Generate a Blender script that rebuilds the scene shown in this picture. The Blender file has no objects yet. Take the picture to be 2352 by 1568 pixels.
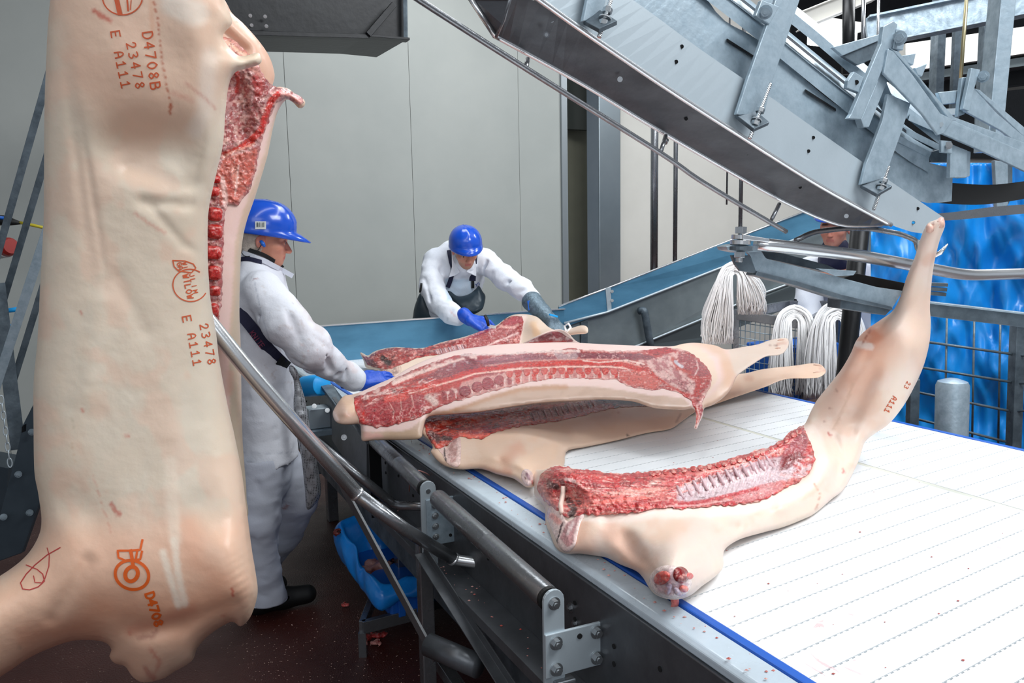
import bpy, bmesh, math, random
import numpy as np
from mathutils import Vector, Matrix
from mathutils.geometry import delaunay_2d_cdt
random.seed(7); RS = np.random.RandomState(7)
S = bpy.context.scene
# ---------------------------------------------------------------- camera, world, lights, exposure
FPX, CX, CY = 1800.0, 1176.0, 784.0
PIT, ROL, CAMZ = math.radians(7.5), math.radians(1.1), 1.64
_F = np.array([0, math.cos(PIT), -math.sin(PIT)]); _U0 = np.array([0, math.sin(PIT), math.cos(PIT)]); _R0 = np.array([1., 0, 0])
_R = _R0*math.cos(ROL) - _U0*math.sin(ROL); _U = _U0*math.cos(ROL) + _R0*math.sin(ROL)
CAMP = np.array([0, 0, CAMZ])
cd = bpy.data.cameras.new('camera'); cam = bpy.data.objects.new('camera', cd); S.collection.objects.link(cam)
cd.sensor_width = 36; cd.lens = 36*FPX/2352; cd.clip_start = .05; cd.clip_end = 100
cam.matrix_world = Matrix(((_R[0], _U[0], -_F[0], 0), (_R[1], _U[1], -_F[1], 0), (_R[2], _U[2], -_F[2], CAMZ), (0, 0, 0, 1)))
S.camera = cam
W = bpy.data.worlds.new('hall_light'); S.world = W; W.use_nodes = True
W.node_tree.nodes['Background'].inputs[0].default_value = (.80, .88, 1, 1)
W.node_tree.nodes['Background'].inputs[1].default_value = .42
S.view_settings.view_transform = 'Standard'; S.view_settings.look = 'None'; S.view_settings.gamma = 1
S.view_settings.exposure = -0.22
def area(name, loc, target, sx, sy, power, col=(.95, .98, 1)):
    l = bpy.data.lights.new(name, 'AREA'); l.shape = 'RECTANGLE'; l.size = sx; l.size_y = sy; l.energy = power; l.color = col
    o = bpy.data.objects.new(name, l); S.collection.objects.link(o); o.location = loc
    o.rotation_euler = (Vector(target)-Vector(loc)).to_track_quat('-Z', 'Y').to_euler(); return o
area('ceiling_or_fill_lamp', (2.6, 1.0, 4.3), (1.6, 1.9, .9), 2.6, 1.6, 185)
area('ceiling_or_fill_lamp', (-1.2, -1.6, 3.6), (-.3, 2.6, .9), 3.0, 1.4, 30)
area('ceiling_or_fill_lamp', (.2, 5.0, 4.4), (.6, 5.6, .6), 3.2, .9, 75)
area('ceiling_or_fill_lamp', (3.6, 5.2, 4.4), (3.6, 5.8, .5), 2.2, .9, 170)
area('ceiling_strip', (-.6, 1.6, 4.6), (-.2, 2.4, .5), .35, 5.0, 35)
area('ceiling_strip', (1.5, 3.0, 4.6), (1.3, 3.4, .5), .35, 5.0, 55)
area('ceiling_or_fill_lamp', (1.0, -2.6, 2.9), (1.6, 2.2, 1.6), 2.8, 1.2, 40)  # unseen fill lamp added behind the camera for more frontal light
# ---------------------------------------------------------------- projection helpers (metres from photo measurements)
def ray(px, py): return _F + _R*((px-CX)/FPX) - _U*((py-CY)/FPX)
def at(px, py, d): r = ray(px, py); return CAMP + r*(d/r[1])
def onz(px, py, z): r = ray(px, py); return CAMP + r*((z-CAMZ)/r[2])
def dz(px, py, z): return onz(px, py, z)[1]
def pxm(d): return d/FPX      # metres per pixel at depth d
A_ = np.array([.447, -.894, 0]); B_ = np.array([.894, .447, 0]); UP = np.array([0, 0, 1.])   # along the belt, across it
def nb(s, t, z): return A_*s + B_*t + UP*z    # point in belt axes
# ---------------------------------------------------------------- colour and material helpers
def lin(h):
    h = h.lstrip('#'); c = [int(h[i:i+2], 16)/255 for i in (0, 2, 4)]
    return np.array([x/12.92 if x <= .04045 else ((x+.055)/1.055)**2.4 for x in c])
def col4(h): return (*lin(h), 1)
def N(nt, t, **kw):
    n = nt.nodes.new(t)
    for k, v in kw.items(): setattr(n, k, v)
    return n
def mat(name, c, rough=.5, metal=0., c2=None, scale=8, mixw=.5, bump=0., bscale=60, stretch=(1, 1, 1), spec=.5, attr=None, sss=0, coat=0, alpha=1, trans=0, emit=0, rvar=0, detail=6, ramp=(.35, .65)):
    m = bpy.data.materials.new(name); m.use_nodes = True; nt = m.node_tree; b = nt.nodes['Principled BSDF']; L = nt.links
    b.inputs['Base Color'].default_value = col4(c); b.inputs['Roughness'].default_value = rough; b.inputs['Metallic'].default_value = metal
    b.inputs['Specular IOR Level'].default_value = spec; b.inputs['Coat Weight'].default_value = coat
    b.inputs['Subsurface Weight'].default_value = sss; b.inputs['Subsurface Radius'].default_value = (.02, .008, .005); b.inputs['Subsurface Scale'].default_value = .5
    b.inputs['Alpha'].default_value = alpha; b.inputs['Transmission Weight'].default_value = trans
    tc = N(nt, 'ShaderNodeTexCoord'); mp = N(nt, 'ShaderNodeMapping'); mp.inputs['Scale'].default_value = stretch; L.new(tc.outputs['Object'], mp.inputs[0])
    src = None
    if attr: a = N(nt, 'ShaderNodeAttribute', attribute_name=attr); src = a.outputs['Color']
    if c2:
        n = N(nt, 'ShaderNodeTexNoise'); n.inputs['Scale'].default_value = scale; n.inputs['Detail'].default_value = detail; n.inputs['Roughness'].default_value = .6
        L.new(mp.outputs[0], n.inputs['Vector'])
        r = N(nt, 'ShaderNodeMapRange'); r.inputs[1].default_value = ramp[0]; r.inputs[2].default_value = ramp[1]; r.inputs[3].default_value = 0; r.inputs[4].default_value = mixw; L.new(n.outputs[0], r.inputs[0])
        x = N(nt, 'ShaderNodeMix', data_type='RGBA'); L.new(r.outputs[0], x.inputs[0]); x.inputs[7].default_value = col4(c2)
        if src: L.new(src, x.inputs[6])
        else: x.inputs[6].default_value = col4(c)
        src = x.outputs[2]
        if rvar:
            r2 = N(nt, 'ShaderNodeMapRange'); r2.inputs[1].default_value = .3; r2.inputs[2].default_value = .7; r2.inputs[3].default_value = max(0, rough-rvar); r2.inputs[4].default_value = rough+rvar
            L.new(n.outputs[0], r2.inputs[0]); L.new(r2.outputs[0], b.inputs['Roughness'])
    if src: L.new(src, b.inputs['Base Color'])
    if emit: b.inputs['Emission Color'].default_value = col4(c); b.inputs['Emission Strength'].default_value = emit
    if bump:
        n = N(nt, 'ShaderNodeTexNoise'); n.inputs['Scale'].default_value = bscale; n.inputs['Detail'].default_value = 4; L.new(mp.outputs[0], n.inputs['Vector'])
        bp = N(nt, 'ShaderNodeBump'); bp.inputs['Strength'].default_value = bump; bp.inputs['Distance'].default_value = .01; L.new(n.outputs[0], bp.inputs['Height']); L.new(bp.outputs[0], b.inputs['Normal'])
    return m
M = {}
M['galv'] = mat('galvanised', '#a9bac5', .40, .4, '#75889580'[:7], 28, .6, .1, 60, rvar=.12)
M['galv_dark'] = mat('galvanised_dark', '#6a7780', .45, .4, '#3a454e', 12, .8, .15, 40, rvar=.1)
M['steel'] = mat('stainless', '#e3e6e8', .24, .82, '#ccd0d3', 6, .3, 0, 200, rvar=.04)
M['steel_plate'] = mat('stainless_plate', '#b9c5cc', .42, .4, '#a9b5bc', 5, .6, .02, 200, stretch=(1, 1, 1), rvar=.06)
M['steel_dark'] = mat('worn_steel', '#94979b', .28, .8, '#6d6f73', 9, .6, .08, 60, rvar=.12)
M['black_steel'] = mat('dark_steel', '#17191c', .4, .4, '#0c0d0f', 10, .7, .1, 30)
M['bolt'] = mat('bolt_steel', '#c4c8ca', .25, .95)
M['rubber'] = mat('black_rubber', '#101112', .6)
M['wall'] = mat('wall_panel', '#a9ada9', .5, 0, '#9ba09d', 1.2, .6, .02, 30, spec=.3)
M['wall_r'] = mat('white_panel', '#dcdad3', .55, 0, '#cfcdc6', 1.5, .6, spec=.3)
M['seam'] = mat('seam', '#8d8f8c', .7)
M['blue_steel'] = mat('blue_film_steel', '#5c93b3', .38, .35, '#41718e', 2.2, .7, .02, 50, stretch=(1, 1, 3))
M['grey_panel'] = mat('grey_steel_panel', '#8b9699', .4, .45, '#5f6a6e', 3, .6)
M['blue_film'] = mat('blue_film', '#1a93e6', .3, 0, '#0a6fc4', 3, .7, .12, 7, spec=.5)
M['belt'] = mat('belt_plastic', '#eef1f3', .42, 0, '#dde3e7', 5, .5, spec=.4)
M['belt_dirty'] = mat('belt_joint', '#d6d8cc', .5)
M['blue_strip'] = mat('blue_strip', '#1f5fc0', .35)
M['rail_white'] = mat('guide_rail', '#c9d8e3', .25, .05, '#a9b3ba', 7, .5, rvar=.1)
M['hole'] = mat('hole', '#0b0c0e', .9)
M['string'] = mat('white_string', '#ffffff', .4)
M['skin_pig'] = mat('pig_skin', '#e6cdb8', .38, 0, '#dcbda4', 9, .10, .1, 45, spec=.42, attr='Col', sss=.12, rvar=.05)
M['meat'] = mat('pig_meat', '#aa3333', .24, 0, '#e8c5bd', 70, .2, .55, 55, spec=.55, attr='Col', sss=.05, ramp=(.5, .72), detail=8)
M['bone'] = mat('bone', '#d8bcc0', .35, 0, '#b8868c', 60, .6, .2, 80)
M['frame'] = mat('frame_steel', '#63676c', .35, .5, '#45484c', 9, .6, .05, 60)
M['vert'] = mat('cut_vertebra', '#b3201c', .3, 0, '#e0645a', 50, .5, .4, 90)
M['ink'] = mat('orange_ink', '#c8552a', .6)
M['ink2'] = mat('bright_orange_ink', '#dd5d14', .6)
M['cloth'] = mat('white_cotton', '#dfe2e8', .8, 0, '#ced3dc', 6, .5, .12, 120, spec=.2, attr='Col')
M['helmet'] = mat('blue_helmet', '#1650c4', .22, 0, spec=.6, coat=.3)
M['glove'] = mat('blue_glove', '#1551c8', .4, 0, '#0e3fa6', 30, .4, .2, 60)
M['person'] = mat('human_skin', '#d9a58c', .5, 0, '#c98c74', 20, .3, .05, 120, attr='Col', sss=.1)
M['net'] = mat('hair_net', '#c9bfb4', .8, 0, '#9b8d80', 60, .5, .4, 160)
M['navy'] = mat('navy_webbing', '#181a38', .7)
M['apron'] = mat('dark_apron', '#34434c', .35, .1, '#22303a', 10, .6)
M['bootblack'] = mat('black_boot', '#08090a', .6)
M['hoof'] = mat('hoof', '#d9b7a4', .5)
M['red'] = mat('red_plastic', '#a32a24', .4); M['whitep'] = mat('white_plastic', '#d5d8d8', .4); M['yellow'] = mat('yellow_cable', '#c9b92c', .5)
M['bluep'] = mat('blue_plastic', '#1a62c0', .35); M['cyan'] = mat('cyan_plastic', '#1fa6f0', .4)
M['lamp'] = mat('lamp_tube', '#f4fbff', .5, emit=9)
def floor_mat():
    m = mat('floor_resin', '#4a211b', .42, 0, '#31130f', 2.4, .7, .35, 150, spec=.5, rvar=.12)
    nt = m.node_tree; L = nt.links; b = nt.nodes['Principled BSDF']; old = b.inputs['Base Color'].links[0].from_socket
    tc = N(nt, 'ShaderNodeTexCoord'); v = N(nt, 'ShaderNodeTexVoronoi'); v.inputs['Scale'].default_value = 75; L.new(tc.outputs['Object'], v.inputs['Vector'])
    n = N(nt, 'ShaderNodeTexNoise'); n.inputs['Scale'].default_value = 3.2; L.new(tc.outputs['Object'], n.inputs['Vector'])
    mu = N(nt, 'ShaderNodeMath', operation='MULTIPLY'); mu.inputs[1].default_value = .34; L.new(n.outputs[0], mu.inputs[0])
    lt = N(nt, 'ShaderNodeMath', operation='LESS_THAN'); L.new(v.outputs['Distance'], lt.inputs[0]); L.new(mu.outputs[0], lt.inputs[1])
    sep = N(nt, 'ShaderNodeSeparateColor'); L.new(v.outputs['Color'], sep.inputs[0]); g = N(nt, 'ShaderNodeMath', operation='GREATER_THAN'); g.inputs[1].default_value = .84; L.new(sep.outputs[0], g.inputs[0])
    m2 = N(nt, 'ShaderNodeMath', operation='MULTIPLY'); L.new(lt.outputs[0], m2.inputs[0]); L.new(g.outputs[0], m2.inputs[1])
    x = N(nt, 'ShaderNodeMix', data_type='RGBA'); L.new(m2.outputs[0], x.inputs[0]); L.new(old, x.inputs[6]); x.inputs[7].default_value = col4('#9c7f72'); L.new(x.outputs[2], b.inputs['Base Color'])
    return m
M['floor'] = floor_mat()
# ---------------------------------------------------------------- object helpers
WL = {}
def wl(o): return WL.get(o.name, np.zeros(3)) if o else np.zeros(3)
def tag(o, label=None, cat=None, group=None, kind=None):
    if label: o['label'] = label
    if cat: o['category'] = cat
    if group: o['group'] = group
    if kind: o['kind'] = kind
    return o
def thing(name, loc, label, cat, group=None):
    o = bpy.data.objects.new(name, None); S.collection.objects.link(o); o.location = Vector(loc); o.empty_display_size = .05
    WL[o.name] = np.array(loc, float); return tag(o, label, cat, group)
def mk(name, V, F, m, parent=None, smooth=False, col=None, label=None, cat=None, group=None, kind=None, bevel=0):
    V = np.asarray(V, float).reshape(-1, 3)
    me = bpy.data.meshes.new(name)
    o = bpy.data.objects.new(name, me); S.collection.objects.link(o)
    if parent is not None:
        o.parent = parent; org = wl(parent); WL[o.name] = org
    else:
        org = V.mean(0).copy(); org[2] = V[:, 2].min(); o.location = Vector(org); WL[o.name] = org
    me.from_pydata((V-org).tolist(), [], [list(map(int, f)) for f in F]); me.validate()
    me.materials.append(M[m] if isinstance(m, str) else m)
    if col is not None:
        ca = me.color_attributes.new('Col', 'FLOAT_COLOR', 'POINT'); c = np.ones((len(V), 4), np.float32); c[:, :3] = col
        if len(me.vertices) == len(V): ca.data.foreach_set('color', c.ravel())
    if smooth: me.polygons.foreach_set('use_smooth', [True]*len(me.polygons))
    if bevel:
        b = o.modifiers.new('bevel', 'BEVEL'); b.width = bevel; b.segments = 2; b.limit_method = 'ANGLE'
    return tag(o, label, cat, group, kind)
class MB:
    def __init__(s): s.V = []; s.F = []
    def add(s, V, F):
        n = len(s.V); s.V += [tuple(v) for v in V]; s.F += [[i+n for i in f] for f in F]; return s
    def build(s, name, m, parent=None, **k): return mk(name, s.V, s.F, m, parent, **k)
def unit(v): v = np.asarray(v, float); return v/(np.linalg.norm(v)+1e-12)
def frame(d, up):
    d = unit(d); up = np.asarray(up, float)
    if abs(np.dot(d, unit(up))) > .98: up = np.array([1., 0, 0]) if abs(d[0]) < .9 else np.array([0, 1., 0])
    x = unit(np.cross(d, up)); y = np.cross(x, d); return x, y
def extr(p0, p1, prof, up=UP):
    """extrude a 2D profile [(x,y)] (x sideways, y up) from p0 to p1"""
    p0 = np.asarray(p0, float); p1 = np.asarray(p1, float); x, y = frame(p1-p0, up); n = len(prof)
    V = [p0+x*a+y*b for a, b in prof]+[p1+x*a+y*b for a, b in prof]
    F = [[i, (i+1) % n, n+(i+1) % n, n+i] for i in range(n)]+[list(range(n))[::-1], list(range(n, 2*n))]
    return V, F
def rect(w, h): return [(-w/2, -h/2), (w/2, -h/2), (w/2, h/2), (-w/2, h/2)]
def Lp(w, h, t): return [(0, 0), (w, 0), (w, t), (t, t), (t, h), (0, h)]
def Cp(w, h, t): return [(0, 0), (w, 0), (w, t), (t, t), (t, h-t), (w, h-t), (w, h), (0, h)]
def beam(name, p0, p1, w, h, m, parent=None, up=UP, prof=None, bevel=.0015, **k):
    V, F = extr(p0, p1, prof or rect(w, h), up); return mk(name, V, F, m, parent, bevel=bevel, **k)
def fillet(P, r, n=6):
    P = [np.asarray(p, float) for p in P]; out = [P[0]]
    for a, b, c in zip(P[:-2], P[1:-1], P[2:]):
        u = a-b; v = c-b; q = min(r, np.linalg.norm(u)*.45, np.linalg.norm(v)*.45); s = b+unit(u)*q; e = b+unit(v)*q
        for i in range(n+1): t = i/n; out.append((1-t)**2*s+2*t*(1-t)*b+t*t*e)
    out.append(P[-1]); return out
def sweep(P, R, seg=16, cap=True, flat=1.0, up=UP):
    P = [np.asarray(p, float) for p in P]; n = len(P); R = [R]*n if np.isscalar(R) else list(R); V = []; F = []
    x = None
    for i in range(n):
        d = unit(P[min(i+1, n-1)]-P[max(i-1, 0)])
        if x is None: x, y = frame(d, up)
        else: x = unit(x-d*np.dot(x, d)); y = np.cross(x, d)
        for k in range(seg):
            a = 2*math.pi*k/seg; V.append(P[i]+(x*math.cos(a)+y*math.sin(a)*flat)*R[i])
    for i in range(n-1):
        for k in range(seg): k2 = (k+1) % seg; F.append([i*seg+k, i*seg+k2, (i+1)*seg+k2, (i+1)*seg+k])
    if cap: F += [list(range(seg))[::-1], list(range((n-1)*seg, n*seg))]
    return V, F
def pipe(name, P, r, m, parent=None, bend=.06, seg=16, **k):
    V, F = sweep(fillet(P, bend) if len(P) > 2 else P, r, seg); return mk(name, V, F, m, parent, smooth=True, **k)
def autosmooth(o):
    try: o.data.set_sharp_from_angle(angle=.7)
    except Exception: pass
    return o
def bolt_mb(mb, p, d, r, h=None):
    h = h or r*1.1; d = unit(d); p = np.asarray(p, float); x, y = frame(d, UP)
    def pr(n, rr, a, b, ph=0):
        V = [p+d*a+(x*math.cos(ph+2*math.pi*i/n)+y*math.sin(ph+2*math.pi*i/n))*rr for i in range(n)]+[p+d*b+(x*math.cos(ph+2*math.pi*i/n)+y*math.sin(ph+2*math.pi*i/n))*rr for i in range(n)]
        mb.add(V, [[i, (i+1) % n, n+(i+1) % n, n+i] for i in range(n)]+[list(range(n))[::-1], list(range(n, 2*n))])
    pr(16, r*1.45, 0, h*.18); pr(6, r, h*.18, h); pr(8, r*.5, h, h*1.2)
def bolt(p, d, r, parent, name='bolt', m='bolt', **k): mb = MB(); bolt_mb(mb, p, d, r); return mb.build(name, m, parent, **k)
def disc(p, d, r, parent, name='hole', m='hole', n=14, t=.0015):
    d = unit(d); V, F = sweep([np.asarray(p)-d*t, np.asarray(p)+d*t], r, n); return mk(name, V, F, m, parent)
def plate(name, pts, thick, m, parent=None, bevel=.001, **k):
    """flat polygon of world points, given thickness behind"""
    P = [np.asarray(p, float) for p in pts]; c = sum(P)/len(P); nrm = np.zeros(3)
    for i in range(len(P)): nrm += np.cross(P[i]-c, P[(i+1) % len(P)]-c)
    nrm = unit(nrm)
    if np.dot(nrm, CAMP-c) < 0: P = P[::-1]; nrm = -nrm
    n = len(P); V = P+[p-nrm*thick for p in P]
    return mk(name, V, [list(range(n)), list(range(n, 2*n))[::-1]]+[[i, n+i, n+(i+1) % n, (i+1) % n] for i in range(n)], m, parent, bevel=bevel, **k)
# ---------------------------------------------------------------- numpy noise
_P = RS.randint(0, 2**31, 4096)
def _h(ix, iy, iz): return (_P[(_P[(_P[ix & 4095] + iy) & 4095] + iz) & 4095] & 65535)/32767.5-1
def vnoise(p):
    p = np.asarray(p, float); i = np.floor(p).astype(int); f = p-i; f = f*f*(3-2*f); r = 0
    for dx in (0, 1):
        for dy in (0, 1):
            for dz_ in (0, 1):
                w = (f[:, 0] if dx else 1-f[:, 0])*(f[:, 1] if dy else 1-f[:, 1])*(f[:, 2] if dz_ else 1-f[:, 2]); r = r+w*_h(i[:, 0]+dx, i[:, 1]+dy, i[:, 2]+dz_)
    return r
def fbm(p, o=4):
    r = 0; a = 1; s = 0
    for k in range(o): r = r+a*vnoise(p*2**k+17*k); s += a; a *= .55
    return r/s
# ---------------------------------------------------------------- pixel-space geometry
def catmull(P, step, closed=True):
    P = [np.array(p[:2], float) for p in P]; n = len(P); out = []
    for i in range(n if closed else n-1):
        a, b, c, d = (P[(i-1) % n], P[i], P[(i+1) % n], P[(i+2) % n]) if closed else (P[max(i-1, 0)], P[i], P[i+1], P[min(i+2, n-1)])
        L = np.linalg.norm(c-b); k = max(1, int(round(L/step)))
        for j in range(k):
            t = j/k; out.append(.5*((2*b)+(-a+c)*t+(2*a-5*b+4*c-d)*t*t+(-a+3*b-3*c+d)*t**3)*1.0 if L > step*1.5 else b+(c-b)*t)
    if not closed: out.append(P[-1])
    return np.array(out)
def segdist(Q, P, closed=False):
    """distance of points Q to polyline P, nearest point and parameter"""
    P = np.asarray(P, float); n = len(P); best = np.full(len(Q), 1e18); near = np.zeros((len(Q), 2)); par = np.zeros(len(Q))
    if n == 1:
        d = np.linalg.norm(Q-P[0], axis=1); return d, np.repeat(P, len(Q), 0), par
    for i in range(n if closed else n-1):
        a = P[i]; b = P[(i+1) % n]; ab = b-a; L = ab@ab+1e-12; t = np.clip(((Q-a)@ab)/L, 0, 1); q = a+t[:, None]*ab; d = ((Q-q)**2).sum(1); m = d < best
        best[m] = d[m]; near[m] = q[m]; par[m] = (i+t[m])/max(1, n-1)
    return np.sqrt(best), near, par
def inside(Q, P):
    P = np.asarray(P, float); r = np.zeros(len(Q), bool); n = len(P)
    for i in range(n):
        a = P[i]; b = P[(i+1) % n]
        if a[1] == b[1]: continue
        c = ((a[1] > Q[:, 1]) != (b[1] > Q[:, 1])); x = (b[0]-a[0])*(Q[:, 1]-a[1])/(b[1]-a[1])+a[0]; r ^= c & (Q[:, 0] < x)
    return r
def tps(ctrl):
    """smooth depth sheet through control points (px,py,depth); planes stay planes"""
    C = np.array([[c[0]/500, c[1]/500] for c in ctrl]); v = np.array([1/c[2] for c in ctrl]); n = len(C)
    def U(r2): return np.where(r2 > 1e-12, .5*r2*np.log(r2+1e-12), 0)
    K = U(((C[:, None]-C[None])**2).sum(2))+np.eye(n)*1e-3; Pm = np.c_[np.ones(n), C]; A = np.zeros((n+3, n+3)); A[:n, :n] = K; A[:n, n:] = Pm; A[n:, :n] = Pm.T
    w = np.linalg.lstsq(A, np.r_[v, 0, 0, 0], rcond=None)[0]
    def f(Q): q = np.atleast_2d(Q)/500.; return 1/(U(((q[:, None]-C[None])**2).sum(2))@w[:n]+w[n]+q@w[n+1:])
    return f
def rays(Q):
    r = _F+_R*((Q[:, 0:1]-CX)/FPX)-_U*((Q[:, 1:2]-CY)/FPX); return r/r[:, 1:2]
# ---------------------------------------------------------------- soft bodies: solid pillows over an outline, with relief and local colour
def paint(Q, base, ops):
    c = np.repeat(lin(base)[None], len(Q), 0)
    for op in ops:
        k = op[0]
        if k == 's':      # ('s', colour, radius, soft, alpha, pts[, wobble])
            _, h, r, so, al, pts = op[:6]; wob = op[6] if len(op) > 6 else 0; P = np.array(pts, float)[:, :2]; m = r+so+wob+1
            ii = np.where((Q[:, 0] > P[:, 0].min()-m) & (Q[:, 0] < P[:, 0].max()+m) & (Q[:, 1] > P[:, 1].min()-m) & (Q[:, 1] < P[:, 1].max()+m))[0]
            if not len(ii): continue
            q = Q[ii]; d, _, _ = segdist(q, P)
            if wob: d = d+wob*fbm(np.c_[q/max(4, r*1.2), np.full(len(q), 3.3)], 3)
            w = np.clip((r+so/2-d)/max(so, .5), 0, 1)
        elif k == 'p':    # ('p', colour, soft, alpha, polygon[, wobble])
            _, h, so, al, pts = op[:5]; wob = op[5] if len(op) > 5 else 0; P = np.array(pts, float)[:, :2]; m = so+wob+1
            ii = np.where((Q[:, 0] > P[:, 0].min()-m) & (Q[:, 0] < P[:, 0].max()+m) & (Q[:, 1] > P[:, 1].min()-m) & (Q[:, 1] < P[:, 1].max()+m))[0]
            if not len(ii): continue
            q = Q[ii]; d, _, _ = segdist(q, P, True); d = np.where(inside(q, P), -d, d)
            if wob: d = d+wob*fbm(np.c_[q/14., np.full(len(q), 8.1)], 3)
            w = np.clip((so/2-d)/max(so, .5), 0, 1)
        elif k == 'n':    # ('n', colour, scale px (sx,sy), angle, threshold, alpha, polygon or None)  cloudy / fibrous variation
            _, h, sc, ang, th, al, poly = op[:7]; seed = op[7] if len(op) > 7 else 0; ii = np.arange(len(Q)) if poly is None else np.where(inside(Q, np.array(poly, float)))[0]
            if not len(ii): continue
            q = Q[ii]; ca, sa = math.cos(ang), math.sin(ang); u = (q[:, 0]*ca+q[:, 1]*sa)/sc[0]; v = (-q[:, 0]*sa+q[:, 1]*ca)/sc[1]
            w = np.clip((fbm(np.c_[u, v, np.full(len(q), 1.7+seed)], 4)-th)/.22, 0, 1)
        elif k == 'w':    # ('w', colour, scale, angle, line width, alpha, polygon, seed)  thin branching lines
            _, h, sc, ang, th, al, poly, seed = op; ii = np.arange(len(Q)) if poly is None else np.where(inside(Q, np.array(poly, float)))[0]
            if not len(ii): continue
            q = Q[ii]; ca, sa = math.cos(ang), math.sin(ang); u = (q[:, 0]*ca+q[:, 1]*sa)/sc[0]; v = (-q[:, 0]*sa+q[:, 1]*ca)/sc[1]
            w = np.clip(1.4-np.abs(fbm(np.c_[u, v, np.full(len(q), 3.1+seed)], 3))/th, 0, 1)*np.clip(fbm(np.c_[u*.4, v*.4, np.full(len(q), 9.1+seed)], 2)*2+.6, 0, 1)
        w = (w*w*(3-2*w)*al)[:, None]; c[ii] = c[ii]*(1-w)+lin(h)*w
    return c
class Relief:
    """outline in photo pixels, its own distance (ctrl), real thickness T (metres); closed solid"""
    def __init__(s, outline, ctrl, T, w, step=6, bumps=(), fn=None, smooth=True, back=1.0, front=1.0, zmin=None, rough=0, rscale=20, shape=.5, edge=0):
        if edge:
            P0 = np.array(outline, float); rr = []
            for a, b in zip(P0, np.roll(P0, -1, 0)):
                k = max(1, int(np.linalg.norm(b-a)/(step*1.3))); rr += [a+(b-a)*j/k for j in range(k)]
            P0 = np.array(rr); t = np.roll(P0, -1, 0)-np.roll(P0, 1, 0); t /= np.linalg.norm(t, axis=1)[:, None]+1e-9; outline = P0+np.c_[-t[:, 1], t[:, 0]]*(edge*fbm(np.c_[P0/9., np.zeros(len(P0))], 3))[:, None]; smooth = False
        s.out = catmull(outline, step) if smooth else np.array(outline, float); s.step = step; s.T = T; s.w = w; s.bumps = bumps; s.fn = fn; s.back = back; s.front = front; s.zmin = zmin
        s.depth = ctrl if callable(ctrl) else tps(ctrl); s.rough = rough; s.rscale = rscale; s.shape = shape; s.web = -.1
        lo = s.out.min(0)-2*step; hi = s.out.max(0)+2*step; g = max(step, 4); s.g = g; s.lo = lo
        nx = int((hi[0]-lo[0])/g)+2; ny = int((hi[1]-lo[1])/g)+2
        X, Y = np.meshgrid(lo[0]+np.arange(nx)*g, lo[1]+np.arange(ny)*g, indexing='ij'); ins = inside(np.c_[X.ravel(), Y.ravel()], s.out).reshape(nx, ny)
        u = ins.astype(float)*.5; k = (g/w)**2; it = int(min(1600, 6*(w/g)**2+60))
        for _ in range(it):
            nb_ = np.zeros_like(u); nb_[1:-1, 1:-1] = u[2:, 1:-1]+u[:-2, 1:-1]+u[1:-1, 2:]+u[1:-1, :-2]; u = np.where(ins, (nb_+4*k*.5)/(4+4*k*.5), 0)
        s.u = u
    def _u(s, Q):
        p = (Q-s.lo)/s.g; i = np.clip(np.floor(p).astype(int), 0, np.array(s.u.shape)-2); f = np.clip(p-i, 0, 1)
        return (s.u[i[:, 0], i[:, 1]]*(1-f[:, 0])*(1-f[:, 1])+s.u[i[:, 0]+1, i[:, 1]]*f[:, 0]*(1-f[:, 1])+s.u[i[:, 0], i[:, 1]+1]*(1-f[:, 0])*f[:, 1]+s.u[i[:, 0]+1, i[:, 1]+1]*f[:, 0]*f[:, 1])
    def height(s, Q):
        d, q, _ = segdist(Q, s.out, True); ds = s.g*1.6; dirn = (Q-q)/(d[:, None]+1e-9); near = d < ds
        Q2 = np.where(near[:, None], q+dirn*ds, Q); u = s._u(Q2)*np.where(near, d/ds, 1); u = np.where(inside(Q, s.out), u, 0)
        T = s.T(Q) if callable(s.T) else s.T
        return T*np.clip(u, 0, 1)**s.shape, d
    def bump(s, Q):
        b = np.zeros(len(Q))
        for op in s.bumps:
            a, r, pts = op[:3]; d, _, _ = segdist(Q, np.array(pts, float)); b += a*np.exp(-(d/r)**2)
        if s.fn: b += s.fn(Q)
        return b
    def front_d(s, Q):
        Q = np.atleast_2d(np.asarray(Q, float)); h, d = s.height(Q); e = np.clip(d/(s.w*.6), 0, 1)
        r = s.depth(Q)-h*s.front-s.bump(Q)*e
        if s.rough: r = r-s.rough*np.clip(d/6, 0, 1)*fbm(np.c_[Q/s.rscale, np.full(len(Q), 5.)], 4)
        return r
    def pt(s, px, py, off=0): Q = np.array([[px, py]], float); return (CAMP+rays(Q)*(s.front_d(Q)-off)[:, None])[0]
    def pts(s, Q, off=0): Q = np.asarray(Q, float); return CAMP+rays(Q)*(s.front_d(Q)-off)[:, None]
    def build(s, name, m, parent=None, base='#cccccc', ops=(), jit=.15, **k):
        st = s.step; B = s.out; n = len(B); lo = B.min(0); hi = B.max(0)
        xs = np.arange(lo[0], hi[0], st); ys = np.arange(lo[1], hi[1], st*.87); X, Y = np.meshgrid(xs, ys); X = X+(np.arange(len(ys)) % 2)[:, None]*st*.5
        Q = np.c_[X.ravel(), Y.ravel()]; Q = Q+RS.uniform(-jit, jit, Q.shape)*st; Q = Q[inside(Q, B)]; d, _, _ = segdist(Q, B, True); Q = Q[d > st*1.05]
        tg = np.roll(B, -1, 0)-np.roll(B, 1, 0); nr = np.c_[-tg[:, 1], tg[:, 0]]; nr /= np.linalg.norm(nr, axis=1)[:, None]+1e-9
        area_ = (B[:, 0]*np.roll(B[:, 1], -1)-np.roll(B[:, 0], -1)*B[:, 1]).sum(); nr *= 1 if area_ > 0 else -1
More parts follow.
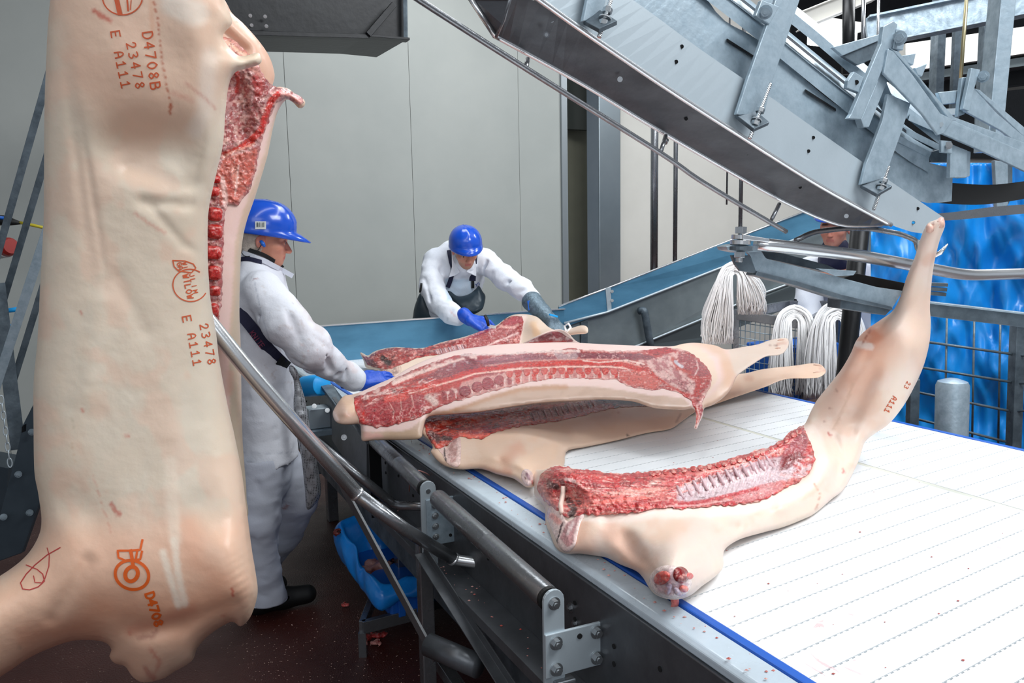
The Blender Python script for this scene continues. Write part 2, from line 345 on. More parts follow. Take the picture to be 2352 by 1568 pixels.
        for a in (.12, .45):
            q = B+nr*a*st; ok = inside(q, B)
            dd, _, _ = segdist(q, B, True); Q = np.r_[Q, q[ok & (dd > a*st*.8)]]
        P = np.r_[B, Q]; res = delaunay_2d_cdt([Vector(p) for p in P], [], [list(range(n))], 1, 1e-4)
        V2 = np.array([tuple(v) for v in res[0]]); F = [list(f) for f in res[2]]; dd, _, _ = segdist(V2, B, True); edge = dd < 1e-2
        fr = s.front_d(V2); mid = s.depth(V2); h, _ = s.height(V2); bk = mid+h*s.back; fr = np.where(edge, mid, fr); bk = np.maximum(bk, fr+.002)
        Vf = CAMP+rays(V2)*fr[:, None]; idx = np.where(~edge)[0]; Vb = CAMP+rays(V2[idx])*bk[idx][:, None]
        if s.zmin is not None:
            for VV in (Vf, Vb):
                zz = s.zmin; low = VV[:, 2] < zz; VV[low, 2] = zz+RS.uniform(0, .0004, low.sum())
        mp = np.arange(len(V2)); mp[idx] = len(V2)+np.arange(len(idx)); F2 = [[int(mp[i]) for i in f][::-1] for f in F]
        a, b, c = (Vf[F[0][i]] for i in range(3))
        if np.dot(np.cross(b-a, c-a), CAMP-a) < 0: F = [f[::-1] for f in F]; F2 = [f[::-1] for f in F2]
        if m == 'meat' and self_web(len(V2)): ops = list(ops)+[('w', '#f7ddd4', (22, 9), s.web, .03, .45, None, 1), ('w', '#f3d0c6', (9, 7), s.web, .025, .25, None, 4), ('w', '#5e1216', (22, 8), s.web, .03, .6, None, 7)]  # pale webs are fat; the dark web paints shaded crevices into the colour
        C = paint(V2, base, ops)
        if m == 'meat': C = C**1.16*(1+.30*fbm(np.c_[V2/3.2, np.zeros(len(V2))], 3))[:, None]*np.array([1.04, .97, .97]); C = np.clip(C, 0, 1)
        C = np.r_[C, C[idx]]
        return mk(name, np.r_[Vf, Vb], F+F2, m, parent, smooth=True, col=C, **k)
def self_web(n): return n > 2500
def streaks(flow, half, n, L, w, cols, al=.6, wob=0, seed=1, jit=.12):
    """short fibres following a flow polyline (px)"""
    r = random.Random(seed); P = catmull(flow, 8, False); out = []
    for _ in range(n):
        i = r.randrange(0, len(P)-1); t = P[min(i+1, len(P)-1)]-P[max(i-1, 0)]; t = t/(np.linalg.norm(t)+1e-9); nn = np.array([-t[1], t[0]]); hw = half(i/len(P)) if callable(half) else half
        p = P[i]+nn*r.uniform(-hw, hw); a = r.gauss(0, jit); t2 = t*math.cos(a)+nn*math.sin(a); l = r.uniform(.4, 1.2)*L
        p1 = p+t2*l*.5+nn*r.uniform(-1, 1)*l*.06; p2 = p+t2*l
        out.append(('s', r.choice(cols), r.uniform(.5, 1.2)*w, w*.9, al*r.uniform(.5, 1), [p, p1, p2]))
    return out
def drape_text(rel, rows, m, parent, name='ink_stamp', off=.0012, fw=.014):
    """rows: (string, px, py, size_px, angle of the baseline in px space, shear)   flat ink print laid on the surface"""
    mb = MB()
    for (txt, x0, y0, sz, ang, adv) in rows:
        ca, sa = math.cos(ang), math.sin(ang)
        for i, ch in enumerate(txt):
            if ch == ' ': continue
            for st in GL.get(ch, []):
                pl = catmull([(a, b) for a, b in st], .2, False) if len(st) > 2 else np.array(st, float)
                uv = np.array([(i*adv*1.0+p[0]*.62*sz, (p[1]-.5)*sz) for p in pl]); Q = np.c_[x0+uv[:, 0]*ca-uv[:, 1]*sa, y0+uv[:, 0]*sa+uv[:, 1]*ca]; ribbon(mb, rel, Q, sz*fw*5, off)
    return mb.build(name, m, parent)
def ribbon(mb, rel, Q, w, off=.0012):
    Q = np.asarray(Q, float)
    if len(Q) < 2: return
    R_ = [Q[0]]
    for a, b in zip(Q[:-1], Q[1:]):
        k = max(1, int(np.linalg.norm(b-a)/4))
        for j in range(1, k+1): R_.append(a+(b-a)*j/k)
    Q = np.array(R_); t = np.gradient(Q, axis=0); t /= np.linalg.norm(t, axis=1)[:, None]+1e-9; nn = np.c_[-t[:, 1], t[:, 0]]*w/2; Q[0] -= t[0]*w*.4; Q[-1] += t[-1]*w*.4
    V = np.r_[rel.pts(Q+nn, off), rel.pts(Q-nn, off)]; n = len(Q); mb.add(V, [[i, i+1, n+i+1, n+i] for i in range(n-1)])
# stroke glyphs, unit box, y down
GL = {'D': [[(0, 0), (0, 1)], [(0, 0), (.6, 0), (1, .3), (1, .7), (.6, 1), (0, 1)]], '4': [[(.75, 1), (.75, 0)], [(.75, 0), (0, .65)], [(0, .65), (1, .65)]], '7': [[(0, 0), (1, 0)], [(1, 0), (.35, 1)]],
      '0': [[(.5, 0), (.05, .3), (.05, .7), (.5, 1), (.95, .7), (.95, .3), (.5, 0)]], '8': [[(.5, 0), (.1, .2), (.5, .48), (.95, .75), (.5, 1), (.05, .75), (.5, .48), (.9, .2), (.5, 0)]],
      'B': [[(0, 0), (0, 1)], [(0, 0), (.8, .05), (.8, .42), (0, .48)], [(0, .48), (.95, .55), (.95, .95), (0, 1)]], '2': [[(.05, .25), (.3, 0), (.8, .05), (.85, .4), (.05, 1)], [(.05, 1), (1, 1)]],
      '3': [[(0, .05), (.6, 0), (.9, .22), (.4, .47)], [(.4, .47), (.95, .7), (.6, 1), (0, .95)]], 'E': [[(0, 0), (0, 1)], [(0, 0), (1, 0)], [(0, .5), (.8, .5)], [(0, 1), (1, 1)]],
      'A': [[(0, 1), (.1, .3), (.5, 0), (.9, .3), (1, 1)], [(.05, .6), (.95, .6)]], '1': [[(.5, 0), (.5, 1)], [(.1, .25), (.5, 0)], [(0, 1), (1, 1)]], 'T': [[(0, 0), (1, 0)], [(.5, 0), (.5, 1)]],
      'G': [[(.95, .2), (.5, 0), (.05, .3), (.05, .75), (.5, 1), (.95, .8), (.95, .5)], [(.95, .5), (.55, .5)]], 'R': [[(0, 0), (0, 1)], [(0, 0), (.85, .05), (.85, .45), (0, .5)], [(.4, .5), (1, 1)]],
      'O': [[(.5, 0), (.05, .3), (.05, .7), (.5, 1), (.95, .7), (.95, .3), (.5, 0)]], 'W': [[(0, 0), (.25, 1)], [(.25, 1), (.5, .3)], [(.5, .3), (.75, 1)], [(.75, 1), (1, 0)]], 'N': [[(0, 1), (0, 0)], [(0, 0), (1, 1)], [(1, 1), (1, 0)]],
      'I': [[(.5, 0), (.5, 1)]], 'M': [[(0, 1), (0, 0)], [(0, 0), (.5, .6)], [(.5, .6), (1, 0)], [(1, 0), (1, 1)]], 'S': [[(.95, .15), (.5, 0), (.05, .2), (.5, .48), (.95, .75), (.5, 1), (.05, .85)]], 'L': [[(0, 0), (0, 1)], [(0, 1), (.9, 1)]],
      'C': [[(.95, .15), (.5, 0), (.05, .3), (.05, .7), (.5, 1), (.95, .85)]], 'K': [[(0, 0), (0, 1)], [(1, 0), (0, .55)], [(.2, .45), (1, 1)]], 'J': [[(.9, 0), (.9, .8), (.4, 1), (.05, .8)]]}
# ---------------------------------------------------------------- distance-field mesher for people
class SDF:
    def __init__(s, lo, hi, res):
        s.lo = np.array(lo, float); s.res = res; s.n = (np.ceil((np.array(hi)-s.lo)/res)).astype(int)+1; s.f = np.full(s.n, .3, np.float32); s.c = None
        s.ax = [s.lo[i]+np.arange(s.n[i])*res for i in range(3)]
    def _blk(s, lo, hi):
        i0 = np.clip(np.floor((np.array(lo)-s.lo)/s.res).astype(int), 0, s.n); i1 = np.clip(np.ceil((np.array(hi)-s.lo)/s.res).astype(int)+1, 0, s.n)
        if np.any(i1-i0 < 1): return None, None
        g = np.stack(np.meshgrid(*[s.ax[k][i0[k]:i1[k]] for k in range(3)], indexing='ij'), -1); return tuple(slice(i0[k], i1[k]) for k in range(3)), g
    def _put(s, sl, d, k, sub=False):
        f = s.f[sl]
        if sub: d = -d; h = np.clip(.5-.5*(f-d)/k, 0, 1) if k else 0; s.f[sl] = (f*(1-h)+d*h+k*h*(1-h)) if k else np.maximum(f, d)
        elif k: h = np.clip(.5+.5*(f-d)/k, 0, 1); s.f[sl] = f*(1-h)+d*h-k*h*(1-h)
        else: s.f[sl] = np.minimum(f, d)
    def cone(s, a, b, ra, rb, k=.02, sub=False, flat=None):
        """tapered capsule; flat=(axis vector, factor<1) squashes across an axis"""
        a = np.asarray(a, float); b = np.asarray(b, float); m = max(ra, rb)*1.0+k*2+.02+(.0 if flat is None else max(ra, rb)*(max(1, flat[1])-1))
        sl, g = s._blk(np.minimum(a, b)-m, np.maximum(a, b)+m)
        if sl is None: return s
        ab = b-a; L = ab@ab+1e-12; pa = g-a; t = np.clip((pa@ab)/L, 0, 1); v = pa-t[..., None]*ab
        if flat is not None: ax = unit(flat[0]); v = v+((v@ax)*(1/flat[1]-1))[..., None]*ax
        s._put(sl, np.linalg.norm(v, axis=-1)-(ra+(rb-ra)*t), k, sub); return s
    def chain(s, P, k=.02, **kw):
        for (a, ra), (b, rb) in zip(P[:-1], P[1:]): s.cone(a, b, ra, rb, k, **kw)
        return s
    def ell(s, c, r, axes=None, k=.02, sub=False):
        c = np.asarray(c, float); r = np.asarray(r, float); m = r.max()+2*k+.02; sl, g = s._blk(c-m, c+m)
        if sl is None: return s
        p = g-c; Ax = np.eye(3) if axes is None else np.array([unit(a) for a in axes]); q = p@Ax.T; k0 = np.linalg.norm(q/r, axis=-1); k1 = np.linalg.norm(q/(r*r), axis=-1)+1e-9
        s._put(sl, k0*(k0-1)/k1, k, sub); return s
    def noise(s, amp, sc, stretch=(1, 1, 1), o=3):
        g = np.stack(np.meshgrid(*s.ax, indexing='ij'), -1).reshape(-1, 3); m = np.abs(s.f.ravel()) < .03+amp; v = fbm(g[m]/sc*np.array(stretch), o); f = s.f.ravel(); f[m] += amp*v; s.f = f.reshape(s.n); return s
    def mesh(s):
        f = s.f; I = f < 0; n = np.array(f.shape)-1; acc = np.zeros((*n, 3)); cnt = np.zeros(n)
        cs = [(i, j, k) for i in (0, 1) for j in (0, 1) for k in (0, 1)]
        def sh(A, o): return A[o[0]:o[0]+n[0], o[1]:o[1]+n[1], o[2]:o[2]+n[2]]
        tot = sum(sh(I, c).astype(int) for c in cs); act = (tot > 0) & (tot < 8); ii = np.argwhere(act); P = np.zeros((len(ii), 3)); C = np.zeros(len(ii))
        for a in cs:
            for ax in range(3):
                if a[ax]: continue
                b = list(a); b[ax] = 1; fa = f[ii[:, 0]+a[0], ii[:, 1]+a[1], ii[:, 2]+a[2]]; fb = f[ii[:, 0]+b[0], ii[:, 1]+b[1], ii[:, 2]+b[2]]; x = (fa < 0) != (fb < 0); t = np.where(x, fa/(fa-fb+1e-12), 0)
                p = np.repeat(np.array([a], float), len(ii), 0); p[:, ax] = t; P[x] += p[x]; C[x] += 1
        V = s.lo+(ii+P/C[:, None])*s.res; idm = np.full(n, -1); idm[act] = np.arange(len(ii)); F = []
        for ax in range(3):
            u, v = [(1, 2), (2, 0), (0, 1)][ax]; A = np.moveaxis(I, ax, 0); x = A[:-1] != A[1:]; x = np.moveaxis(x, 0, ax); w = np.argwhere(x); ok = (w[:, u] > 0) & (w[:, v] > 0) & (w[:, u] < f.shape[u]-1) & (w[:, v] < f.shape[v]-1); w = w[ok]
            def g(du, dv): q = w.copy(); q[:, u] -= du; q[:, v] -= dv; return idm[q[:, 0], q[:, 1], q[:, 2]]
            q = np.stack([g(1, 1), g(0, 1), g(0, 0), g(1, 0)], 1); fl = ~I[w[:, 0], w[:, 1], w[:, 2]]; q[fl] = q[fl][:, ::-1]; F.append(q)
        return V, np.concatenate(F)
    def build(s, name, m, parent=None, colfn=None, smooth_it=2, base='#cccccc', zmin=None, **k):
        V, F = keep_big(*s.mesh()); E = np.concatenate([F[:, [0, 1]], F[:, [1, 2]], F[:, [2, 3]], F[:, [3, 0]]])
        for _ in range(smooth_it):
            A = np.zeros_like(V); c = np.zeros(len(V)); np.add.at(A, E[:, 0], V[E[:, 1]]); np.add.at(c, E[:, 0], 1); np.add.at(A, E[:, 1], V[E[:, 0]]); np.add.at(c, E[:, 1], 1); V = V*.5+.5*A/np.maximum(c, 1)[:, None]
        if zmin is not None: V[:, 2] = np.maximum(V[:, 2], zmin)
        C = np.repeat(lin(base)[None], len(V), 0)
        if colfn: C = colfn(V, C)
        return mk(name, V, F, m, parent, smooth=True, col=C, **k)
def keep_big(V, F):
    """drop stray flecks, keep the largest connected surface"""
    lab = np.arange(len(V))
    for _ in range(400):
        m = lab[F].min(1); new = lab.copy(); np.minimum.at(new, F.ravel(), np.repeat(m, 4)); new = new[new]
        if (new == lab).all(): break
        lab = new
    b = np.bincount(lab[F[:, 0]]).argmax(); F = F[lab[F[:, 0]] == b]; u, inv = np.unique(F, return_inverse=True); return V[u], inv.reshape(F.shape)
def topx(V):
    r = V-CAMP; z = r@_F; return np.c_[CX+FPX*(r@_R)/z, CY-FPX*(r@_U)/z]
def pxcol(ops, base):
    return lambda V, C: paint(topx(V), base, ops)
# ================================================================ the setting
def struct(name, V, F, m, parent=None, **k):
    o = mk(name, V, F, m, parent, **k)
    if parent is None: o['kind'] = 'structure'
    return o
def boxv(c, sx, sy, sz, ax=(A_, B_, UP)):
    c = np.asarray(c, float); V = [c+ax[0]*sx*i+ax[1]*sy*j+ax[2]*sz*k for i in (-.5, .5) for j in (-.5, .5) for k in (-.5, .5)]
    return V, [[0, 1, 3, 2], [4, 6, 7, 5], [0, 4, 5, 1], [2, 3, 7, 6], [0, 2, 6, 4], [1, 5, 7, 3]]
struct('floor', [(-9, -4, 0), (11, -4, 0), (11, 13, 0), (-9, 13, 0)], [[0, 1, 2, 3]], 'floor')
cl = struct('ceiling', *boxv((1, 5.5, 5.3), 20, 14, .1, np.eye(3)), mat('ceiling_panel', '#a9adb0', .6))
# back wall of insulated panels, joints recessed
W0 = np.array([-1.7256, 6.3, 0]); WN = np.array([-.447, .894, 0]); PW = 1.02
def wp(t, z, off=0): return W0+B_*t+WN*off+UP*z
wb = struct('wall_back', *boxv(wp(-2.6, 2.6, .09), .06, 10.2, 5.2, (WN, B_, UP)), 'seam')
for k in range(-7, 3):
    t0 = k*PW; t1 = min((k+1)*PW, 2.47)
    if t1 > t0: mk('panel', *boxv(wp((t0+t1)/2, 2.6, .03), .06, t1-t0-.003, 5.2, (WN, B_, UP)), 'wall', wb, bevel=.0012)
struct('trim_1', *boxv(wp(2.50, 2.6, .02), .09, .06, 5.2, (WN, B_, UP)), mat('corner_trim', '#8f969a', .4, .5))
# door recess, steel column and the white wall to the right
def vwall(name, x0, x1, d0, d1, z0, z1, m, thick=.06, parent=None):
    a = at(x0, 540, d0); b = at(x1, 540, d1); P = [[a[0], a[1], z0], [b[0], b[1], z0], [b[0], b[1], z1], [a[0], a[1], z1]]
    o = plate(name, P, thick, m, parent)
    if parent is None: o['kind'] = 'structure'
    return o
vwall('door_1', 1304, 1366, 8.3, 8.5, 0, 5.2, mat('green_door', '#7d7d6d', .45, 0, '#6a6b5e', 3, .5))
vwall('trim_2', 1302, 1366, 8.1, 8.25, 2.72, 5.2, mat('dark_lintel', '#3d423e', .5))
V, F = boxv(at(1387, 540, 7.75)*[1, 1, 0]+UP*2.6, .22, .25, 5.2, (WN, B_, UP)); struct('column', V, F, mat('satin_column', '#9aa3a8', .35, .8, '#7d8a92', 1.2, .6), bevel=.01)
wr = vwall('wall_right', 1410, 2700, 7.9, 11.6, 0, 5.2, 'wall_r')
struct('dark_backdrop', *boxv(at(2240, 300, 10.0)*[1, 1, 0]+UP*3.85, .3, 6.2, 2.7, (unit(np.cross(at(2700, 540, 11.6)*[1, 1, 0]-at(1410, 540, 7.9)*[1, 1, 0], UP)), unit(at(2700, 540, 11.6)*[1, 1, 0]-at(1410, 540, 7.9)*[1, 1, 0]), UP)), M['black_steel'])  # dark backdrop box added before the pale wall to darken the upper hall
for px in (1650,): vwall('trim_3', px, px+2, 8.52, 8.525, 0, 5.2, 'seam', .01)
# overhead steel in the hall behind
def girder(name, p0, p1, w, h, m, label, cat='beam', group=None, prof=None):
    c = (np.asarray(p0)+np.asarray(p1))/2; t = thing(name, [c[0], c[1], min(p0[2], p1[2])], label, cat, group)
    beam('web', p0, p1, w*.25, h, m, t); beam('flange', np.asarray(p0)+UP*h/2, np.asarray(p1)+UP*h/2, w, h*.08, m, t); beam('flange', np.asarray(p0)-UP*h/2, np.asarray(p1)-UP*h/2, w, h*.08, m, t); return t
girder('roof_girder', at(1990, 75, 4.6), at(2460, -20, 4.4), .12, .15, 'galv', 'blue-grey roof girder crossing behind the vertical post, upper right')
girder('roof_girder', at(1835, 50, 5.2), at(2010, -20, 5.2), .10, .10, 'wall_r', 'pale sloping roof girder in the upper right above the bright lamp')
girder('roof_girder', at(2090, 195, 6.3), at(2480, 150, 6.3), .2, .22, 'black_steel', 'dark roof girder below the white duct, upper right')
t = thing('air_duct', at(2230, 130, 6.0), 'long white rectangular air duct high in the upper right background', 'duct')
plate('duct_side', [at(2080, 100, 6), at(2500, 40, 6), at(2500, 100, 6), at(2080, 165, 6)], .3, 'wall_r', t); plate('duct_side', [at(2080, 172, 6.05), at(2500, 108, 6.05), at(2500, 130, 6.05), at(2080, 190, 6.05)], .3, 'grey_panel', t)
for x, y0, y1, w, dd, m in ((1950, -20, 110, 26, 4.4, 'black_steel'), (1984, -20, 92, 9, 4.0, 'steel_dark'), (2018, -20, 80, 6, 4.1, 'steel')):
    pipe('drop_pipe', [at(x, y0, dd), at(x-2, y1+60, dd)], pxm(dd)*w/2, m, label={1950: 'thick dark vertical pipe beside the bright ceiling lamp', 1984: 'medium grey vertical pipe right of the bright ceiling lamp', 2018: 'thin bright rod right of the ceiling lamp pipes'}[x], cat='pipe')
for i, (x0, x1, y0, y1) in enumerate(((2130, 2162, 110, 225), (2182, 2196, 120, 230), (2240, 2262, 150, 240))):
    V, F = extr(at((x0+x1)/2, y0, 5.2)*[1, 1, 0]+UP*5.2, at((x0+x1)/2, y1+80, 5.2), rect(pxm(5.2)*(x1-x0), .05)); mk('cable_tray', V, F, 'galv_dark', label=['wide dark upright tray behind the bolted bracket', 'narrow dark upright tray left of the brass-coloured rod', 'dark upright tray behind the vertical post'][i], cat='cable tray', bevel=.002)
t = thing('ceiling_light', at(1915, 88, 5.6), 'bright white ceiling light glaring behind the galvanised beams', 'lamp')
mk('diffuser', *boxv(at(1912, 88, 5.6), .08, .40, .11), 'lamp', t, bevel=.01); mk('housing', *boxv(at(1912, 80, 5.65)+UP*.06, .12, .46, .06), 'wall_r', t)
V, F = extr(at(2222, -30, 2.9), at(2204, 215, 2.9), [(math.cos(a)*.0065, math.sin(a)*.0065) for a in np.arange(0, 6.28, .63)]); mk('hanger_rod', V, F, mat('brass_rod', '#b5ab86', .3, .8), label='slim brass-coloured rod hanging in front of the white duct', cat='rod', smooth=True)
# ---- black housing top left
t = thing('machine_housing', at(720, 80, 3.9), 'black sheet-steel housing hanging at the top left above the wall', 'housing')
plate('side_panel', [at(430, -80, 3.8), at(935, -80, 4.3), at(935, 92, 4.3), at(842, 82, 4.2), at(430, 66, 3.8)], .5, 'black_steel', t, bevel=.004)
beam('bottom_flange', at(420, 74, 3.75), at(845, 86, 4.15), .05, .02, 'black_steel', t); beam('bottom_flange', at(842, 84, 4.15), at(937, 92, 4.25), .06, .012, 'black_steel', t)
beam('stiffener', at(845, 80, 4.12), at(905, 10, 4.2), .02, .03, 'black_steel', t); beam('stiffener', at(930, -60, 4.25), at(932, 92, 4.25), .02, .02, 'galv_dark', t)
for x, y in ((575, 36), (609, 38), (578, 58), (612, 60)): bolt(at(x, y, 3.93), unit(CAMP-at(x, y, 3.9)), .006, t)
# ---- infeed wall of the belt: blue film steel
def bn(px, py, n): # point on vertical plane at belt-cross coordinate n
    r = ray(px, py); k = n/(r@B_); return CAMP+r*k
tr0 = at(690, 700, 4.73)*[1, 1, 0]; tr1 = at(1296, 700, 5.62)*[1, 1, 0]
t = thing('belt_end_panel', tr0+UP*.9, 'blue steel end wall across the far end of the white belt', 'machine wall')
bb = unit(tr1-tr0)
plate('side_panel', [tr0+UP*.86, tr1+UP*.86, tr1+UP*1.128, tr0+UP*1.128], .02, 'blue_steel', t); V, F = extr(tr0+UP*1.130, tr1+UP*1.130, rect(.03, .008)); mk('top_lip', V, F, 'steel', t)
plate('lower_panel', [tr0-UP*0+UP*.2, tr1+UP*.2, tr1+UP*.85, tr0+UP*.85], .02, 'galv_dark', t)
t = thing('inclined_conveyor', at(1500, 800, 5.8), 'blue-sided inclined conveyor rising to the right behind the carcasses', 'conveyor')
dd = lambda x: 5.62+(x-1296)*.0011
def q(x, y, o=0): return at(x, y, dd(x)+o)
plate('side_panel', [q(1284, 705), q(1394, 664), q(1394, 716), q(1300, 750), q(1284, 770)], .02, 'blue_steel', t)
plate('side_panel', [q(1398, 662), q(1511, 616), q(1661, 559), q(1850, 487), q(2060, 405), q(2060, 460), q(1850, 538), q(1647, 617), q(1525, 666), q(1398, 714)], .02, 'blue_steel', t)
V, F = sweep([q(1284, 703), q(1394, 662), q(1661, 558), q(2060, 404)], .007, 8); mk('top_lip', V, F, 'steel', t, smooth=True)
V, F = sweep([q(1296, 742, -.02), q(1394, 717, -.02), q(1647, 618, -.02), q(2060, 460, -.02)], .009, 8); mk('middle_rail', V, F, 'steel_plate', t, smooth=True)
plate('lower_panel', [q(1284, 752, .03), q(1394, 716, .03), q(1647, 617, .03), q(2060, 460, .03), q(2060, 560, .03), q(1759, 671, .03), q(1606, 735, .03), q(1468, 792, .03), q(1300, 850, .03)], .02, 'grey_panel', t)
V, F = sweep([q(1300, 853, .0), q(1468, 792, .0), q(1606, 735, .0), q(1759, 671, .0), q(2060, 560, 0)], .008, 8); mk('bottom_rail', V, F, 'steel_plate', t, smooth=True)
plate('lower_panel', [q(1300, 856, .05), q(1468, 794, .05), q(1606, 738, .05), q(1759, 674, .05), q(2060, 562, .05), q(2060, 610, .05), q(1650, 770, .05), q(1500, 850, .05)], .02, mat('dark_lower_panel', '#5f696c', .4, .4), t)
plate('joint_strip', [q(1391, 662, -.01), q(1403, 658, -.01), q(1405, 714, -.01), q(1396, 718, -.01)], .012, 'steel_plate', t)
for y in (669, 690): bolt(q(1406, y, -.02), unit(CAMP-q(1406, y)), .008, t)
V, F = sweep(fillet([q(1468, 714, -.02), q(1480, 712, -.06), q(1488, 760, -.06), q(1500, 820, -.05)], .05), .028, 12); mk('bent_bar', V, F, 'galv_dark', t, smooth=True)
plate('support_strip', [q(1335, 740, 0), q(1350, 735, 0), q(1350, 830, 0), q(1335, 830, 0)], .03, 'galv_dark', t)
# pipes standing on the wall side
for x, y0, y1, w, d_, lb in ((1498, 290, 640, 17, 6.3, 'thick steel pipe standing left of the pair before the white wall'), (1546, 330, 610, 10, 6.4, 'thin steel pipe standing right of the thick pipe'), (1695, 400, 590, 9, 6.1, 'slim dark pipe nearest the pivot bolt on the white wall'), (1665, 395, 470, 4, 6.4, 'short very thin rod hanging on the white wall')):
    t = thing('wall_pipe', at(x+3, y1, d_), lb, 'pipe'); p1 = at(x+4, y1, d_); p0 = [p1[0], p1[1], 3.4]
    V, F = sweep([p0, p1], pxm(d_)*w/2, 14); mk('pipe_shaft', V, F, 'steel_dark', t, smooth=True)
    if w > 8: V, F = sweep([p1+UP*.0, p1+UP*.02], pxm(d_)*w*.8, 14); mk('pipe_collar', V, F, 'steel_dark', t)
# ---- stairs and fittings at the left edge
t = thing('service_stairs', at(30, 1250, 3.9), 'grey galvanised service stairs with handrails at the left edge', 'stairs')
def flat_bar(name, a, b, wpx, d0, d1, m, parent, th=.02):
    p0 = at(*a, d0); p1 = at(*b, d1); v = unit(np.cross(p1-p0, CAMP-(p0+p1)/2)); w = wpx*pxm((d0+d1)/2)
    return beam(name, p0, p1, w, th, m, parent, up=np.cross(v, unit(p1-p0)))
flat_bar('handrail', (118, 150), (-60, 775), 15, 3.7, 3.7, 'galv_dark', t, .04); flat_bar('handrail', (125, 300), (-40, 850), 14, 3.9, 3.9, 'galv_dark', t, .04)
flat_bar('handrail', (118, 500), (-30, 950), 20, 3.6, 3.6, 'galv', t, .03); flat_bar('handrail', (110, 620), (28, 885), 14, 3.8, 3.8, 'galv_dark', t, .03)
flat_bar('post', (-6, 650), (42, 1030), 30, 3.75, 3.75, 'galv_dark', t, .04)
m_st = mat('stair_stringer', '#45515a', .45, .35, '#333e47', 6, .6)
plate('stringer', [at(110, 880, 3.65), at(75, 930, 3.65), at(52, 975, 3.65), at(40, 1030, 3.65), at(0, 1180, 3.65), at(-60, 1290, 3.65), at(0, 1288, 3.65), at(50, 1270, 3.65), at(92, 1150, 3.65), at(120, 1100, 3.65)], .03, m_st, t, bevel=.004)
plate('bracket', [at(50, 980, 3.6), at(55, 975, 3.6), at(54, 992, 3.6), at(49, 994, 3.6)], .02, 'black_steel', t)
for x, y in ((73, 992), (42, 1089), (68, 1177), (8, 1187)): bolt(at(x, y, 3.62), unit(CAMP-at(x, y, 3.6)), .011, t, m='galv_dark')
plate('tread', [at(-60, 1060, 3.9), at(18, 1075, 3.9), at(14, 1180, 3.9), at(-60, 1200, 3.9)], .2, m_st, t)
t = thing('chain', at(10, 1070, 3.5), 'pale steel chain hanging from the stair post at the left edge', 'chain')
for i in range(9):
    a = at(2+i*2.4, 908+i*18, 3.5); b = at(2+(i+1)*2.4, 908+(i+1.15)*18, 3.5); c = (a+b)/2; u = (b-a)/2; s = unit(np.cross(u, CAMP-c)) if i % 2 == 0 else unit(CAMP-c)
    P = [c+u*math.cos(k*math.pi/6)*1.05+s*.009*math.sin(k*math.pi/6) for k in range(13)]; V, F = sweep(P, .0028, 6, cap=False); mk('link', V, F, 'steel_plate', t, smooth=True)
t = thing('wall_socket', at(14, 570, 4.9), 'round white and red industrial socket on the wall at the left edge', 'socket')
d0 = unit(at(40, 562, 4.7)-at(0, 572, 4.9)); V, F = sweep([at(-16, 573, 4.9), at(14, 568, 4.85)], .062, 18); mk('housing', V, F, 'whitep', t, smooth=True); autosmooth(t.children[0])
V, F = sweep([at(13, 568, 4.86), at(22, 566, 4.83), at(26, 565, 4.82)], [.060, .056, .045], 18); mk('socket_ring', V, F, 'red', t)
t = thing('plug', at(20, 512, 4.6), 'black cable plug with a yellow cable at the left edge', 'plug')
V, F = sweep([at(-15, 505, 4.6), at(8, 506, 4.6), at(20, 508, 4.6), at(48, 512, 4.6)], [.03, .03, .026, .008], 12); mk('grip', V, F, 'rubber', t, smooth=True)
V, F = sweep(fillet([at(46, 511, 4.6), at(80, 518, 4.6), at(140, 532, 4.7), at(260, 560, 4.8)], .1), .009, 8); mk('cable', V, F, 'yellow', t, smooth=True)
V, F = sweep([at(-15, 497, 4.55), at(10, 501, 4.58)], .01, 8); mk('clip', V, F, 'bluep', t, smooth=True)
t = thing('hose_nozzle', at(20, 712, 4.5), 'blue hose grip with a looped blue lead at the left edge', 'hose')
V, F = sweep([at(10, 714, 4.5), at(48, 709, 4.5)], .014, 10); mk('grip', V, F, 'cyan', t, smooth=True); V, F = sweep([at(-8, 716, 4.5), at(12, 714, 4.5)], .02, 10); mk('valve', V, F, 'rubber', t, smooth=True)
V, F = sweep(fillet([at(3, 722, 4.5), at(10, 748, 4.5), at(22, 757, 4.5), at(24, 748, 4.5), at(10, 735, 4.5), at(4, 728, 4.5)], .03), .007, 8); mk('lead', V, F, 'cyan', t, smooth=True)
# ================================================================ the cutting belt and its frame
S0, S1, N0, NJ, N1, ZB = -4.86, -.15, .985, 2.09, 2.67, .90
PITCH = .0655
t = thing('cutting_belt', nb(-2.4, 1.9, 0), 'wide white modular belt table on which the pig carcasses lie', 'conveyor'); BELT = t
mk('belt_bed', *boxv(nb((S0+S1)/2, (N0+N1)/2, ZB-.026), S1-S0, N1-N0, .02), M['hole'], t)
def module_mesh(n0, n1):
    ss = PITCH-.0016; top = [(0, n0)]; tw = .0172; n = n0+.01
    while n < n1-.012: top += [(0, n), (.0026, n), (.0026, n+.0085), (0, n+.0085)]; n += tw
    top += [(0, n1), (ss, n1), (ss, n0)]; k = len(top); V = [A_*(a-.094*(b-N0))+B_*b-UP*h_ for h_ in (0, .012) for a, b in top]
    F = [list(range(k))[::-1]]+[[i, (i+1) % k, k+(i+1) % k, k+i] for i in range(k)]
    me = bpy.data.meshes.new('belt_module'); me.from_pydata([tuple(v) for v in V], [], F); me.materials.append(M['belt']); me.update()
    if me.polygons[0].normal.z < 0: me.flip_normals()
    return me
mods = [module_mesh(N0, NJ-.011), module_mesh(NJ+.011, N1)]
s = S0+.05; T0 = wl(t); k = 0
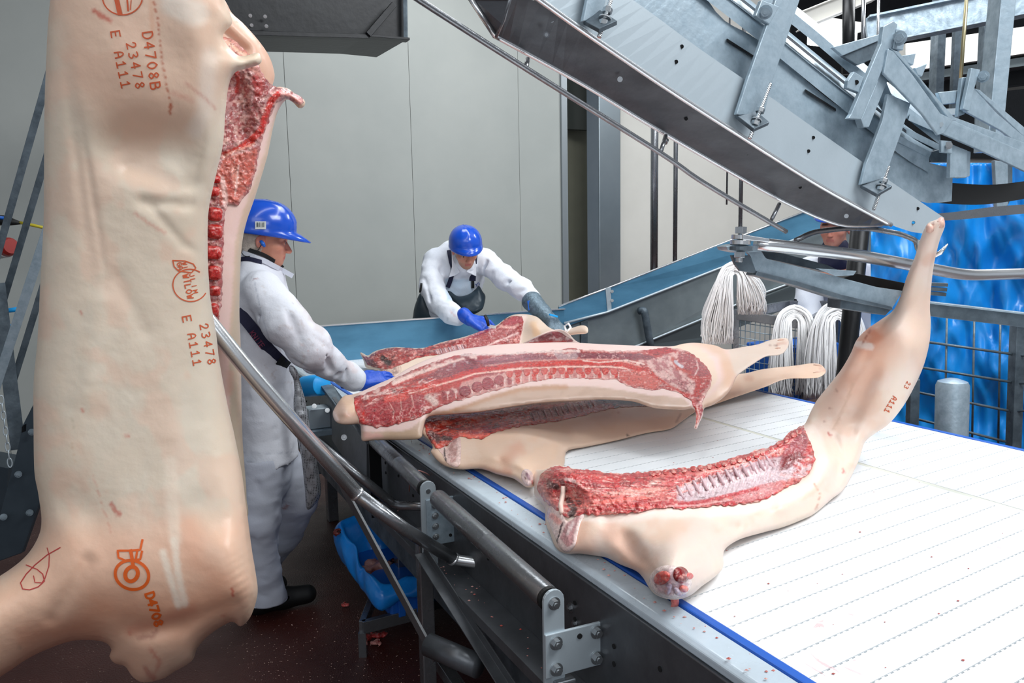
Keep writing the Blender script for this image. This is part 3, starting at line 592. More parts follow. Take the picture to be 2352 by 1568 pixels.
while s < S1-PITCH+.1:
    for me in mods:
        o = bpy.data.objects.new('belt_module', me); S.collection.objects.link(o); o.parent = t; o.location = Vector(A_*s+UP*(ZB+(RS.uniform(-.0002, .0002)))-T0)
    s += PITCH
mk('belt_joint', *boxv(nb((S0+S1)/2, NJ, ZB-.0065), S1-S0, .0215, .0105), 'belt_dirty', t)
for n_, nm in ((N0-.012, 'edge_strip'), (N1+.010, 'edge_strip')): mk(nm, *boxv(nb((S0+S1)/2, n_, ZB-.008), S1-S0, .022, .022), 'blue_strip', t, bevel=.004)
mk('far_guide', *boxv(nb((S0+S1)/2, N1+.035, ZB-.02), S1-S0, .03, .03), 'steel', t, bevel=.004)
# outer guide rail, sloping, then the side plates
prof = [(0, 0), (.052, -.006), (.062, -.014), (.062, -.03), (0, -.03)]
def along(name, prof, m, s0=S0, s1=S1, n=N0, z=ZB, parent=None, **k):
    V = [nb(s0, n-a, z+b) for a, b in prof]+[nb(s1, n-a, z+b) for a, b in prof]; q = len(prof)
    o = mk(name, V, [[i, (i+1) % q, q+(i+1) % q, q+i] for i in range(q)]+[list(range(q))[::-1], list(range(q, 2*q))], m, parent or BELT, **k); return o
along('guide_rail', prof, 'rail_white', n=N0-.026, z=ZB+.001, bevel=.003)
along('side_plate', [(0, 0), (.012, 0), (.012, -.25), (0, -.25)], 'frame', n=N0-.082, z=ZB-.03, bevel=.002)
along('ledge', [(0, 0), (.085, 0), (.085, -.03), (.079, -.03), (.079, -.006), (0, -.006)], 'frame', n=N0-.094, z=ZB-.275, bevel=.001)
along('lower_plate', [(0, 0), (.012, 0), (.012, -.16), (0, -.16)], 'galv_dark', n=N0-.11, z=ZB-.285)
for i in range(26):
    s_ = S0+.5+i*.16
    for dz_ in (.10, .14):
        disc(nb(s_, N0-.095, ZB-dz_-.03*(i % 2)), -B_, .0055, BELT)
for s_ in (-2.05, -2.0, -1.5): 
    bolt(nb(s_, N0-.094, ZB-.12), -B_, .008, BELT, m='steel_dark'); bolt(nb(s_+.02, N0-.094, ZB-.15), -B_, .007, BELT, m='steel_dark')
for s_ in (-4.5, -3.2, -1.9, -.5):
    for n_ in (N0+.05, N1-.05): mk('leg', *boxv(nb(s_, n_, .4), .06, .06, .8), 'steel_dark', BELT, bevel=.004)
    mk('cross_beam', *boxv(nb(s_, (N0+N1)/2, .25), .05, N1-N0-.1, .05), 'steel_dark', BELT)
mk('far_side_plate', *boxv(nb((S0+S1)/2, N1+.05, ZB-.16), S1-S0, .01, .26), 'steel_dark', BELT)
# ---- roller rack at the near side
t = thing('roller_rack', nb(-2.2, .86, 0), 'steel rack with two long rollers along the near edge of the belt', 'roller rack'); RACK = t
def roller(a, b, r, nm='roller'):
    a = np.asarray(a); b = np.asarray(b); u = unit(b-a); L = np.linalg.norm(b-a)
    V, F = sweep([a, a+u*.006, a+u*L*.53, a+u*(L*.53+.004), a+u*(L*.53+.01), a+u*(L*.53+.014), b-u*.006, b], [r*.94, r, r, r*.975, r*.975, r, r, r*.94], 28)
    o = mk(nm, V, F, 'steel_dark', RACK, smooth=True); autosmooth(o); WL[o.name] = wl(RACK)
    for p in (b+u*.006,): V, F = sweep([p-u*.006, p+u*.006], r*.97, 24); q = mk('end_cap', V, F, 'rubber', o); 
    V, F = sweep([a-u*.03, b+u*.04], .008, 8); mk('axle', V, F, 'bolt', o); return o
ZR = .865; r1a, r1b = onz(862, 1012, ZR), onz(975, 1120, ZR); r2a, r2b = onz(1006, 1144, ZR), onz(1258, 1372, ZR)
RU = unit(r2b-r2a); roller(r1a, r1b, .027); roller(r2a, r2b, .0275)
def vplate(name, p, hw, z0, z1, m, parent, th=.008, side=None, rnd=True):
    """upright end plate across the roller, rounded top"""
    side = unit(np.cross(RU, UP)) if side is None else side; P = [p-side*hw+UP*(z0-p[2]), p+side*hw+UP*(z0-p[2])]
    n = 8
    for i in range(n+1):
        a = math.pi*i/n; P.append(p+side*hw*math.cos(a)+UP*(z1-p[2]-hw*(1-math.sin(a)) if rnd else z1-p[2]))
    k = len(P); V = P+[q+RU*th for q in P]; return mk(name, V, [list(range(k))[::-1], list(range(k, 2*k))]+[[i, (i+1) % k, k+(i+1) % k, k+i] for i in range(k)], m, parent, bevel=.001)
pe = r2b+RU*.022; e = vplate('end_plate', pe, .025, .66, .895, 'steel_plate', RACK)
bolt(pe+RU*.008, RU, .010, RACK); disc(pe+RU*.009-UP*.08, RU, .006, RACK)
side = unit(np.cross(RU, UP)); side = side if side[0] > 0 else -side
c0 = pe+RU*.010-UP*(pe[2]-.75)+side*.048
bp_ = mk('bracket_plate', *boxv(c0, .008, .145, .10, (RU, side, UP)), 'steel_plate', RACK, bevel=.002)
for a, b in ((-.048, .028), (.052, .03), (-.048, -.032), (.052, -.03)): bolt(c0+RU*.005+side*a+UP*b, RU, .0105, RACK)
for i in range(1): disc(c0+RU*.005+side*.01+UP*.03, RU, .006, RACK)
pm = r1b+RU*.03; vplate('end_plate', pm, .025, .62, .897, 'steel_plate', RACK)
c1 = pm+RU*.012-UP*(pm[2]-.765)+side*.045; mk('bracket_plate', *boxv(c1, .008, .11, .15, (RU, side, UP)), 'galv', RACK, bevel=.002)
for j in range(4): bolt(c1+RU*.005-side*.028+UP*(.055-.034*j), RU, .0075, RACK)
disc(c1+RU*.006+side*.02-UP*.05, RU, .005, RACK)
vplate('end_plate', r1a-RU*.02, .024, .55, .895, 'black_steel', RACK)
def bar(name, a, b, w, th, m, parent, **k): return beam(name, a, b, w, th, m, parent, **k)

def rp(p, z): return np.array([p[0], p[1], z])
mk('post', *boxv(rp(pm-side*.0-RU*.06, .36), .045, .045, .72, (RU, side, UP)), 'steel_dark', RACK, bevel=.004)
mk('post', *boxv(rp(pe+side*.02+RU*.0, .345), .05, .05, .69, (RU, side, UP)), 'steel_dark', RACK, bevel=.004)
V, F = extr(at(778, 1100, 2.55), at(1000, 1512, 2.10), rect(.042, .008), up=side); mk('brace', V, F, mat('brace_bar', '#7a7d80', .4, .6, '#5b5d60', 8, .5), RACK, bevel=.001)
V, F = extr(at(975, 1270, 2.35), at(1190, 1600, 1.85), Lp(.034, .03, .004), up=UP); mk('brace', V, F, 'frame', RACK, bevel=.001)
V, F = extr(at(985, 1480, 2.1), at(1100, 1530, 2.0), [(math.cos(a)*.033, math.sin(a)*.033) for a in np.arange(0, 6.2, .4)]); mk('lower_arm', V, F, 'frame', RACK, smooth=True)
bar('ledge', rp(pm, .56)+side*.1, rp(pe, .56)+side*.1+RU*.25, .06, .04, 'steel_dark', RACK)
bar('lower_rail', rp(pm-RU*.2, .22)+side*.06, rp(pe, .22)+side*.06, .04, .04, 'steel_dark', RACK)
bar('cross_rail', at(985, 1390, 2.9), at(1230, 1330, 3.2), .04, .03, 'black_steel', RACK); bar('cross_rail', at(1000, 1225, 3.0), at(1240, 1180, 3.3), .04, .03, 'black_steel', RACK)
# control box left of the belt
t = thing('belt_motor_box', at(735, 960, 3.75), 'grey steel box with a blue knob beside the far corner of the belt', 'machine box')
mk('box_body', *boxv(at(742, 955, 3.85), .10, .16, .10), 'steel_plate', t, bevel=.004); mk('base_plate', *boxv(at(748, 985, 3.85), .16, .22, .03), 'galv', t, bevel=.003)
V, F = sweep([at(700, 887, 3.8), at(712, 886, 3.78), at(738, 884, 3.74), at(741, 884, 3.73)], [.05, .052, .052, .044], 22); o = mk('knob', V, F, 'cyan', t, smooth=True); autosmooth(o)
for x, y in ((722, 932), (752, 942)): bolt(at(x, y, 3.76), unit(CAMP-at(x, y, 3.8)), .008, t)
V, F = extr(at(668, 905, 3.9), at(745, 888, 4.1), rect(.03, .02)); mk('ledge', V, F, 'steel_plate', t)
t = thing('belt_end_frame', at(800, 960, 3.5), 'dark steel frame plates under the left corner of the belt', 'frame')
plate('cover_plate', [at(733, 880, 3.75), at(765, 884, 3.75), at(860, 1010, 3.25), at(845, 1030, 3.2)], .02, 'galv_dark', t)
plate('side_plate', [at(762, 912, 3.62), at(842, 1020, 3.2), at(842, 1130, 3.2), at(762, 1010, 3.62)], .02, 'frame', t)
for x, y in ((790, 1004), (855, 1045), (857, 1080), (858, 1100)): bolt(at(x, y, 3.05), unit(CAMP-at(x, y, 3.1)), .008, t, m='steel_dark')
# ---- the long rail pipes in the foreground
t = thing('guard_pipe', at(820, 1290, 2.1), 'long bent stainless guard pipe running from the hanging carcass to the rollers', 'pipe')
V, F = sweep(fillet([at(380, 610, 1.95), at(560, 840, 1.98), at(820, 1135, 2.12)], .3, 10), .0205, 20); mk('upper_tube', V, F, 'steel', t, smooth=True)
V, F = sweep([at(818, 1133, 2.12), at(930, 1215, 2.2), at(1042, 1284, 2.28)], .0195, 20); mk('lower_tube', V, F, 'steel_dark', t, smooth=True)
V, F = sweep([at(1036, 1281, 2.28), at(1055, 1286, 2.28), at(1150, 1300, 2.22), at(1200, 1306, 2.2)], [.017, .0165, .0165, .0165], 18); mk('end_tube', V, F, 'steel', t, smooth=True)
for x, y, d_ in ((820, 1134, 2.12), (1042, 1284, 2.28)):
    P = at(x, y, d_); u = unit(at(x+60, y+55, d_+.03)-P); V, F = sweep([P-u*.006, P-u*.002, P+u*.003, P+u*.006], [.018, .0222, .022, .018], 18); mk('weld', V, F, 'steel', t, smooth=True)
t = thing('guard_pipe', at(900, 1165, 2.6), 'shorter bent stainless guard pipe behind the long one, ending at the roller plate', 'pipe')
V, F = sweep(fillet([at(690, 985, 2.75), at(905, 1158, 2.68)], .1), .0165, 18); mk('upper_tube', V, F, 'steel_dark', t, smooth=True)
V, F = sweep([at(903, 1157, 2.68), at(925, 1162, 2.66), at(1000, 1162, 2.6)], .0165, 18); mk('end_tube', V, F, 'steel_dark', t, smooth=True)
# ---- bin with blue bag
t = thing('bin_stand', onz(880, 1450, 0)+[0, .0, 0], 'low steel stand under the blue waste bin', 'stand')
g0 = onz(832, 1440, .12); g1 = onz(985, 1400, .12); g2 = g1+unit([.12, 1, 0])*.60; g3 = g0+unit([.0, 1, 0])*.60
for a, b in ((g0, g1), (g1, g2), (g2, g3), (g3, g0)): beam('rail', a, b, .025, .05, 'steel_dark', t)
for a in (g0, g1, g2, g3): mk('leg', *boxv(np.array([a[0], a[1], .05]), .03, .03, .1, np.eye(3)), 'steel_dark', t)
BINC = (g0+g1+g2+g3)/4-np.array([.02, 0, 0])
t = thing('waste_bin', [BINC[0], BINC[1], .145], 'dark blue waste crate under the blue bag on the floor stand', 'crate')
ux = unit((g1-g0)*[1, 1, 0]); uy = np.array([-ux[1], ux[0], 0])
mk('crate_body', *boxv(BINC+UP*(.17-BINC[2]), .33, .54, .09, (ux, uy, UP)), 'bluep', t, bevel=.01)
for k in range(4): mk('rib', *boxv(BINC+UP*(.17-BINC[2])-uy*.272+ux*(-.12+.08*k), .03, .015, .085, (ux, uy, UP)), 'bluep', t, bevel=.003)
def bag():
    c = BINC+UP*(.25-BINC[2]); V = []; F = []; n = 72; prof = [(.98, -.05), (1.08, -.06), (1.16, -.03), (1.15, .0), (1.08, .025), (1.02, .035), (.97, .02), (.93, -.03), (.9, -.06), (.8, -.07), (.4, -.075), (.02, -.075)]
    for j, (r, z) in enumerate(prof):
        for i in range(n):
            a = 2*math.pi*i/n; sq = 1/max(abs(math.cos(a)), abs(math.sin(a)))**.75; w = 1+.05*math.sin(a*5+1+j*.3)+.03*math.sin(a*13+j); zz = z*(1+.4*math.sin(a*2+1.2)*(j in (1, 2, 3)))+.012*math.sin(a*9+j*1.3)+(.11*max(0, math.sin(a))*(0, .3, .8, 1, 1, 1, 1, .8, .3, 0, 0, 0)[j])+.010*math.sin(a*23+j*2.1)*(j < 8)
            V.append(c+ux*(.205*r*w*sq*math.cos(a))+uy*(.285*r*w*sq*math.sin(a))+UP*zz)
        if j: F += [[(j-1)*n+i, (j-1)*n+(i+1) % n, j*n+(i+1) % n, j*n+i] for i in range(n)]
    F.append([ (len(prof)-1)*n+i for i in range(n)])
    o = mk('bin_bag', V, F, mat('bag_film', '#1f97f4', .25, 0, '#0f76d8', 6, .7, .8, 9, spec=.7), label='bright blue plastic bag lining the waste bin, its rim folded over', cat='bag', smooth=True)
    s_ = o.modifiers.new('sub', 'SUBSURF'); s_.levels = 1; s_.render_levels = 1
bag()
def scrap(name, c, r, cols, label, cat='meat scrap', seed=0, group=None, n=5, flat=.45):
    rs = random.Random(seed); f = SDF(c-np.array([r, r, r])*1.7, c+np.array([r, r, r])*1.7, r/14)
    for i in range(n): a = rs.uniform(0, 6.28); q = c+np.array([math.cos(a), math.sin(a), 0])*r*rs.uniform(.2, .8); f.ell(q, [r*rs.uniform(.35, .6), r*rs.uniform(.2, .45), r*flat*rs.uniform(.5, 1)], [[math.cos(a*2), math.sin(a*2), .1], [-math.sin(a*2), math.cos(a*2), 0], [0, 0, 1]], k=r*.1)
    f.noise(r*.22, r*.35)
    def cf(V, C): w = np.clip(fbm(V/r*1.8, 3)*2+.5, 0, 1)[:, None]; return lin(cols[0])*w+lin(cols[1])*(1-w)
    return f.build(name, 'meat', colfn=cf, smooth_it=1, label=label, cat=cat, group=group)
scrap('meat_scrap', onz(850, 1308, .205), .08, ('#b98b86', '#6a3230'), 'pale red meat trimmings lying inside the blue bag', seed=3, n=7)
scrap('meat_scrap', onz(908, 1290, .21), .04, ('#5c1f22', '#2a0c0e'), 'small dark meat trimming inside the blue bag on the right', seed=5)
scrap('meat_scrap', onz(775, 1222, .345), .028, ('#7a2f28', '#3a1412'), 'dark meat trimming caught on the rim of the blue bag', seed=6)
for i, (x, y, r, c, l) in enumerate(((795, 1385, .028, '#c0504a', 'small pink meat scrap on the floor left of the bin stand'), (852, 1462, .05, '#c9403c', 'large red meat scrap on the floor in front of the bin stand'), (868, 1475, .03, '#e29a90', 'pink fat scrap on the floor beside the large red scrap'))):
    scrap('meat_scrap', onz(x, y, .012), r, (c, '#8a2522'), l, seed=10+i, flat=.3)
# crumbs and droplets on frame ledge and rail
rs = random.Random(4); mbs = MB()
for i in range(150):
    s_ = rs.uniform(-3, -.9); k = rs.random()
    if k < .5: p = nb(s_, N0-.026-rs.uniform(.005, .05), ZB+.0)
    else: p = nb(s_, N0-.10-rs.uniform(0, .07), ZB-.273)
    r = rs.uniform(.0015, .005); V = [p+np.array([rs.uniform(-1, 1), rs.uniform(-1, 1), 0])*r for _ in range(4)]; V = [p+np.array([math.cos(a), math.sin(a)*rs.uniform(.4, 1), 0])*r for a in (0, 1.57, 3.14, 4.7)]+[p+UP*r*.6]
    mbs.add(V, [[0, 1, 4], [1, 2, 4], [2, 3, 4], [3, 0, 4]])
mbs.build('meat_crumbs', mat('crumb', '#b8443a', .4, 0, '#e6c9c0', 40, .8), label='scattered red and white meat crumbs along the belt edge rail and ledge', cat='meat scraps', kind='stuff')
mbs = MB()
for i in range(420):
    x = rs.uniform(560, 1000); y = rs.uniform(1400, 1568); 
    if rs.random() < .35: x = rs.uniform(720, 800); y = rs.uniform(1060, 1180)
    p = onz(x, y, .001); r = rs.uniform(.001, .0035); V = [p+np.array([math.cos(a), math.sin(a)*rs.uniform(.4, 1), 0])*r for a in (0, 1.57, 3.14, 4.7)]+[p+UP*r*.6]; mbs.add(V, [[0, 1, 4], [1, 2, 4], [2, 3, 4], [3, 0, 4]])
mbs.build('floor_crumbs', mat('crumb_pale', '#c2a093', .5), label='tiny pale crumbs scattered on the dark red floor', cat='crumbs', kind='stuff')
mb = MB(); V, F = sweep(catmull_3([at(940, 1128, 2.62), at(942, 1100, 2.58), at(955, 1080, 2.56), at(975, 1082, 2.56), at(992, 1093, 2.58)]) if False else [at(940, 1128, 2.60), at(941, 1100, 2.56), at(950, 1084, 2.53), at(962, 1080, 2.53), at(978, 1086, 2.55), at(992, 1095, 2.58)], .0022, 6); mk('casing_string', V, F, mat('pink_string', '#c98f88', .5), label='thin pink gut string looped over the near roller', cat='string', smooth=True)
# ================================================================ carcasses
def zc(*L): return [(x, y, dz(x, y, z)) for x, y, z in L]
SK = '#dccbb6'
# ---- A: the near hanging half, skin side
A_OUT = [(128, -120), (118, -30), (110, 60), (105, 160), (102, 255), (101, 408), (100, 510), (93, 638), (86, 780), (77, 880), (77, 981), (79, 1082), (88, 1135), (95, 1192), (88, 1232), (58, 1278), (0, 1322), (-90, 1370), (-200, 1400), (-330, 1430), (-330, 1600), (-200, 1625), (-60, 1582), (0, 1554), (75, 1506), (151, 1475), (201, 1469), (241, 1475), (256, 1492), (251, 1506), (262, 1522), (287, 1530), (305, 1554), (330, 1567), (372, 1559), (402, 1541), (440, 1518), (454, 1487), (483, 1456), (530, 1428), (552, 1438), (570, 1424), (583, 1398), (592, 1358), (587, 1313), (578, 1258), (565, 1157), (555, 1082), (538, 996), (523, 931), (504, 830), (497, 770), (484, 690), (479, 630), (477, 575), (479, 485), (497, 398), (512, 332), (518, 255), (526, 194), (541, 166), (566, 158), (597, 147), (601, 134), (593, 121), (572, 126), (554, 129), (536, 118), (512, 84), (533, 54), (527, 28), (514, 0), (498, -60), (480, -130)]
tA = thing('hanging_carcass', at(300, 784, 1.66)*[1, 1, 0]+UP*.5, 'pale pig half hanging nearest the camera, skin side with orange stamps', 'carcass')
wrk = lambda Q: -.006*np.exp(-((Q[:, 0]-(170+.12*(Q[:, 1]-300)))/16)**2)*np.exp(-((Q[:, 1]-330)/200)**2)-.004*np.exp(-((Q[:, 0]-(205+.16*(Q[:, 1]-400)))/9)**2)*np.exp(-((Q[:, 1]-430)/150)**2)
armw = lambda Q: .0012*np.sin((Q[:, 0]*.5+Q[:, 1]*.85)*.38)*np.exp(-(((Q[:, 0]-568)/32)**2+((Q[:, 1]-1335)/75)**2))+.0015*fbm(np.c_[Q/60, np.zeros(len(Q))], 4)
ctA = [(120, 0, 1.62), (500, 0, 1.66), (100, 500, 1.66), (480, 500, 1.74), (90, 1000, 1.62), (520, 1000, 1.70), (100, 1250, 1.60), (580, 1350, 1.62), (-300, 1520, 1.42), (330, 1560, 1.62)]
A = Relief(A_OUT, ctA, lambda Q: .115+.03*np.exp(-((Q[:, 1]-1330)/200)**2), 75, step=6, front=1, back=.8, fn=lambda Q: wrk(Q)+armw(Q), bumps=[
    (-0.0303, 62, [(290, 335), (400, 330)]), (-0.0088, 40, [(345, 375), (440, 395)]), (-0.0077, 24, [(300, 385), (400, 425), (470, 430)]), (-0.0066, 16, [(330, 465), (440, 470)]), (0.0121, 85, [(300, 150), (330, 200)]), (0.0110, 60, [(450, 60), (430, 0)]), (-0.0099, 30, [(490, 45), (500, 110)]),
    (-0.0121, 55, [(165, 1155), (200, 1180)]), (-0.0110, 50, [(465, 1170), (500, 1200)]), (0.0165, 110, [(300, 1320), (200, 1330)]), (0.0110, 60, [(520, 1250), (560, 1330)]), (-0.0110, 28, [(300, 1440), (420, 1440)]), (-0.0066, 18, [(200, 1290), (120, 1420)]),
    (0.0077, 60, [(60, 1400), (-200, 1500)]), (-0.0077, 20, [(330, 1455), (450, 1420), (540, 1390)]), (0.0066, 40, [(350, 1500), (360, 1540)]), (0.0077, 18, [(545, 150), (595, 135)]), (0.0044, 30, [(230, 700), (200, 900)]), (-0.0033, 22, [(270, 640), (330, 760)]), (0.0055, 60, [(400, 1010), (400, 1120)]), (-0.0039, 12, [(350, 480), (420, 560), (470, 590)])])
pA = [('n', '#d9cebc', (110, 260), .1, -.05, .5, None), ('n', '#e2bfa8', (120, 90), 1.2, .0, .55, None, 3), ('p', '#e8c0a6', 90, .7, [(110, -100), (520, -100), (520, 200), (440, 330), (260, 320), (150, 200)]),
      ('p', '#e3b194', 110, .75, [(100, 1200), (560, 1190), (600, 1400), (540, 1440), (340, 1580), (-330, 1640), (-330, 1420), (0, 1330)]), ('s', '#d9926f', 45, 90, .55, [(230, 1400), (400, 1420), (500, 1380)], 14), ('s', '#d78d6c', 25, 60, .5, [(60, 1460), (200, 1440)], 10), ('s', '#dd9f80', 24, 50, .5, [(430, 1200), (450, 1290), (500, 1330)], 8), ('s', '#c77a62', 12, 26, .5, [(300, 1448), (360, 1430), (440, 1400)], 6),
      ('s', '#f0e3d4', 30, 26, .8, [(400, 10), (425, 22), (450, 30)], 4), ('s', '#f1e4d2', 8, 10, .75, [(374, 1268), (392, 1330), (410, 1390)], 2), ('s', '#f1e4d2', 8, 10, .7, [(400, 1240), (408, 1310), (424, 1385)], 3), ('s', '#ecdcc8', 14, 16, .55, [(392, 1060), (398, 1180), (402, 1240)], 4), ('s', '#efe3d6', 20, 26, .5, [(480, 130), (470, 260), (450, 300)], 6),
      ('s', '#c98778', 3, 7, .55, [(425, 190), (470, 225), (495, 250)], 2), ('s', '#c6796a', 5, 14, .4, [(400, 215), (440, 230)], 5), ('s', '#cf8d7c', 3, 6, .55, [(310, 490), (345, 515), (380, 535)], 3), ('s', '#cc8a74', 1.8, 4, .5, [(213, 1090), (228, 1140), (255, 1220)], 3),
      ('s', '#bf4a35', 5, 6, .8, [(215, 25), (235, 38), (252, 46)], 4), ('s', '#b8483a', 5, 6, .7, [(255, 1158), (268, 1175), (275, 1182)], 4), ('s', '#c75c4c', 3, 5, .6, [(186, 940), (192, 944)], 2), ('s', '#c75c4c', 3, 5, .6, [(289, 1000), (297, 1001)], 2), ('s', '#c24a38', 2.5, 3, .75, [(533, 1350), (535, 1366)], 1), ('s', '#bb5a4a', 2, 4, .5, [(510, 1415), (520, 1412)], 1), ('s', '#c25d50', 3, 5, .5, [(186, 715), (188, 722)], 2),
      ('s', '#a6504a', 6, 8, .5, [(335, 1535), (345, 1550)], 5), ('s', '#c26454', 4, 8, .5, [(345, 1490), (368, 1520), (352, 1560)], 6), ('s', '#8e4a40', 5, 9, .5, [(320, 1465), (350, 1460), (360, 1450)], 5), ('s', '#9c8a78', 4, 8, .5, [(44, 1486), (46, 1488)], 2), ('s', '#c0604a', 4, 8, .4, [(297, 1452), (299, 1455)], 2),
      ('s', '#efd9c0', 10, 12, .6, [(560, 140), (596, 134)], 2), ('s', '#cf6f64', 3, 5, .6, [(566, 156), (590, 146)], 2), ('s', '#b9aa92', 2, 4, .5, [(165, 960), (170, 980)], 2), ('s', '#c9a27c', 1.6, 3, .45, [(165, 1020), (172, 1060)], 2), ('s', '#b4512f', 1.7, 2.2, .75, [(352, 0), (362, 40), (368, 100), (374, 150), (388, 220), (394, 245)], .6), ('s', '#b4512f', 3, 3, .8, [(392, 235), (391, 262)], 1), ('s', '#d8966f', 5, 9, .35, [(346, 0), (350, 60), (352, 90)], 2)]
A.build('pig_body', 'skin_pig', tA, base=SK, ops=pA)
# ink stamps on the skin: characters run down the photo (baseline rotated a quarter turn)
drape_text(A, [('D4708B'.replace('8B', '88')[:5]+'B', 338, 74, 22, 1.42, 23.4), ('23478', 300, 98, 20, 1.36, 23.4), ('E', 264, 72, 20, 1.40, 22), ('A111', 272, 119, 20, 1.36, 23.4)], 'ink', tA, fw=.030)
drape_text(A, [('23478', 468, 744, 18, 1.36, 20.5), ('E', 428, 726, 19, 1.36, 20), ('A111', 440, 766, 18, 1.38, 20.5)], 'ink', tA, fw=.030)
mb = MB()
def el(cx, cy, rx, ry, a0=0, a1=6.2832, rot=0, n=40): return [(cx+rx*math.cos(a)*math.cos(rot)-ry*math.sin(a)*math.sin(rot), cy+rx*math.cos(a)*math.sin(rot)+ry*math.sin(a)*math.cos(rot)) for a in np.linspace(a0, a1, n)]
ribbon(mb, A, el(281, -8, 46, 42, .1, 3.05), 3); ribbon(mb, A, [(268, 0), (275, 30)], 11); ribbon(mb, A, [(292, 0), (294, 24)], 4); ribbon(mb, A, [(301, 0), (299, 22)], 2); mb.build('round_stamp', 'ink', tA); mb = MB()
ribbon(mb, A, el(437, 655, 40, 37, .3, 5.1, .2), 2.6); mb.build('round_stamp', 'ink', tA); mb = MB(); ribbon(mb, A, [(397, 598), (425, 599), (444, 606), (450, 615), (440, 626), (425, 624), (410, 622), (400, 612), (397, 598)], 2.6)
drape_text(A, [('GA', 412, 603, 11, 1.36, 9), ('WI', 424, 602, 9, 1.36, 9), ('WILOW', 426, 630, 13, 1.36, 12), ('JLIM', 440, 628, 10, 1.36, 13)], 'ink', tA, fw=.04)
mb.build('round_stamp', 'ink', tA)
mb = MB(); ribbon(mb, A, el(303, 1320, 39, 33, .2, 6.4, .3), 7); ribbon(mb, A, el(302, 1318, 14, 17, 0, 6.3, .4), 9); ribbon(mb, A, [(327, 1240), (322, 1262), (300, 1264), (270, 1264), (272, 1280), (290, 1288), (322, 1284), (326, 1266)], 5); ribbon(mb, A, [(300, 1264), (304, 1286)], 8); ribbon(mb, A, [(303, 1286), (306, 1300)], 8); ribbon(mb, A, [(315, 1265), (312, 1284)], 5)
mb.build('round_stamp', 'ink2', tA); drape_text(A, [('D4708', 343, 1362, 19, 1.28, 16.5)], 'ink2', tA, fw=.055)
mb = MB(); ribbon(mb, A, [(138, 1257), (108, 1274), (80, 1297), (60, 1318), (47, 1338), (52, 1352), (68, 1354), (88, 1347), (102, 1334), (98, 1318), (85, 1307), (60, 1297)], 2.4, .001); ribbon(mb, A, [(108, 1258), (113, 1275), (112, 1300), (103, 1328), (96, 1338), (80, 1337), (77, 1322)], 2, .001)
mb.build('pen_mark', mat('red_ink', '#b53a38', .6), tA)
# ---- B: the second half of the same pig behind, cut side showing
B_OUT = [(470, -60), (516, 0), (533, 30), (561, 56), (597, 97), (620, 133), (631, 173), (626, 199), (643, 199), (663, 204), (676, 214), (690, 221), (701, 234), (697, 246), (686, 248), (674, 236), (658, 229), (640, 252), (628, 290), (618, 340), (611, 370), (587, 449), (566, 510), (556, 560), (552, 620), (550, 714), (553, 800), (556, 981), (561, 1061), (566, 1140), (560, 1200), (450, 1260), (420, 1000), (400, 700), (400, 300), (420, 0)]
tB = thing('hanging_carcass', at(520, 784, 2.05)*[1, 1, 0]+UP*.6, 'second hanging pig half behind the near one, showing red cut spine', 'carcass')
Bd = [(450, 0, 2.06), (620, 0, 2.10), (450, 600, 2.06), (560, 600, 2.12), (450, 1200, 2.04), (560, 1200, 2.08), (690, 230, 2.2)]
Bb = Relief(B_OUT, Bd, .09, 45, step=6, bumps=[(-.02, 14, [(515, 75), (560, 115)]), (-.03, 24, [(545, 200), (560, 300)]), (-.01, 8, [(512, 360), (540, 345), (575, 325)]), (.012, 14, [(640, 215), (690, 235)])], rough=.001)
fat = '#f0cfc6'
pB = [('s', '#dfa990', 60, 60, .6, [(560, 60), (610, 160)], 8), ('p', fat, 6, 1, [(540, 170), (610, 205), (650, 200), (700, 232), (660, 228), (632, 262), (612, 330), (598, 380), (575, 440), (552, 500), (540, 560), (532, 700), (524, 780), (530, 900), (528, 960), (400, 900), (400, 200)], 2), ('p', '#cdbca6', 8, 1, [(556, 520), (545, 590), (540, 700), (528, 800), (528, 960), (545, 1200), (620, 1200), (600, 520)]), ('s', '#e9b7a4', 8, 12, .6, [(530, 860), (527, 900)], 4)]
Bb.build('pig_body', 'skin_pig', tB, base='#dcc0a9', ops=pB)
m_out = [(500, 78), (530, 88), (560, 110), (592, 150), (612, 180), (628, 198), (648, 202), (668, 210), (692, 224), (698, 236), (690, 242), (668, 232), (655, 226), (632, 240), (620, 272), (600, 330), (588, 390), (572, 440), (548, 470), (522, 470), (515, 500), (515, 560), (512, 640), (508, 700), (500, 752), (480, 760), (455, 600), (460, 380), (490, 200)]
Bm = Relief(m_out, lambda Q: Bb.front_d(Q)-.004, .006, 6, edge=4, step=2.4, rough=.007, rscale=9)
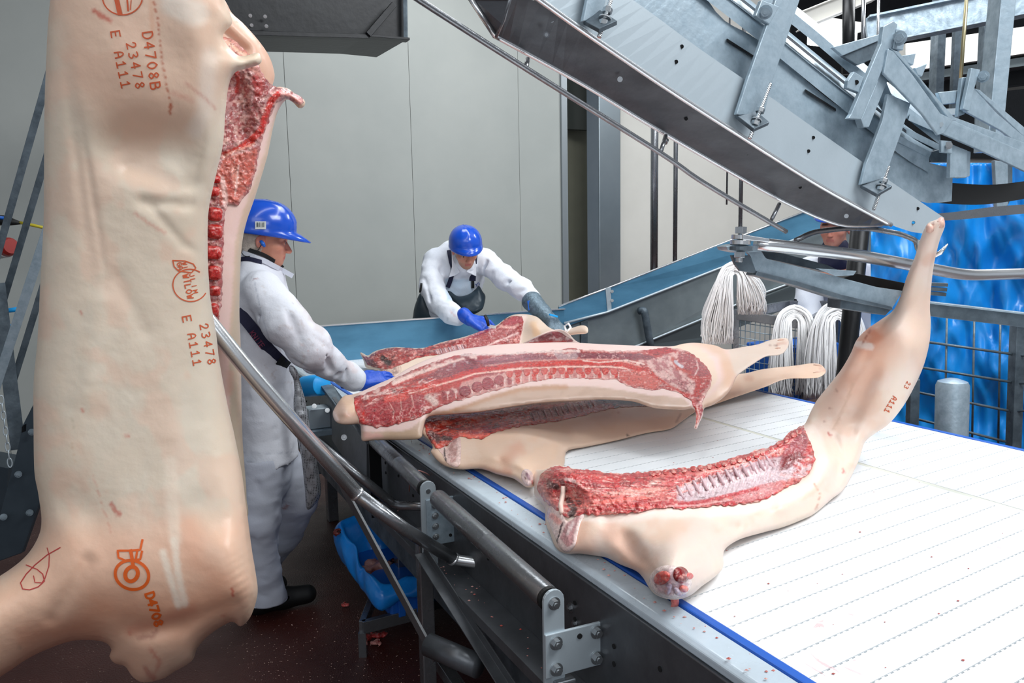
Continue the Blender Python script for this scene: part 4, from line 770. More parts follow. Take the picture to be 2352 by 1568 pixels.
pBm = [('n', '#c9a6a2', (9, 14), .3, -.02, .8, None), ('n', '#7e4448', (10, 10), .9, .18, .7, None, 2), ('n', '#e7c3b8', (14, 10), .2, .08, .8, None, 5), ('p', '#d8a092', 10, .8, [(500, 78), (530, 88), (560, 110), (600, 160), (605, 185), (560, 150), (520, 110)]), ('s', '#e9c8ae', 4, 5, .8, [(520, 95), (548, 118), (570, 130)], 2),
       ('s', '#b5413c', 9, 8, .8, [(585, 178), (596, 195), (592, 212)], 5), ('s', '#c24038', 5, 5, .8, [(545, 168), (548, 190), (543, 210)], 3), ('s', '#cb3a2c', 7, 5, .95, [(640, 214), (622, 232), (612, 262), (598, 300), (575, 325), (560, 335)], 3), ('s', '#e6b0a6', 4, 4, .9, [(650, 212), (680, 226), (692, 240)], 2), ('s', '#cf4437', 4, 3, .9, [(560, 332), (540, 342), (514, 352)], 2), ('s', '#eaaf9c', 2.5, 3, .9, [(583, 330), (560, 340), (530, 350), (512, 362)], 2), ('s', '#d99', 3, 3, .0, [(0, 0), (1, 1)]),
       ('p', '#cf7464', 8, .9, [(512, 365), (560, 350), (590, 340), (584, 395), (565, 440), (540, 465), (505, 470), (497, 400)], 5), ('s', '#e2a290', 10, 10, .7, [(535, 390), (545, 420)], 6), ('s', '#f0d5cc', 6, 6, .8, [(510, 410), (516, 440), (520, 475)], 2), ('s', '#f1d3ca', 2, 3, .8, [(548, 380), (540, 450)], 1), ('s', '#a64848', 3, 4, .6, [(528, 395), (532, 430)], 2)]
pBm[11:12] = []
Bm.build('cut_face', 'meat', tB, base='#b06a68', ops=pBm)
vs = [(497, 412, 10, 9), (492, 440, 12, 12), (495, 492, 16, 16), (495, 532, 17, 17), (492, 580, 18, 16), (494, 627, 15, 17), (495, 668, 12, 12), (494, 712, 9, 16), (497, 742, 7, 9)]
for x, y, rx, ry in vs:
    o = [(x-rx, y-ry*.8), (x, y-ry), (x+rx*.9, y-ry*.7), (x+rx, y), (x+rx*.8, y+ry*.8), (x, y+ry*.95), (x-rx, y+ry*.7)]
    Relief(o, lambda Q: Bb.front_d(Q)-.012, .012, 5, step=3, rough=.002, rscale=6).build('vertebra', 'meat', tB, base='#b92722', ops=[('n', '#d8564c', (5, 5), 0, .0, .6, None, x), ('s', '#e9aba0', 1, 1.5, .8, [(x-rx, y-ry*.4), (x+rx*.5, y-ry*.6), (x+rx, y)], .5)])
# ---- C: the half lying nearest on the belt, hind leg still on the hook
C_OUT = [(1208, 1080), (1222, 1100), (1227, 1120), (1229, 1140), (1250, 1165), (1253, 1199), (1264, 1229), (1277, 1261), (1301, 1272), (1330, 1271), (1376, 1277), (1395, 1281), (1425, 1296), (1461, 1311), (1478, 1328), (1490, 1348), (1504, 1364), (1531, 1375), (1559, 1376), (1587, 1366), (1612, 1346), (1640, 1326), (1658, 1308), (1662, 1292), (1661, 1275), (1668, 1258), (1700, 1238), (1756, 1222), (1798, 1211), (1841, 1194), (1871, 1179), (1909, 1147), (1939, 1122), (1962, 1080), (1975, 1050), (1987, 1015), (2012, 994), (2042, 973), (2075, 932), (2101, 886), (2122, 838), (2135, 785), (2138, 739), (2136, 702), (2142, 628), (2151, 580), (2160, 547), (2170, 521), (2169, 504), (2162, 498), (2149, 505), (2133, 511), (2123, 526), (2112, 554), (2101, 591), (2083, 635), (2068, 680), (2051, 713), (2020, 736), (1991, 756), (1968, 780), (1953, 813), (1931, 850), (1901, 888), (1877, 918), (1862, 945), (1847, 975), (1820, 990), (1794, 1011), (1764, 1028), (1722, 1041), (1670, 1058), (1611, 1070), (1543, 1079), (1500, 1083), (1419, 1088), (1365, 1081), (1320, 1076), (1292, 1070), (1273, 1069), (1250, 1078), (1228, 1078)]
tC = thing('hooked_carcass', onz(1560, 1240, .9), 'nearest pig half sliding onto the belt, hind leg still up on the hook', 'carcass')
ctC = zc((1210, 1085, .92), (1301, 1272, .90), (1400, 1285, .91), (1540, 1378, .93), (1660, 1300, .92), (1760, 1222, .905), (1870, 1180, .905), (1940, 1120, .92), (1270, 1075, 1.0), (1400, 1086, 1.02), (1600, 1070, 1.02), (1722, 1041, 1.03))+[(1847, 975, 2.45), (1985, 1015, 2.38), (2050, 960, 2.40), (2100, 860, 2.38), (1960, 800, 2.38), (2136, 740, 2.31), (2050, 715, 2.31), (2120, 590, 2.17), (2150, 505, 2.08)]
ribf = lambda Q: np.where(inside(Q, np.array([(1540, 1110), (1700, 1068), (1790, 1040), (1862, 1050), (1850, 1085), (1800, 1115), (1700, 1140), (1560, 1165)], float)), -.03, 0)*1.0
C = Relief(C_OUT, ctC, lambda Q: .125-.03*np.clip((Q[:, 0]-1950)/100, 0, 1)*np.clip((800-Q[:, 1])/150, 0, 1), 62, step=5, zmin=.902, back=.9, bumps=[
    (-.05, 40, [(1590, 1130), (1700, 1100), (1800, 1075)]), (-.05, 24, [(1300, 1140), (1320, 1150)]), (.06, 50, [(1560, 1270), (1550, 1300)]), (.035, 70, [(1600, 1235), (1480, 1230)]), (-.02, 22, [(1400, 1190), (1500, 1182), (1600, 1190), (1690, 1215)]), (-.03, 26, [(1440, 1240), (1470, 1290)]), (-.02, 20, [(1690, 1225), (1670, 1280)]),
    (.03, 26, [(1890, 1060), (1870, 1120), (1800, 1160)]), (-.018, 14, [(1915, 1010), (1935, 1060), (1920, 1110)]), (-.012, 12, [(1960, 990), (1962, 1060), (1930, 1120)]), (-.02, 22, [(2005, 850), (1960, 950)]), (.022, 45, [(2050, 800), (2020, 900)]), (-.012, 16, [(1860, 985), (1880, 1020)]), (.012, 14, [(1852, 985), (1864, 1020)]),
    (.03, 40, [(2060, 740), (2090, 800)]), (-.008, 14, [(1990, 820), (1960, 860)]), (.01, 12, [(2105, 600), (2090, 660)])], fn=lambda Q: .0012*fbm(np.c_[Q/30, np.zeros(len(Q))], 3)+.003*np.sin((Q[:, 0]-1955)*.25)*np.exp(-(((Q[:, 0]-1945)/32)**2+((Q[:, 1]-1055)/60)**2)))
rim = [(1290, 1180), (1337, 1182), (1400, 1186), (1440, 1186), (1500, 1176), (1560, 1176), (1640, 1172), (1720, 1166), (1790, 1146), (1840, 1126), (1875, 1096), (1888, 1055), (1880, 1020), (1862, 990)]
pC = [('n', '#ecd8c4', (80, 60), .5, 0, .5, None), ('n', '#e6bfa8', (70, 70), .5, .1, .5, None, 4), ('s', '#e09878', 30, 40, .65, [(2010, 755), (1990, 790)], 8), ('s', '#d8744f', 10, 16, .55, [(2000, 760), (2018, 775), (1998, 790)], 5), ('s', '#e2ab8e', 40, 50, .5, [(2040, 800), (1960, 870)], 10), ('s', '#dd9c7c', 26, 40, .5, [(1400, 1215), (1440, 1260), (1460, 1300)], 8), ('s', '#e0a98d', 30, 40, .5, [(1330, 1210), (1340, 1260)], 8), ('s', '#eabfa2', 20, 30, .5, [(1520, 1230), (1560, 1210)], 8),
      ('s', '#f0c9b2', 34, 40, .5, [(2120, 700), (2110, 820)], 8), ('s', '#f4e4da', 8, 5, .9, [(1970, 790), (2000, 796)], 2), ('s', '#f6e4d8', 14, 12, .95, rim, 4), ('s', '#f3dcd0', 10, 8, .95, [(1846, 985), (1850, 1010), (1870, 1040)], 3), ('s', '#c89079', 1.3, 1.5, .8, [(1870, 1110), (1884, 1130), (1878, 1160), (1870, 1170)], .6),
      ('s', '#c04a42', 2.5, 2.5, .8, [(1903, 995), (1908, 1000)], 1.5), ('s', '#c04a52', 2.5, 3, .7, [(1937, 1078), (1938, 1085)], 1.5), ('s', '#b88', 2, 3, 0, [(0, 0), (1, 1)]), ('s', '#a9786a', 2, 3, .6, [(1919, 895), (1922, 897)], 1), ('s', '#a9786a', 2, 3, .6, [(1905, 936), (1908, 937)], 1), ('s', '#a9786a', 2, 3, .6, [(1893, 966), (1896, 967)], 1), ('s', '#a5512f', 1.2, 2, .8, [(2122, 862), (2108, 876), (2100, 895)], 1), ('s', '#b0604a', 1.5, 1.5, .8, [(1979, 790), (2000, 755)], 3),
      ('s', '#d98a80', 8, 8, .6, [(2163, 503), (2166, 512)], 2), ('s', '#d9a48c', 12, 14, .5, [(2128, 600), (2140, 590)], 4), ('s', '#96625a', 1.5, 2, .7, [(2146, 507), (2144, 516)], 1), ('s', '#c9a48c', 3, 5, .5, [(1960, 880), (1940, 930), (1915, 985)], 3)]
pC = [p for p in pC if p[1] != '#b88']
C.build('pig_body', 'skin_pig', tC, base='#eed8ca', ops=pC)
drape_text(C, [('A111', 2056, 912, 11, 2.1, 11), ('23', 2088, 878, 9, 2.1, 10)], 'ink', tC, fw=.04)
mC = [(1252, 1079), (1273, 1068), (1292, 1069), (1320, 1075), (1365, 1080), (1419, 1087), (1500, 1082), (1543, 1078), (1611, 1069), (1670, 1057), (1722, 1040), (1764, 1027), (1794, 1010), (1820, 988), (1846, 975), (1853, 996), (1864, 1018), (1872, 1045), (1866, 1078), (1835, 1106), (1800, 1124), (1745, 1152), (1679, 1160), (1573, 1167), (1517, 1165), (1475, 1175), (1433, 1180), (1390, 1182), (1337, 1180), (1322, 1186), (1300, 1190), (1285, 1175), (1262, 1160), (1240, 1140), (1232, 1115), (1240, 1095)]
Cm = Relief(mC, lambda Q: C.front_d(Q)-.006, .007, 6, edge=5, step=2.1, rough=.009, rscale=9, smooth=False, fn=lambda Q: .004*np.sin(Q[:, 0]*.55+Q[:, 1]*.2)*np.exp(-(((Q[:, 0]-1680)/130)**2+((Q[:, 1]-1110+.25*(Q[:, 0]-1680))/30)**2)))
neck = [(1290, 1090), (1400, 1115), (1520, 1125), (1620, 1095), (1720, 1058), (1840, 990)]
pm = [('n', '#d98078', (26, 6), .05, -.05, .85, None), ('n', '#8e1f22', (18, 5), .12, .12, .75, None, 2), ('n', '#efc7bb', (22, 5), .08, .14, .8, None, 5),
      ('p', '#d3c6ca', 8, .95, [(1548, 1125), (1610, 1098), (1680, 1078), (1760, 1052), (1800, 1045), (1830, 1075), (1810, 1100), (1740, 1120), (1660, 1140), (1600, 1152), (1560, 1150)], 5), ('s', '#e8e0e2', 9, 12, .8, [(1620, 1120), (1700, 1095), (1750, 1080)], 4),
      ('p', '#a6545c', 5, .9, [(1795, 1042), (1822, 1010), (1845, 985), (1858, 1012), (1850, 1040), (1820, 1065), (1790, 1075)], 4), ('p', '#7d2b33', 6, .8, [(1800, 1050), (1835, 1035), (1850, 1050), (1815, 1075), (1790, 1080)], 4), ('s', '#dcb9b8', 4, 5, .8, [(1795, 1090), (1830, 1095), (1858, 1070)], 4), ('n', '#e8d6d8', (10, 5), .4, .02, .7, [(1810, 1060), (1868, 1040), (1860, 1090), (1800, 1110)], 9),
      ('p', '#cf8a8a', 4, .95, [(1680, 1150), (1700, 1128), (1745, 1112), (1795, 1104), (1800, 1118), (1770, 1138), (1720, 1152)], 2), ('s', '#e3b3b0', 5, 8, .5, [(1710, 1140), (1770, 1120)], 3), ('s', '#c3333c', 4, 3, .9, [(1560, 1158), (1620, 1150), (1680, 1136), (1740, 1122)], 2), ('s', '#e9bcb8', 2, 2.5, .8, [(1530, 1162), (1600, 1160), (1676, 1148)], 2),
      ('s', '#b9393c', 7, 6, .8, [(1345, 1172), (1400, 1165), (1460, 1158), (1512, 1150)], 4), ('s', '#ef7f72', 4, 4, .8, [(1330, 1162), (1400, 1150), (1480, 1142)], 3), ('s', '#f0b6a8', 5, 6, .8, [(1390, 1135), (1450, 1128), (1530, 1124)], 5), ('s', '#c9302f', 9, 9, .7, [(1300, 1090), (1350, 1092), (1420, 1100)], 6), ('s', '#ddd0cc', 4, 4, .7, [(1300, 1100), (1318, 1104)], 3), ('s', '#c32e30', 6, 5, .8, [(1640, 1070), (1720, 1052), (1790, 1022), (1832, 990)], 4), ('s', '#e7a79c', 3, 3, .8, [(1600, 1088), (1680, 1070), (1760, 1050), (1790, 1030)], 3),
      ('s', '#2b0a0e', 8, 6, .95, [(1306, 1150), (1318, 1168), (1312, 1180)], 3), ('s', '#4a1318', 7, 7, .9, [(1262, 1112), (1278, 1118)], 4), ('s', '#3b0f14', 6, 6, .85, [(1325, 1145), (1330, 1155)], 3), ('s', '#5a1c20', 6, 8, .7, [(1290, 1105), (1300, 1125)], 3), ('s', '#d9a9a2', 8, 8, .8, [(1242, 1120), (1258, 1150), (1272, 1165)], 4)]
for i in range(13):
    x = 1562+i*17.5; y = 1128-i*6.2; pm.append(('s', '#8f3b44' if i < 8 else '#b78d93', 1.8, 2.2, .75, [(x-3, y-10), (x+2, y+4), (x+8, y+16)], 1))
pm += streaks(neck, lambda t: 22 if t < .5 else 9, 170, 22, 1.3, ['#f3cfc4', '#e9b0a6', '#9c1f22', '#7d1419', '#e4574d', '#fbe7df'], .75, seed=5) + streaks([(1300, 1150), (1400, 1150), (1520, 1148)], 18, 60, 30, 1.4, ['#f2b9ab', '#a82428', '#e8796c'], .7, seed=8)
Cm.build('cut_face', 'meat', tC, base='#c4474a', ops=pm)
# ribs as thin bones under the membrane, vertebra stumps on the rim
for i in range(12):
    x = 1560+i*18.5; y = 1126-i*6.4; P = [Cm.pt(x-5, y-9, .002), Cm.pt(x, y, .004), Cm.pt(x+5, y+10, .003), Cm.pt(x+11, y+19, .0)]
    V, F = sweep(P, [.0035, .0045, .0045, .003], 8); mk('rib', V, F, 'bone', tC, smooth=True)
for i in range(20):
    t_ = i/19; p = catmull([(1500, 1086), (1600, 1074), (1680, 1060), (1760, 1036), (1835, 990)], 4, False); x, y = p[int(t_*(len(p)-1))]
    o = [(x-7, y-2), (x-2, y-5), (x+5, y-4), (x+7, y+2), (x+3, y+7), (x-4, y+6)]; Relief(o, lambda Q: Cm.front_d(Q)-.004, .009, 4, step=2.6, rough=.004, rscale=4).build('vertebra', 'meat', tC, base='#c63c38', ops=[('n', '#efc1b4', (4, 4), 0, 0, .8, None, i)])
# windpipe, cheek cut, cut leg with two bones
V, F = sweep([C.pt(1294, 1116, .018), C.pt(1293, 1135, .022), C.pt(1288, 1160, .02), C.pt(1290, 1178, .012)], [.006, .0065, .0065, .006], 12); mk('windpipe', V, F, mat('windpipe', '#e3c6b8', .4), tC, smooth=True)
def cutpatch(nm, rel, out, base, ops, parent, th=.006, step=2.4, rough=.002, rs_=8, w=6, off=.001):
    r = Relief(out, lambda Q: rel.front_d(Q)-off, th, w, step=step, rough=rough, rscale=rs_); r.build(nm, 'meat', parent, base=base, ops=ops); return r
cutpatch('cheek_cut', C, [(1293, 1178), (1302, 1196), (1318, 1190), (1326, 1178), (1338, 1170), (1342, 1185), (1334, 1200), (1328, 1222), (1322, 1250), (1311, 1264), (1299, 1268), (1284, 1256), (1274, 1232), (1262, 1205), (1256, 1185), (1262, 1160), (1275, 1165)], '#efdcd6', [('p', '#c9999a', 5, .9, [(1288, 1236), (1300, 1204), (1322, 1186), (1334, 1182), (1322, 1215), (1314, 1250), (1303, 1256)], 3), ('s', '#efe0dc', 4, 5, .8, [(1302, 1226), (1316, 1200)], 4), ('s', '#e7988c', 7, 8, .7, [(1268, 1185), (1284, 1198)], 4), ('s', '#3c1216', 2, 1.6, .95, [(1292, 1200), (1288, 1212), (1285, 1225), (1277, 1248)], 2), ('s', '#c77', 2, 2, 0, [(0, 0), (1, 1)])][:4], tC)
tf = cutpatch('shank_cut', C, el(1540, 1336, 49, 38, 0, 6.1, .15, 22), '#eadcd8', [('p', '#d9c2c6', 4, .8, el(1540, 1338, 38, 28, 0, 6.2, .1, 18), 3), ('n', '#c9a9b4', (9, 9), 0, 0, .7, None), ('s', '#f3e6e0', 4, 3, .9, el(1540, 1336, 46, 35, 0, 6.2, .15, 22)), ('s', '#7a3030', 2, 2, .8, [(1505, 1342), (1507, 1346)], 1)], tC, th=.008)
for x, y, rx, ry, b in ((1520, 1327, 20, 15, '#d4574f'), (1564, 1320, 18, 20, '#8f1b20'), (1582, 1322, 8, 11, '#d8433f'), (1571, 1352, 11, 8, '#e5877a'), (1535, 1352, 14, 8, '#cbbccb'), (1556, 1358, 12, 7, '#d9cdd8')):
    Relief(el(x, y, rx, ry, 0, 5.9, x, 12), lambda Q: tf.front_d(Q)-.002, .009, 5, step=3, rough=.003, rscale=6).build('bone_end' if y < 1345 else 'tendon', 'meat', tC, base=b, ops=[('n', '#f1b7aa', (6, 6), 0, .1, .7, None, x)])
Relief([(1540, 1372), (1556, 1370), (1560, 1382), (1556, 1394), (1545, 1396), (1536, 1400), (1542, 1388)], lambda Q: np.full(len(Q), dz(1548, 1386, .905)), .008, 5, step=3, rough=.003, rscale=6).build('shank_flap', 'meat', tC, base='#d98078')
# trotter claws of C
for a, b, r in (((2136, 530), (2134, 512), 7), ((2157, 520), (2163, 501), 8)):
    V, F = sweep([at(*a, 2.07), at((a[0]+b[0])/2, (a[1]+b[1])/2, 2.065), at(b[0], b[1]+3, 2.07)], [pxm(2.2)*r*1.1, pxm(2.2)*r, pxm(2.2)*r*.5], 12); mk('claw', V, F, mat('claw_pink', '#e0b5a4', .45), tC, smooth=True)
# ---- D2: lower half, skin up, tucked under the open one; its hind leg pokes out at the right
tD2 = thing('half_carcass', onz(1300, 1010, .9), 'pig half lying skin-up below the open one, front leg stub pointing at the camera', 'carcass')
D2_OUT = [(975, 952), (966, 975), (970, 996), (986, 1012), (994, 1028), (989, 1036), (998, 1050), (1010, 1062), (1030, 1073), (1060, 1078), (1105, 1077), (1142, 1089), (1167, 1095), (1182, 1100), (1196, 1110), (1210, 1119), (1226, 1117), (1240, 1102), (1262, 1090), (1290, 1078), (1297, 1062), (1298, 1047), (1306, 1034), (1348, 1026), (1419, 1011), (1483, 995), (1539, 985), (1566, 968), (1600, 945), (1660, 922), (1712, 904), (1756, 889), (1803, 871), (1852, 869), (1882, 866), (1897, 854), (1893, 844), (1883, 836), (1862, 834), (1827, 839), (1755, 847), (1700, 858), (1640, 850), (1560, 880), (1480, 905), (1400, 912), (1300, 915), (1179, 922), (1097, 936), (1020, 944)]
ctD2 = zc((1060, 1078, .915), (1180, 1098, .93), (1300, 1045, .905), (1420, 1011, .905), (1540, 985, .905), (1700, 905, .94), (1860, 868, .99), (975, 960, .98), (1097, 940, .97), (1250, 925, .94), (1400, 912, .92), (1560, 880, .91), (1700, 860, .97), (1880, 836, 1.02))
D2 = Relief(D2_OUT, ctD2, lambda Q: .10-.05*np.clip((Q[:, 0]-1450)/200, 0, 1), 50, step=5, zmin=.902, bumps=[(-.04, 22, [(1010, 985), (1100, 975), (1180, 962), (1280, 948), (1370, 938)]), (-.03, 18, [(1000, 1010), (1020, 1030)]), (.05, 34, [(1200, 1050), (1220, 1080)]), (.03, 40, [(1140, 1040), (1200, 1030)]), (-.012, 12, [(1130, 1015), (1200, 1003), (1300, 1000)]), (-.02, 16, [(1290, 1030), (1270, 1050)]), (.03, 20, [(1330, 990), (1450, 965), (1550, 950)]), (-.015, 12, [(1110, 1085), (1150, 1060)])])
pD2 = [('n', '#dfba9f', (60, 50), .3, 0, .5, None), ('s', '#d9977a', 14, 26, .55, [(1160, 1055), (1190, 1030)], 6), ('s', '#ecc9ae', 16, 20, .6, [(1200, 1070), (1260, 1040)], 6), ('s', '#ecdccb', 5, 5, .7, [(1219, 975), (1300, 962), (1397, 945)], 3), ('s', '#c98672', 8, 14, .5, [(1170, 1085), (1110, 1080)], 6), ('s', '#b9604c', 2, 3, .5, [(1420, 945), (1421, 947)], 1), ('s', '#3f2a24', 1.5, 1.5, .8, [(1440, 1000), (1452, 998)], 1), ('s', '#c58f74', 6, 10, .5, [(1715, 868), (1725, 870)], 4), ('s', '#a8605a', 4, 6, .4, [(1885, 845), (1893, 850)], 3), ('s', '#c59a80', 12, 20, .5, [(1690, 890), (1640, 915)], 6), ('s', '#a2786a', 1.2, 1.6, .7, [(1566, 940), (1562, 955), (1553, 968)], 2)]
D2.build('pig_body', 'skin_pig', tD2, base='#e2c4ae', ops=pD2)
mD2 = [(978, 958), (1020, 950), (1060, 952), (1097, 947), (1130, 944), (1179, 935), (1250, 928), (1330, 922), (1400, 911), (1480, 906), (1545, 900), (1565, 920), (1560, 934), (1500, 933), (1440, 934), (1397, 938), (1340, 954), (1278, 967), (1219, 974), (1179, 981), (1140, 990), (1115, 1006), (1093, 1009), (1056, 1000), (1052, 1004), (1040, 1010), (1030, 1022), (1012, 1030), (1000, 1030), (990, 1015), (980, 998), (974, 978)]
D2m = Relief(mD2, lambda Q: D2.front_d(Q)-.005, .006, 5, edge=4, step=2.1, rough=.008, rscale=8, smooth=False)
fD2 = [(985, 985), (1080, 968), (1180, 952), (1220, 948)]
pm = [('n', '#d9624a', (20, 6), -.15, -.02, .8, None), ('n', '#5f1414', (14, 5), -.2, .1, .8, None, 2), ('n', '#e9aa9a', (16, 4), -.15, .2, .8, None, 6), ('p', '#9a6a6c', 5, .9, [(1215, 945), (1260, 935), (1400, 915), (1400, 925), (1300, 950), (1225, 968)], 3), ('s', '#c58a90', 6, 5, .9, [(1300, 955), (1340, 943), (1390, 935)], 2), ('p', '#2a1212', 30, .95, [(1340, 890), (1600, 890), (1600, 940), (1420, 930), (1380, 922)]), ('s', '#3a0d0f', 7, 8, .9, [(990, 995), (1005, 1005)], 3), ('s', '#2c0c10', 5, 6, .9, [(1018, 1005), (1035, 1008)], 3), ('s', '#7c3a34', 5, 5, .8, [(985, 975), (998, 982)], 3), ('s', '#ea7862', 5, 4, .9, [(1060, 998), (1090, 1002), (1120, 996)], 3), ('s', '#e8644c', 4, 4, .9, [(995, 1018), (1006, 1026)], 3), ('s', '#e7d0c4', 2, 2, .9, [(1385, 930), (1396, 938)], 1)]  # the near-black polygon paints the shadowed hollow under the open half
for i in range(12): x = 1222+i*13; y = 957-i*3; pm.append(('s', '#c9a2a0' if i % 2 else '#6b2c30', 2, 2, .8, [(x-3, y-8), (x+2, y), (x+5, y+8)], 1))
pm += streaks(fD2, 22, 130, 16, 1.1, ['#efb5a4', '#8c1a18', '#5e1012', '#e6533e', '#f6d8cc'], .7, seed=15)
D2m.build('cut_face', 'meat', tD2, base='#b03226', ops=pm)
for i in range(11):
    x = 1225+i*13.5; y = 957-i*3.2; V, F = sweep([D2m.pt(x-3, y-8, .001), D2m.pt(x+1, y, .003), D2m.pt(x+5, y+9, .0)], [.003, .004, .003], 8); mk('rib', V, F, 'bone', tD2, smooth=True)
cutpatch('cheek_cut', D2, [(1052, 996), (1058, 1010), (1059, 1040), (1056, 1066), (1044, 1073), (1026, 1062), (1016, 1044), (1006, 1030), (1020, 1022), (1028, 1026), (1036, 1010), (1044, 1000)], '#e4cbc2', [('p', '#b98f88', 4, .9, [(1048, 1004), (1051, 1030), (1048, 1060), (1036, 1062), (1030, 1045), (1034, 1022), (1040, 1008)], 3), ('n', '#dcc0b8', (6, 6), 0, .05, .7, None), ('s', '#2a1012', 1.6, 1.4, .95, [(1021, 1028), (1021, 1042), (1024, 1058)], 1), ('s', '#7a3a3a', 5, 5, .6, [(1046, 1000), (1042, 1010)], 3)], tD2, th=.004)
cutpatch('shank_cut', D2, el(1212, 1096, 14, 20, 0, 6.0, -.35, 16), '#dfcdc8', [('s', '#9c7a88', 4, 4, .8, [(1210, 1088), (1216, 1100)], 2), ('s', '#c0605c', 2, 2, .8, [(1222, 1104), (1224, 1112)], 1), ('s', '#6a3a3a', 1.5, 1.5, .8, [(1206, 1096), (1207, 1100)])], tD2, th=.004)
# ---- D1: the open half on top, cut face up
tD1 = thing('half_carcass', onz(1250, 930, .9), 'largest open pig half in the middle of the belt, cut face up, tail hanging', 'carcass')
D1_OUT = [(764, 950), (769, 936), (780, 919), (792, 908), (812, 905), (832, 898), (862, 884), (905, 865), (944, 842), (995, 820), (1056, 803), (1148, 791), (1240, 787), (1301, 786), (1403, 791), (1480, 794), (1541, 795), (1570, 789), (1600, 787), (1643, 793), (1668, 802), (1709, 796), (1742, 790), (1771, 780), (1806, 776), (1812, 790), (1804, 806), (1790, 815), (1762, 818), (1745, 826), (1730, 836), (1712, 848), (1694, 862), (1687, 875), (1679, 893), (1660, 914), (1636, 930), (1618, 937), (1614, 955), (1606, 972), (1600, 986), (1594, 984), (1598, 966), (1600, 950), (1590, 938), (1566, 941), (1505, 937), (1454, 922), (1400, 918), (1352, 918), (1250, 924), (1179, 933), (1097, 946), (1026, 952), (984, 958), (972, 985), (966, 1006), (930, 1010), (893, 1010), (858, 1011), (832, 1012), (829, 992), (826, 975), (806, 975), (784, 974), (770, 967)]
ctD1 = zc((764, 950, 1.0), (832, 1010, .94), (893, 1009, .945), (966, 1006, .96), (1026, 950, 1.02), (1179, 932, 1.05), (1352, 918, 1.06), (1505, 937, 1.05), (1618, 937, 1.03), (790, 910, 1.04), (905, 865, 1.08), (1056, 805, 1.13), (1240, 788, 1.13), (1403, 792, 1.13), (1541, 796, 1.13), (1640, 792, 1.13), (1690, 870, 1.09), (1800, 780, 1.15), (1790, 812, 1.13), (1598, 985, 1.0))
D1 = Relief(D1_OUT, ctD1, .085, 42, step=5, back=.5, zmin=.903, bumps=[(-.02, 10, [(905, 890), (950, 870)]), (-.018, 12, [(1600, 940), (1560, 920)]), (.03, 36, [(1610, 830), (1640, 880)]), (-.02, 12, [(1690, 800), (1700, 850)]), (-.02, 12, [(815, 945), (826, 925)]), (.02, 14, [(790, 945)])], front=.8)
skb = [(770, 900), (826, 896), (826, 975), (830, 990), (883, 992), (913, 993), (945, 983), (967, 965), (985, 955), (1031, 942), (1081, 926), (1130, 908), (1179, 893), (1253, 884), (1340, 887), (1362, 888), (1443, 897), (1498, 909), (1525, 908), (1568, 914), (1587, 930), (1596, 945), (1540, 960), (1300, 960), (1000, 1030), (820, 1030), (750, 980)]  # lower skin strip; its tan is painted darker to include shading
pD1 = [('s', '#f0cfc8', 1, 1, 0, [(0, 0), (1, 1)]), ('p', '#e9cdb9', 10, 1, [(1560, 780), (1605, 795), (1640, 830), (1650, 870), (1630, 900), (1600, 920), (1580, 900), (1560, 850), (1540, 800)], 3), ('p', '#dbb8a2', 20, 1, [(1575, 785), (1650, 780), (1700, 850), (1690, 900), (1615, 945), (1608, 925), (1645, 895), (1665, 860), (1650, 820), (1610, 796)], 3), ('p', '#dac5b6', 10, 1, [(1672, 798), (1830, 760), (1830, 830), (1700, 870), (1684, 850)]), ('p', '#cdae9c', 4, 1, skb, 1.5), ('n', '#b59480', (60, 20), 0, 0, .5, skb), ('s', '#c08a66', 5, 9, .7, [(985, 950), (1031, 946), (1081, 930), (1130, 912), (1200, 893), (1300, 888)], 3), ('s', '#e3bfa2', 14, 14, .8, [(795, 915), (812, 935)], 4), ('s', '#c78f78', 4, 8, .6, [(795, 955), (820, 950)], 4), ('s', '#e9d3cc', 6, 5, .9, [(766, 948), (772, 962)], 2), ('s', '#c99a86', 3, 4, .7, [(1786, 790), (1806, 786)], 2), ('s', '#7a4c44', 1.2, 1.5, .8, [(1766, 795), (1776, 791), (1786, 794)], 1), ('s', '#e0b090', 12, 20, .5, [(1665, 840), (1675, 880)], 5),
       ('s', '#b49a72', 12, 10, .4, [(890, 1000), (960, 1000)], 4), ('p', '#d9a79c', 4, .9, [(834, 992), (872, 994), (880, 1004), (836, 1010)], 2)]
D1.build('pig_body', 'skin_pig', tD1, base='#eccdc6', ops=pD1)
mD1 = [(812, 912), (840, 904), (875, 888), (912, 868), (950, 848), (1000, 828), (1062, 813), (1150, 812), (1240, 806), (1320, 800), (1400, 806), (1470, 804), (1541, 797), (1580, 806), (1605, 822), (1628, 846), (1636, 862), (1632, 885), (1622, 905), (1612, 925), (1616, 942), (1606, 966), (1600, 983), (1595, 982), (1600, 958), (1596, 936), (1588, 922), (1566, 905), (1525, 892), (1498, 896), (1449, 888), (1416, 872), (1362, 869), (1280, 868), (1229, 874), (1167, 888), (1130, 899), (1081, 911), (1031, 925), (990, 944), (957, 960), (908, 974), (866, 983), (826, 972), (816, 940)]
band_t0 = [(930, 897), (985, 882), (1032, 871), (1067, 857), (1116, 847), (1190, 837), (1264, 833), (1338, 832), (1400, 832), (1440, 838), (1470, 848)]
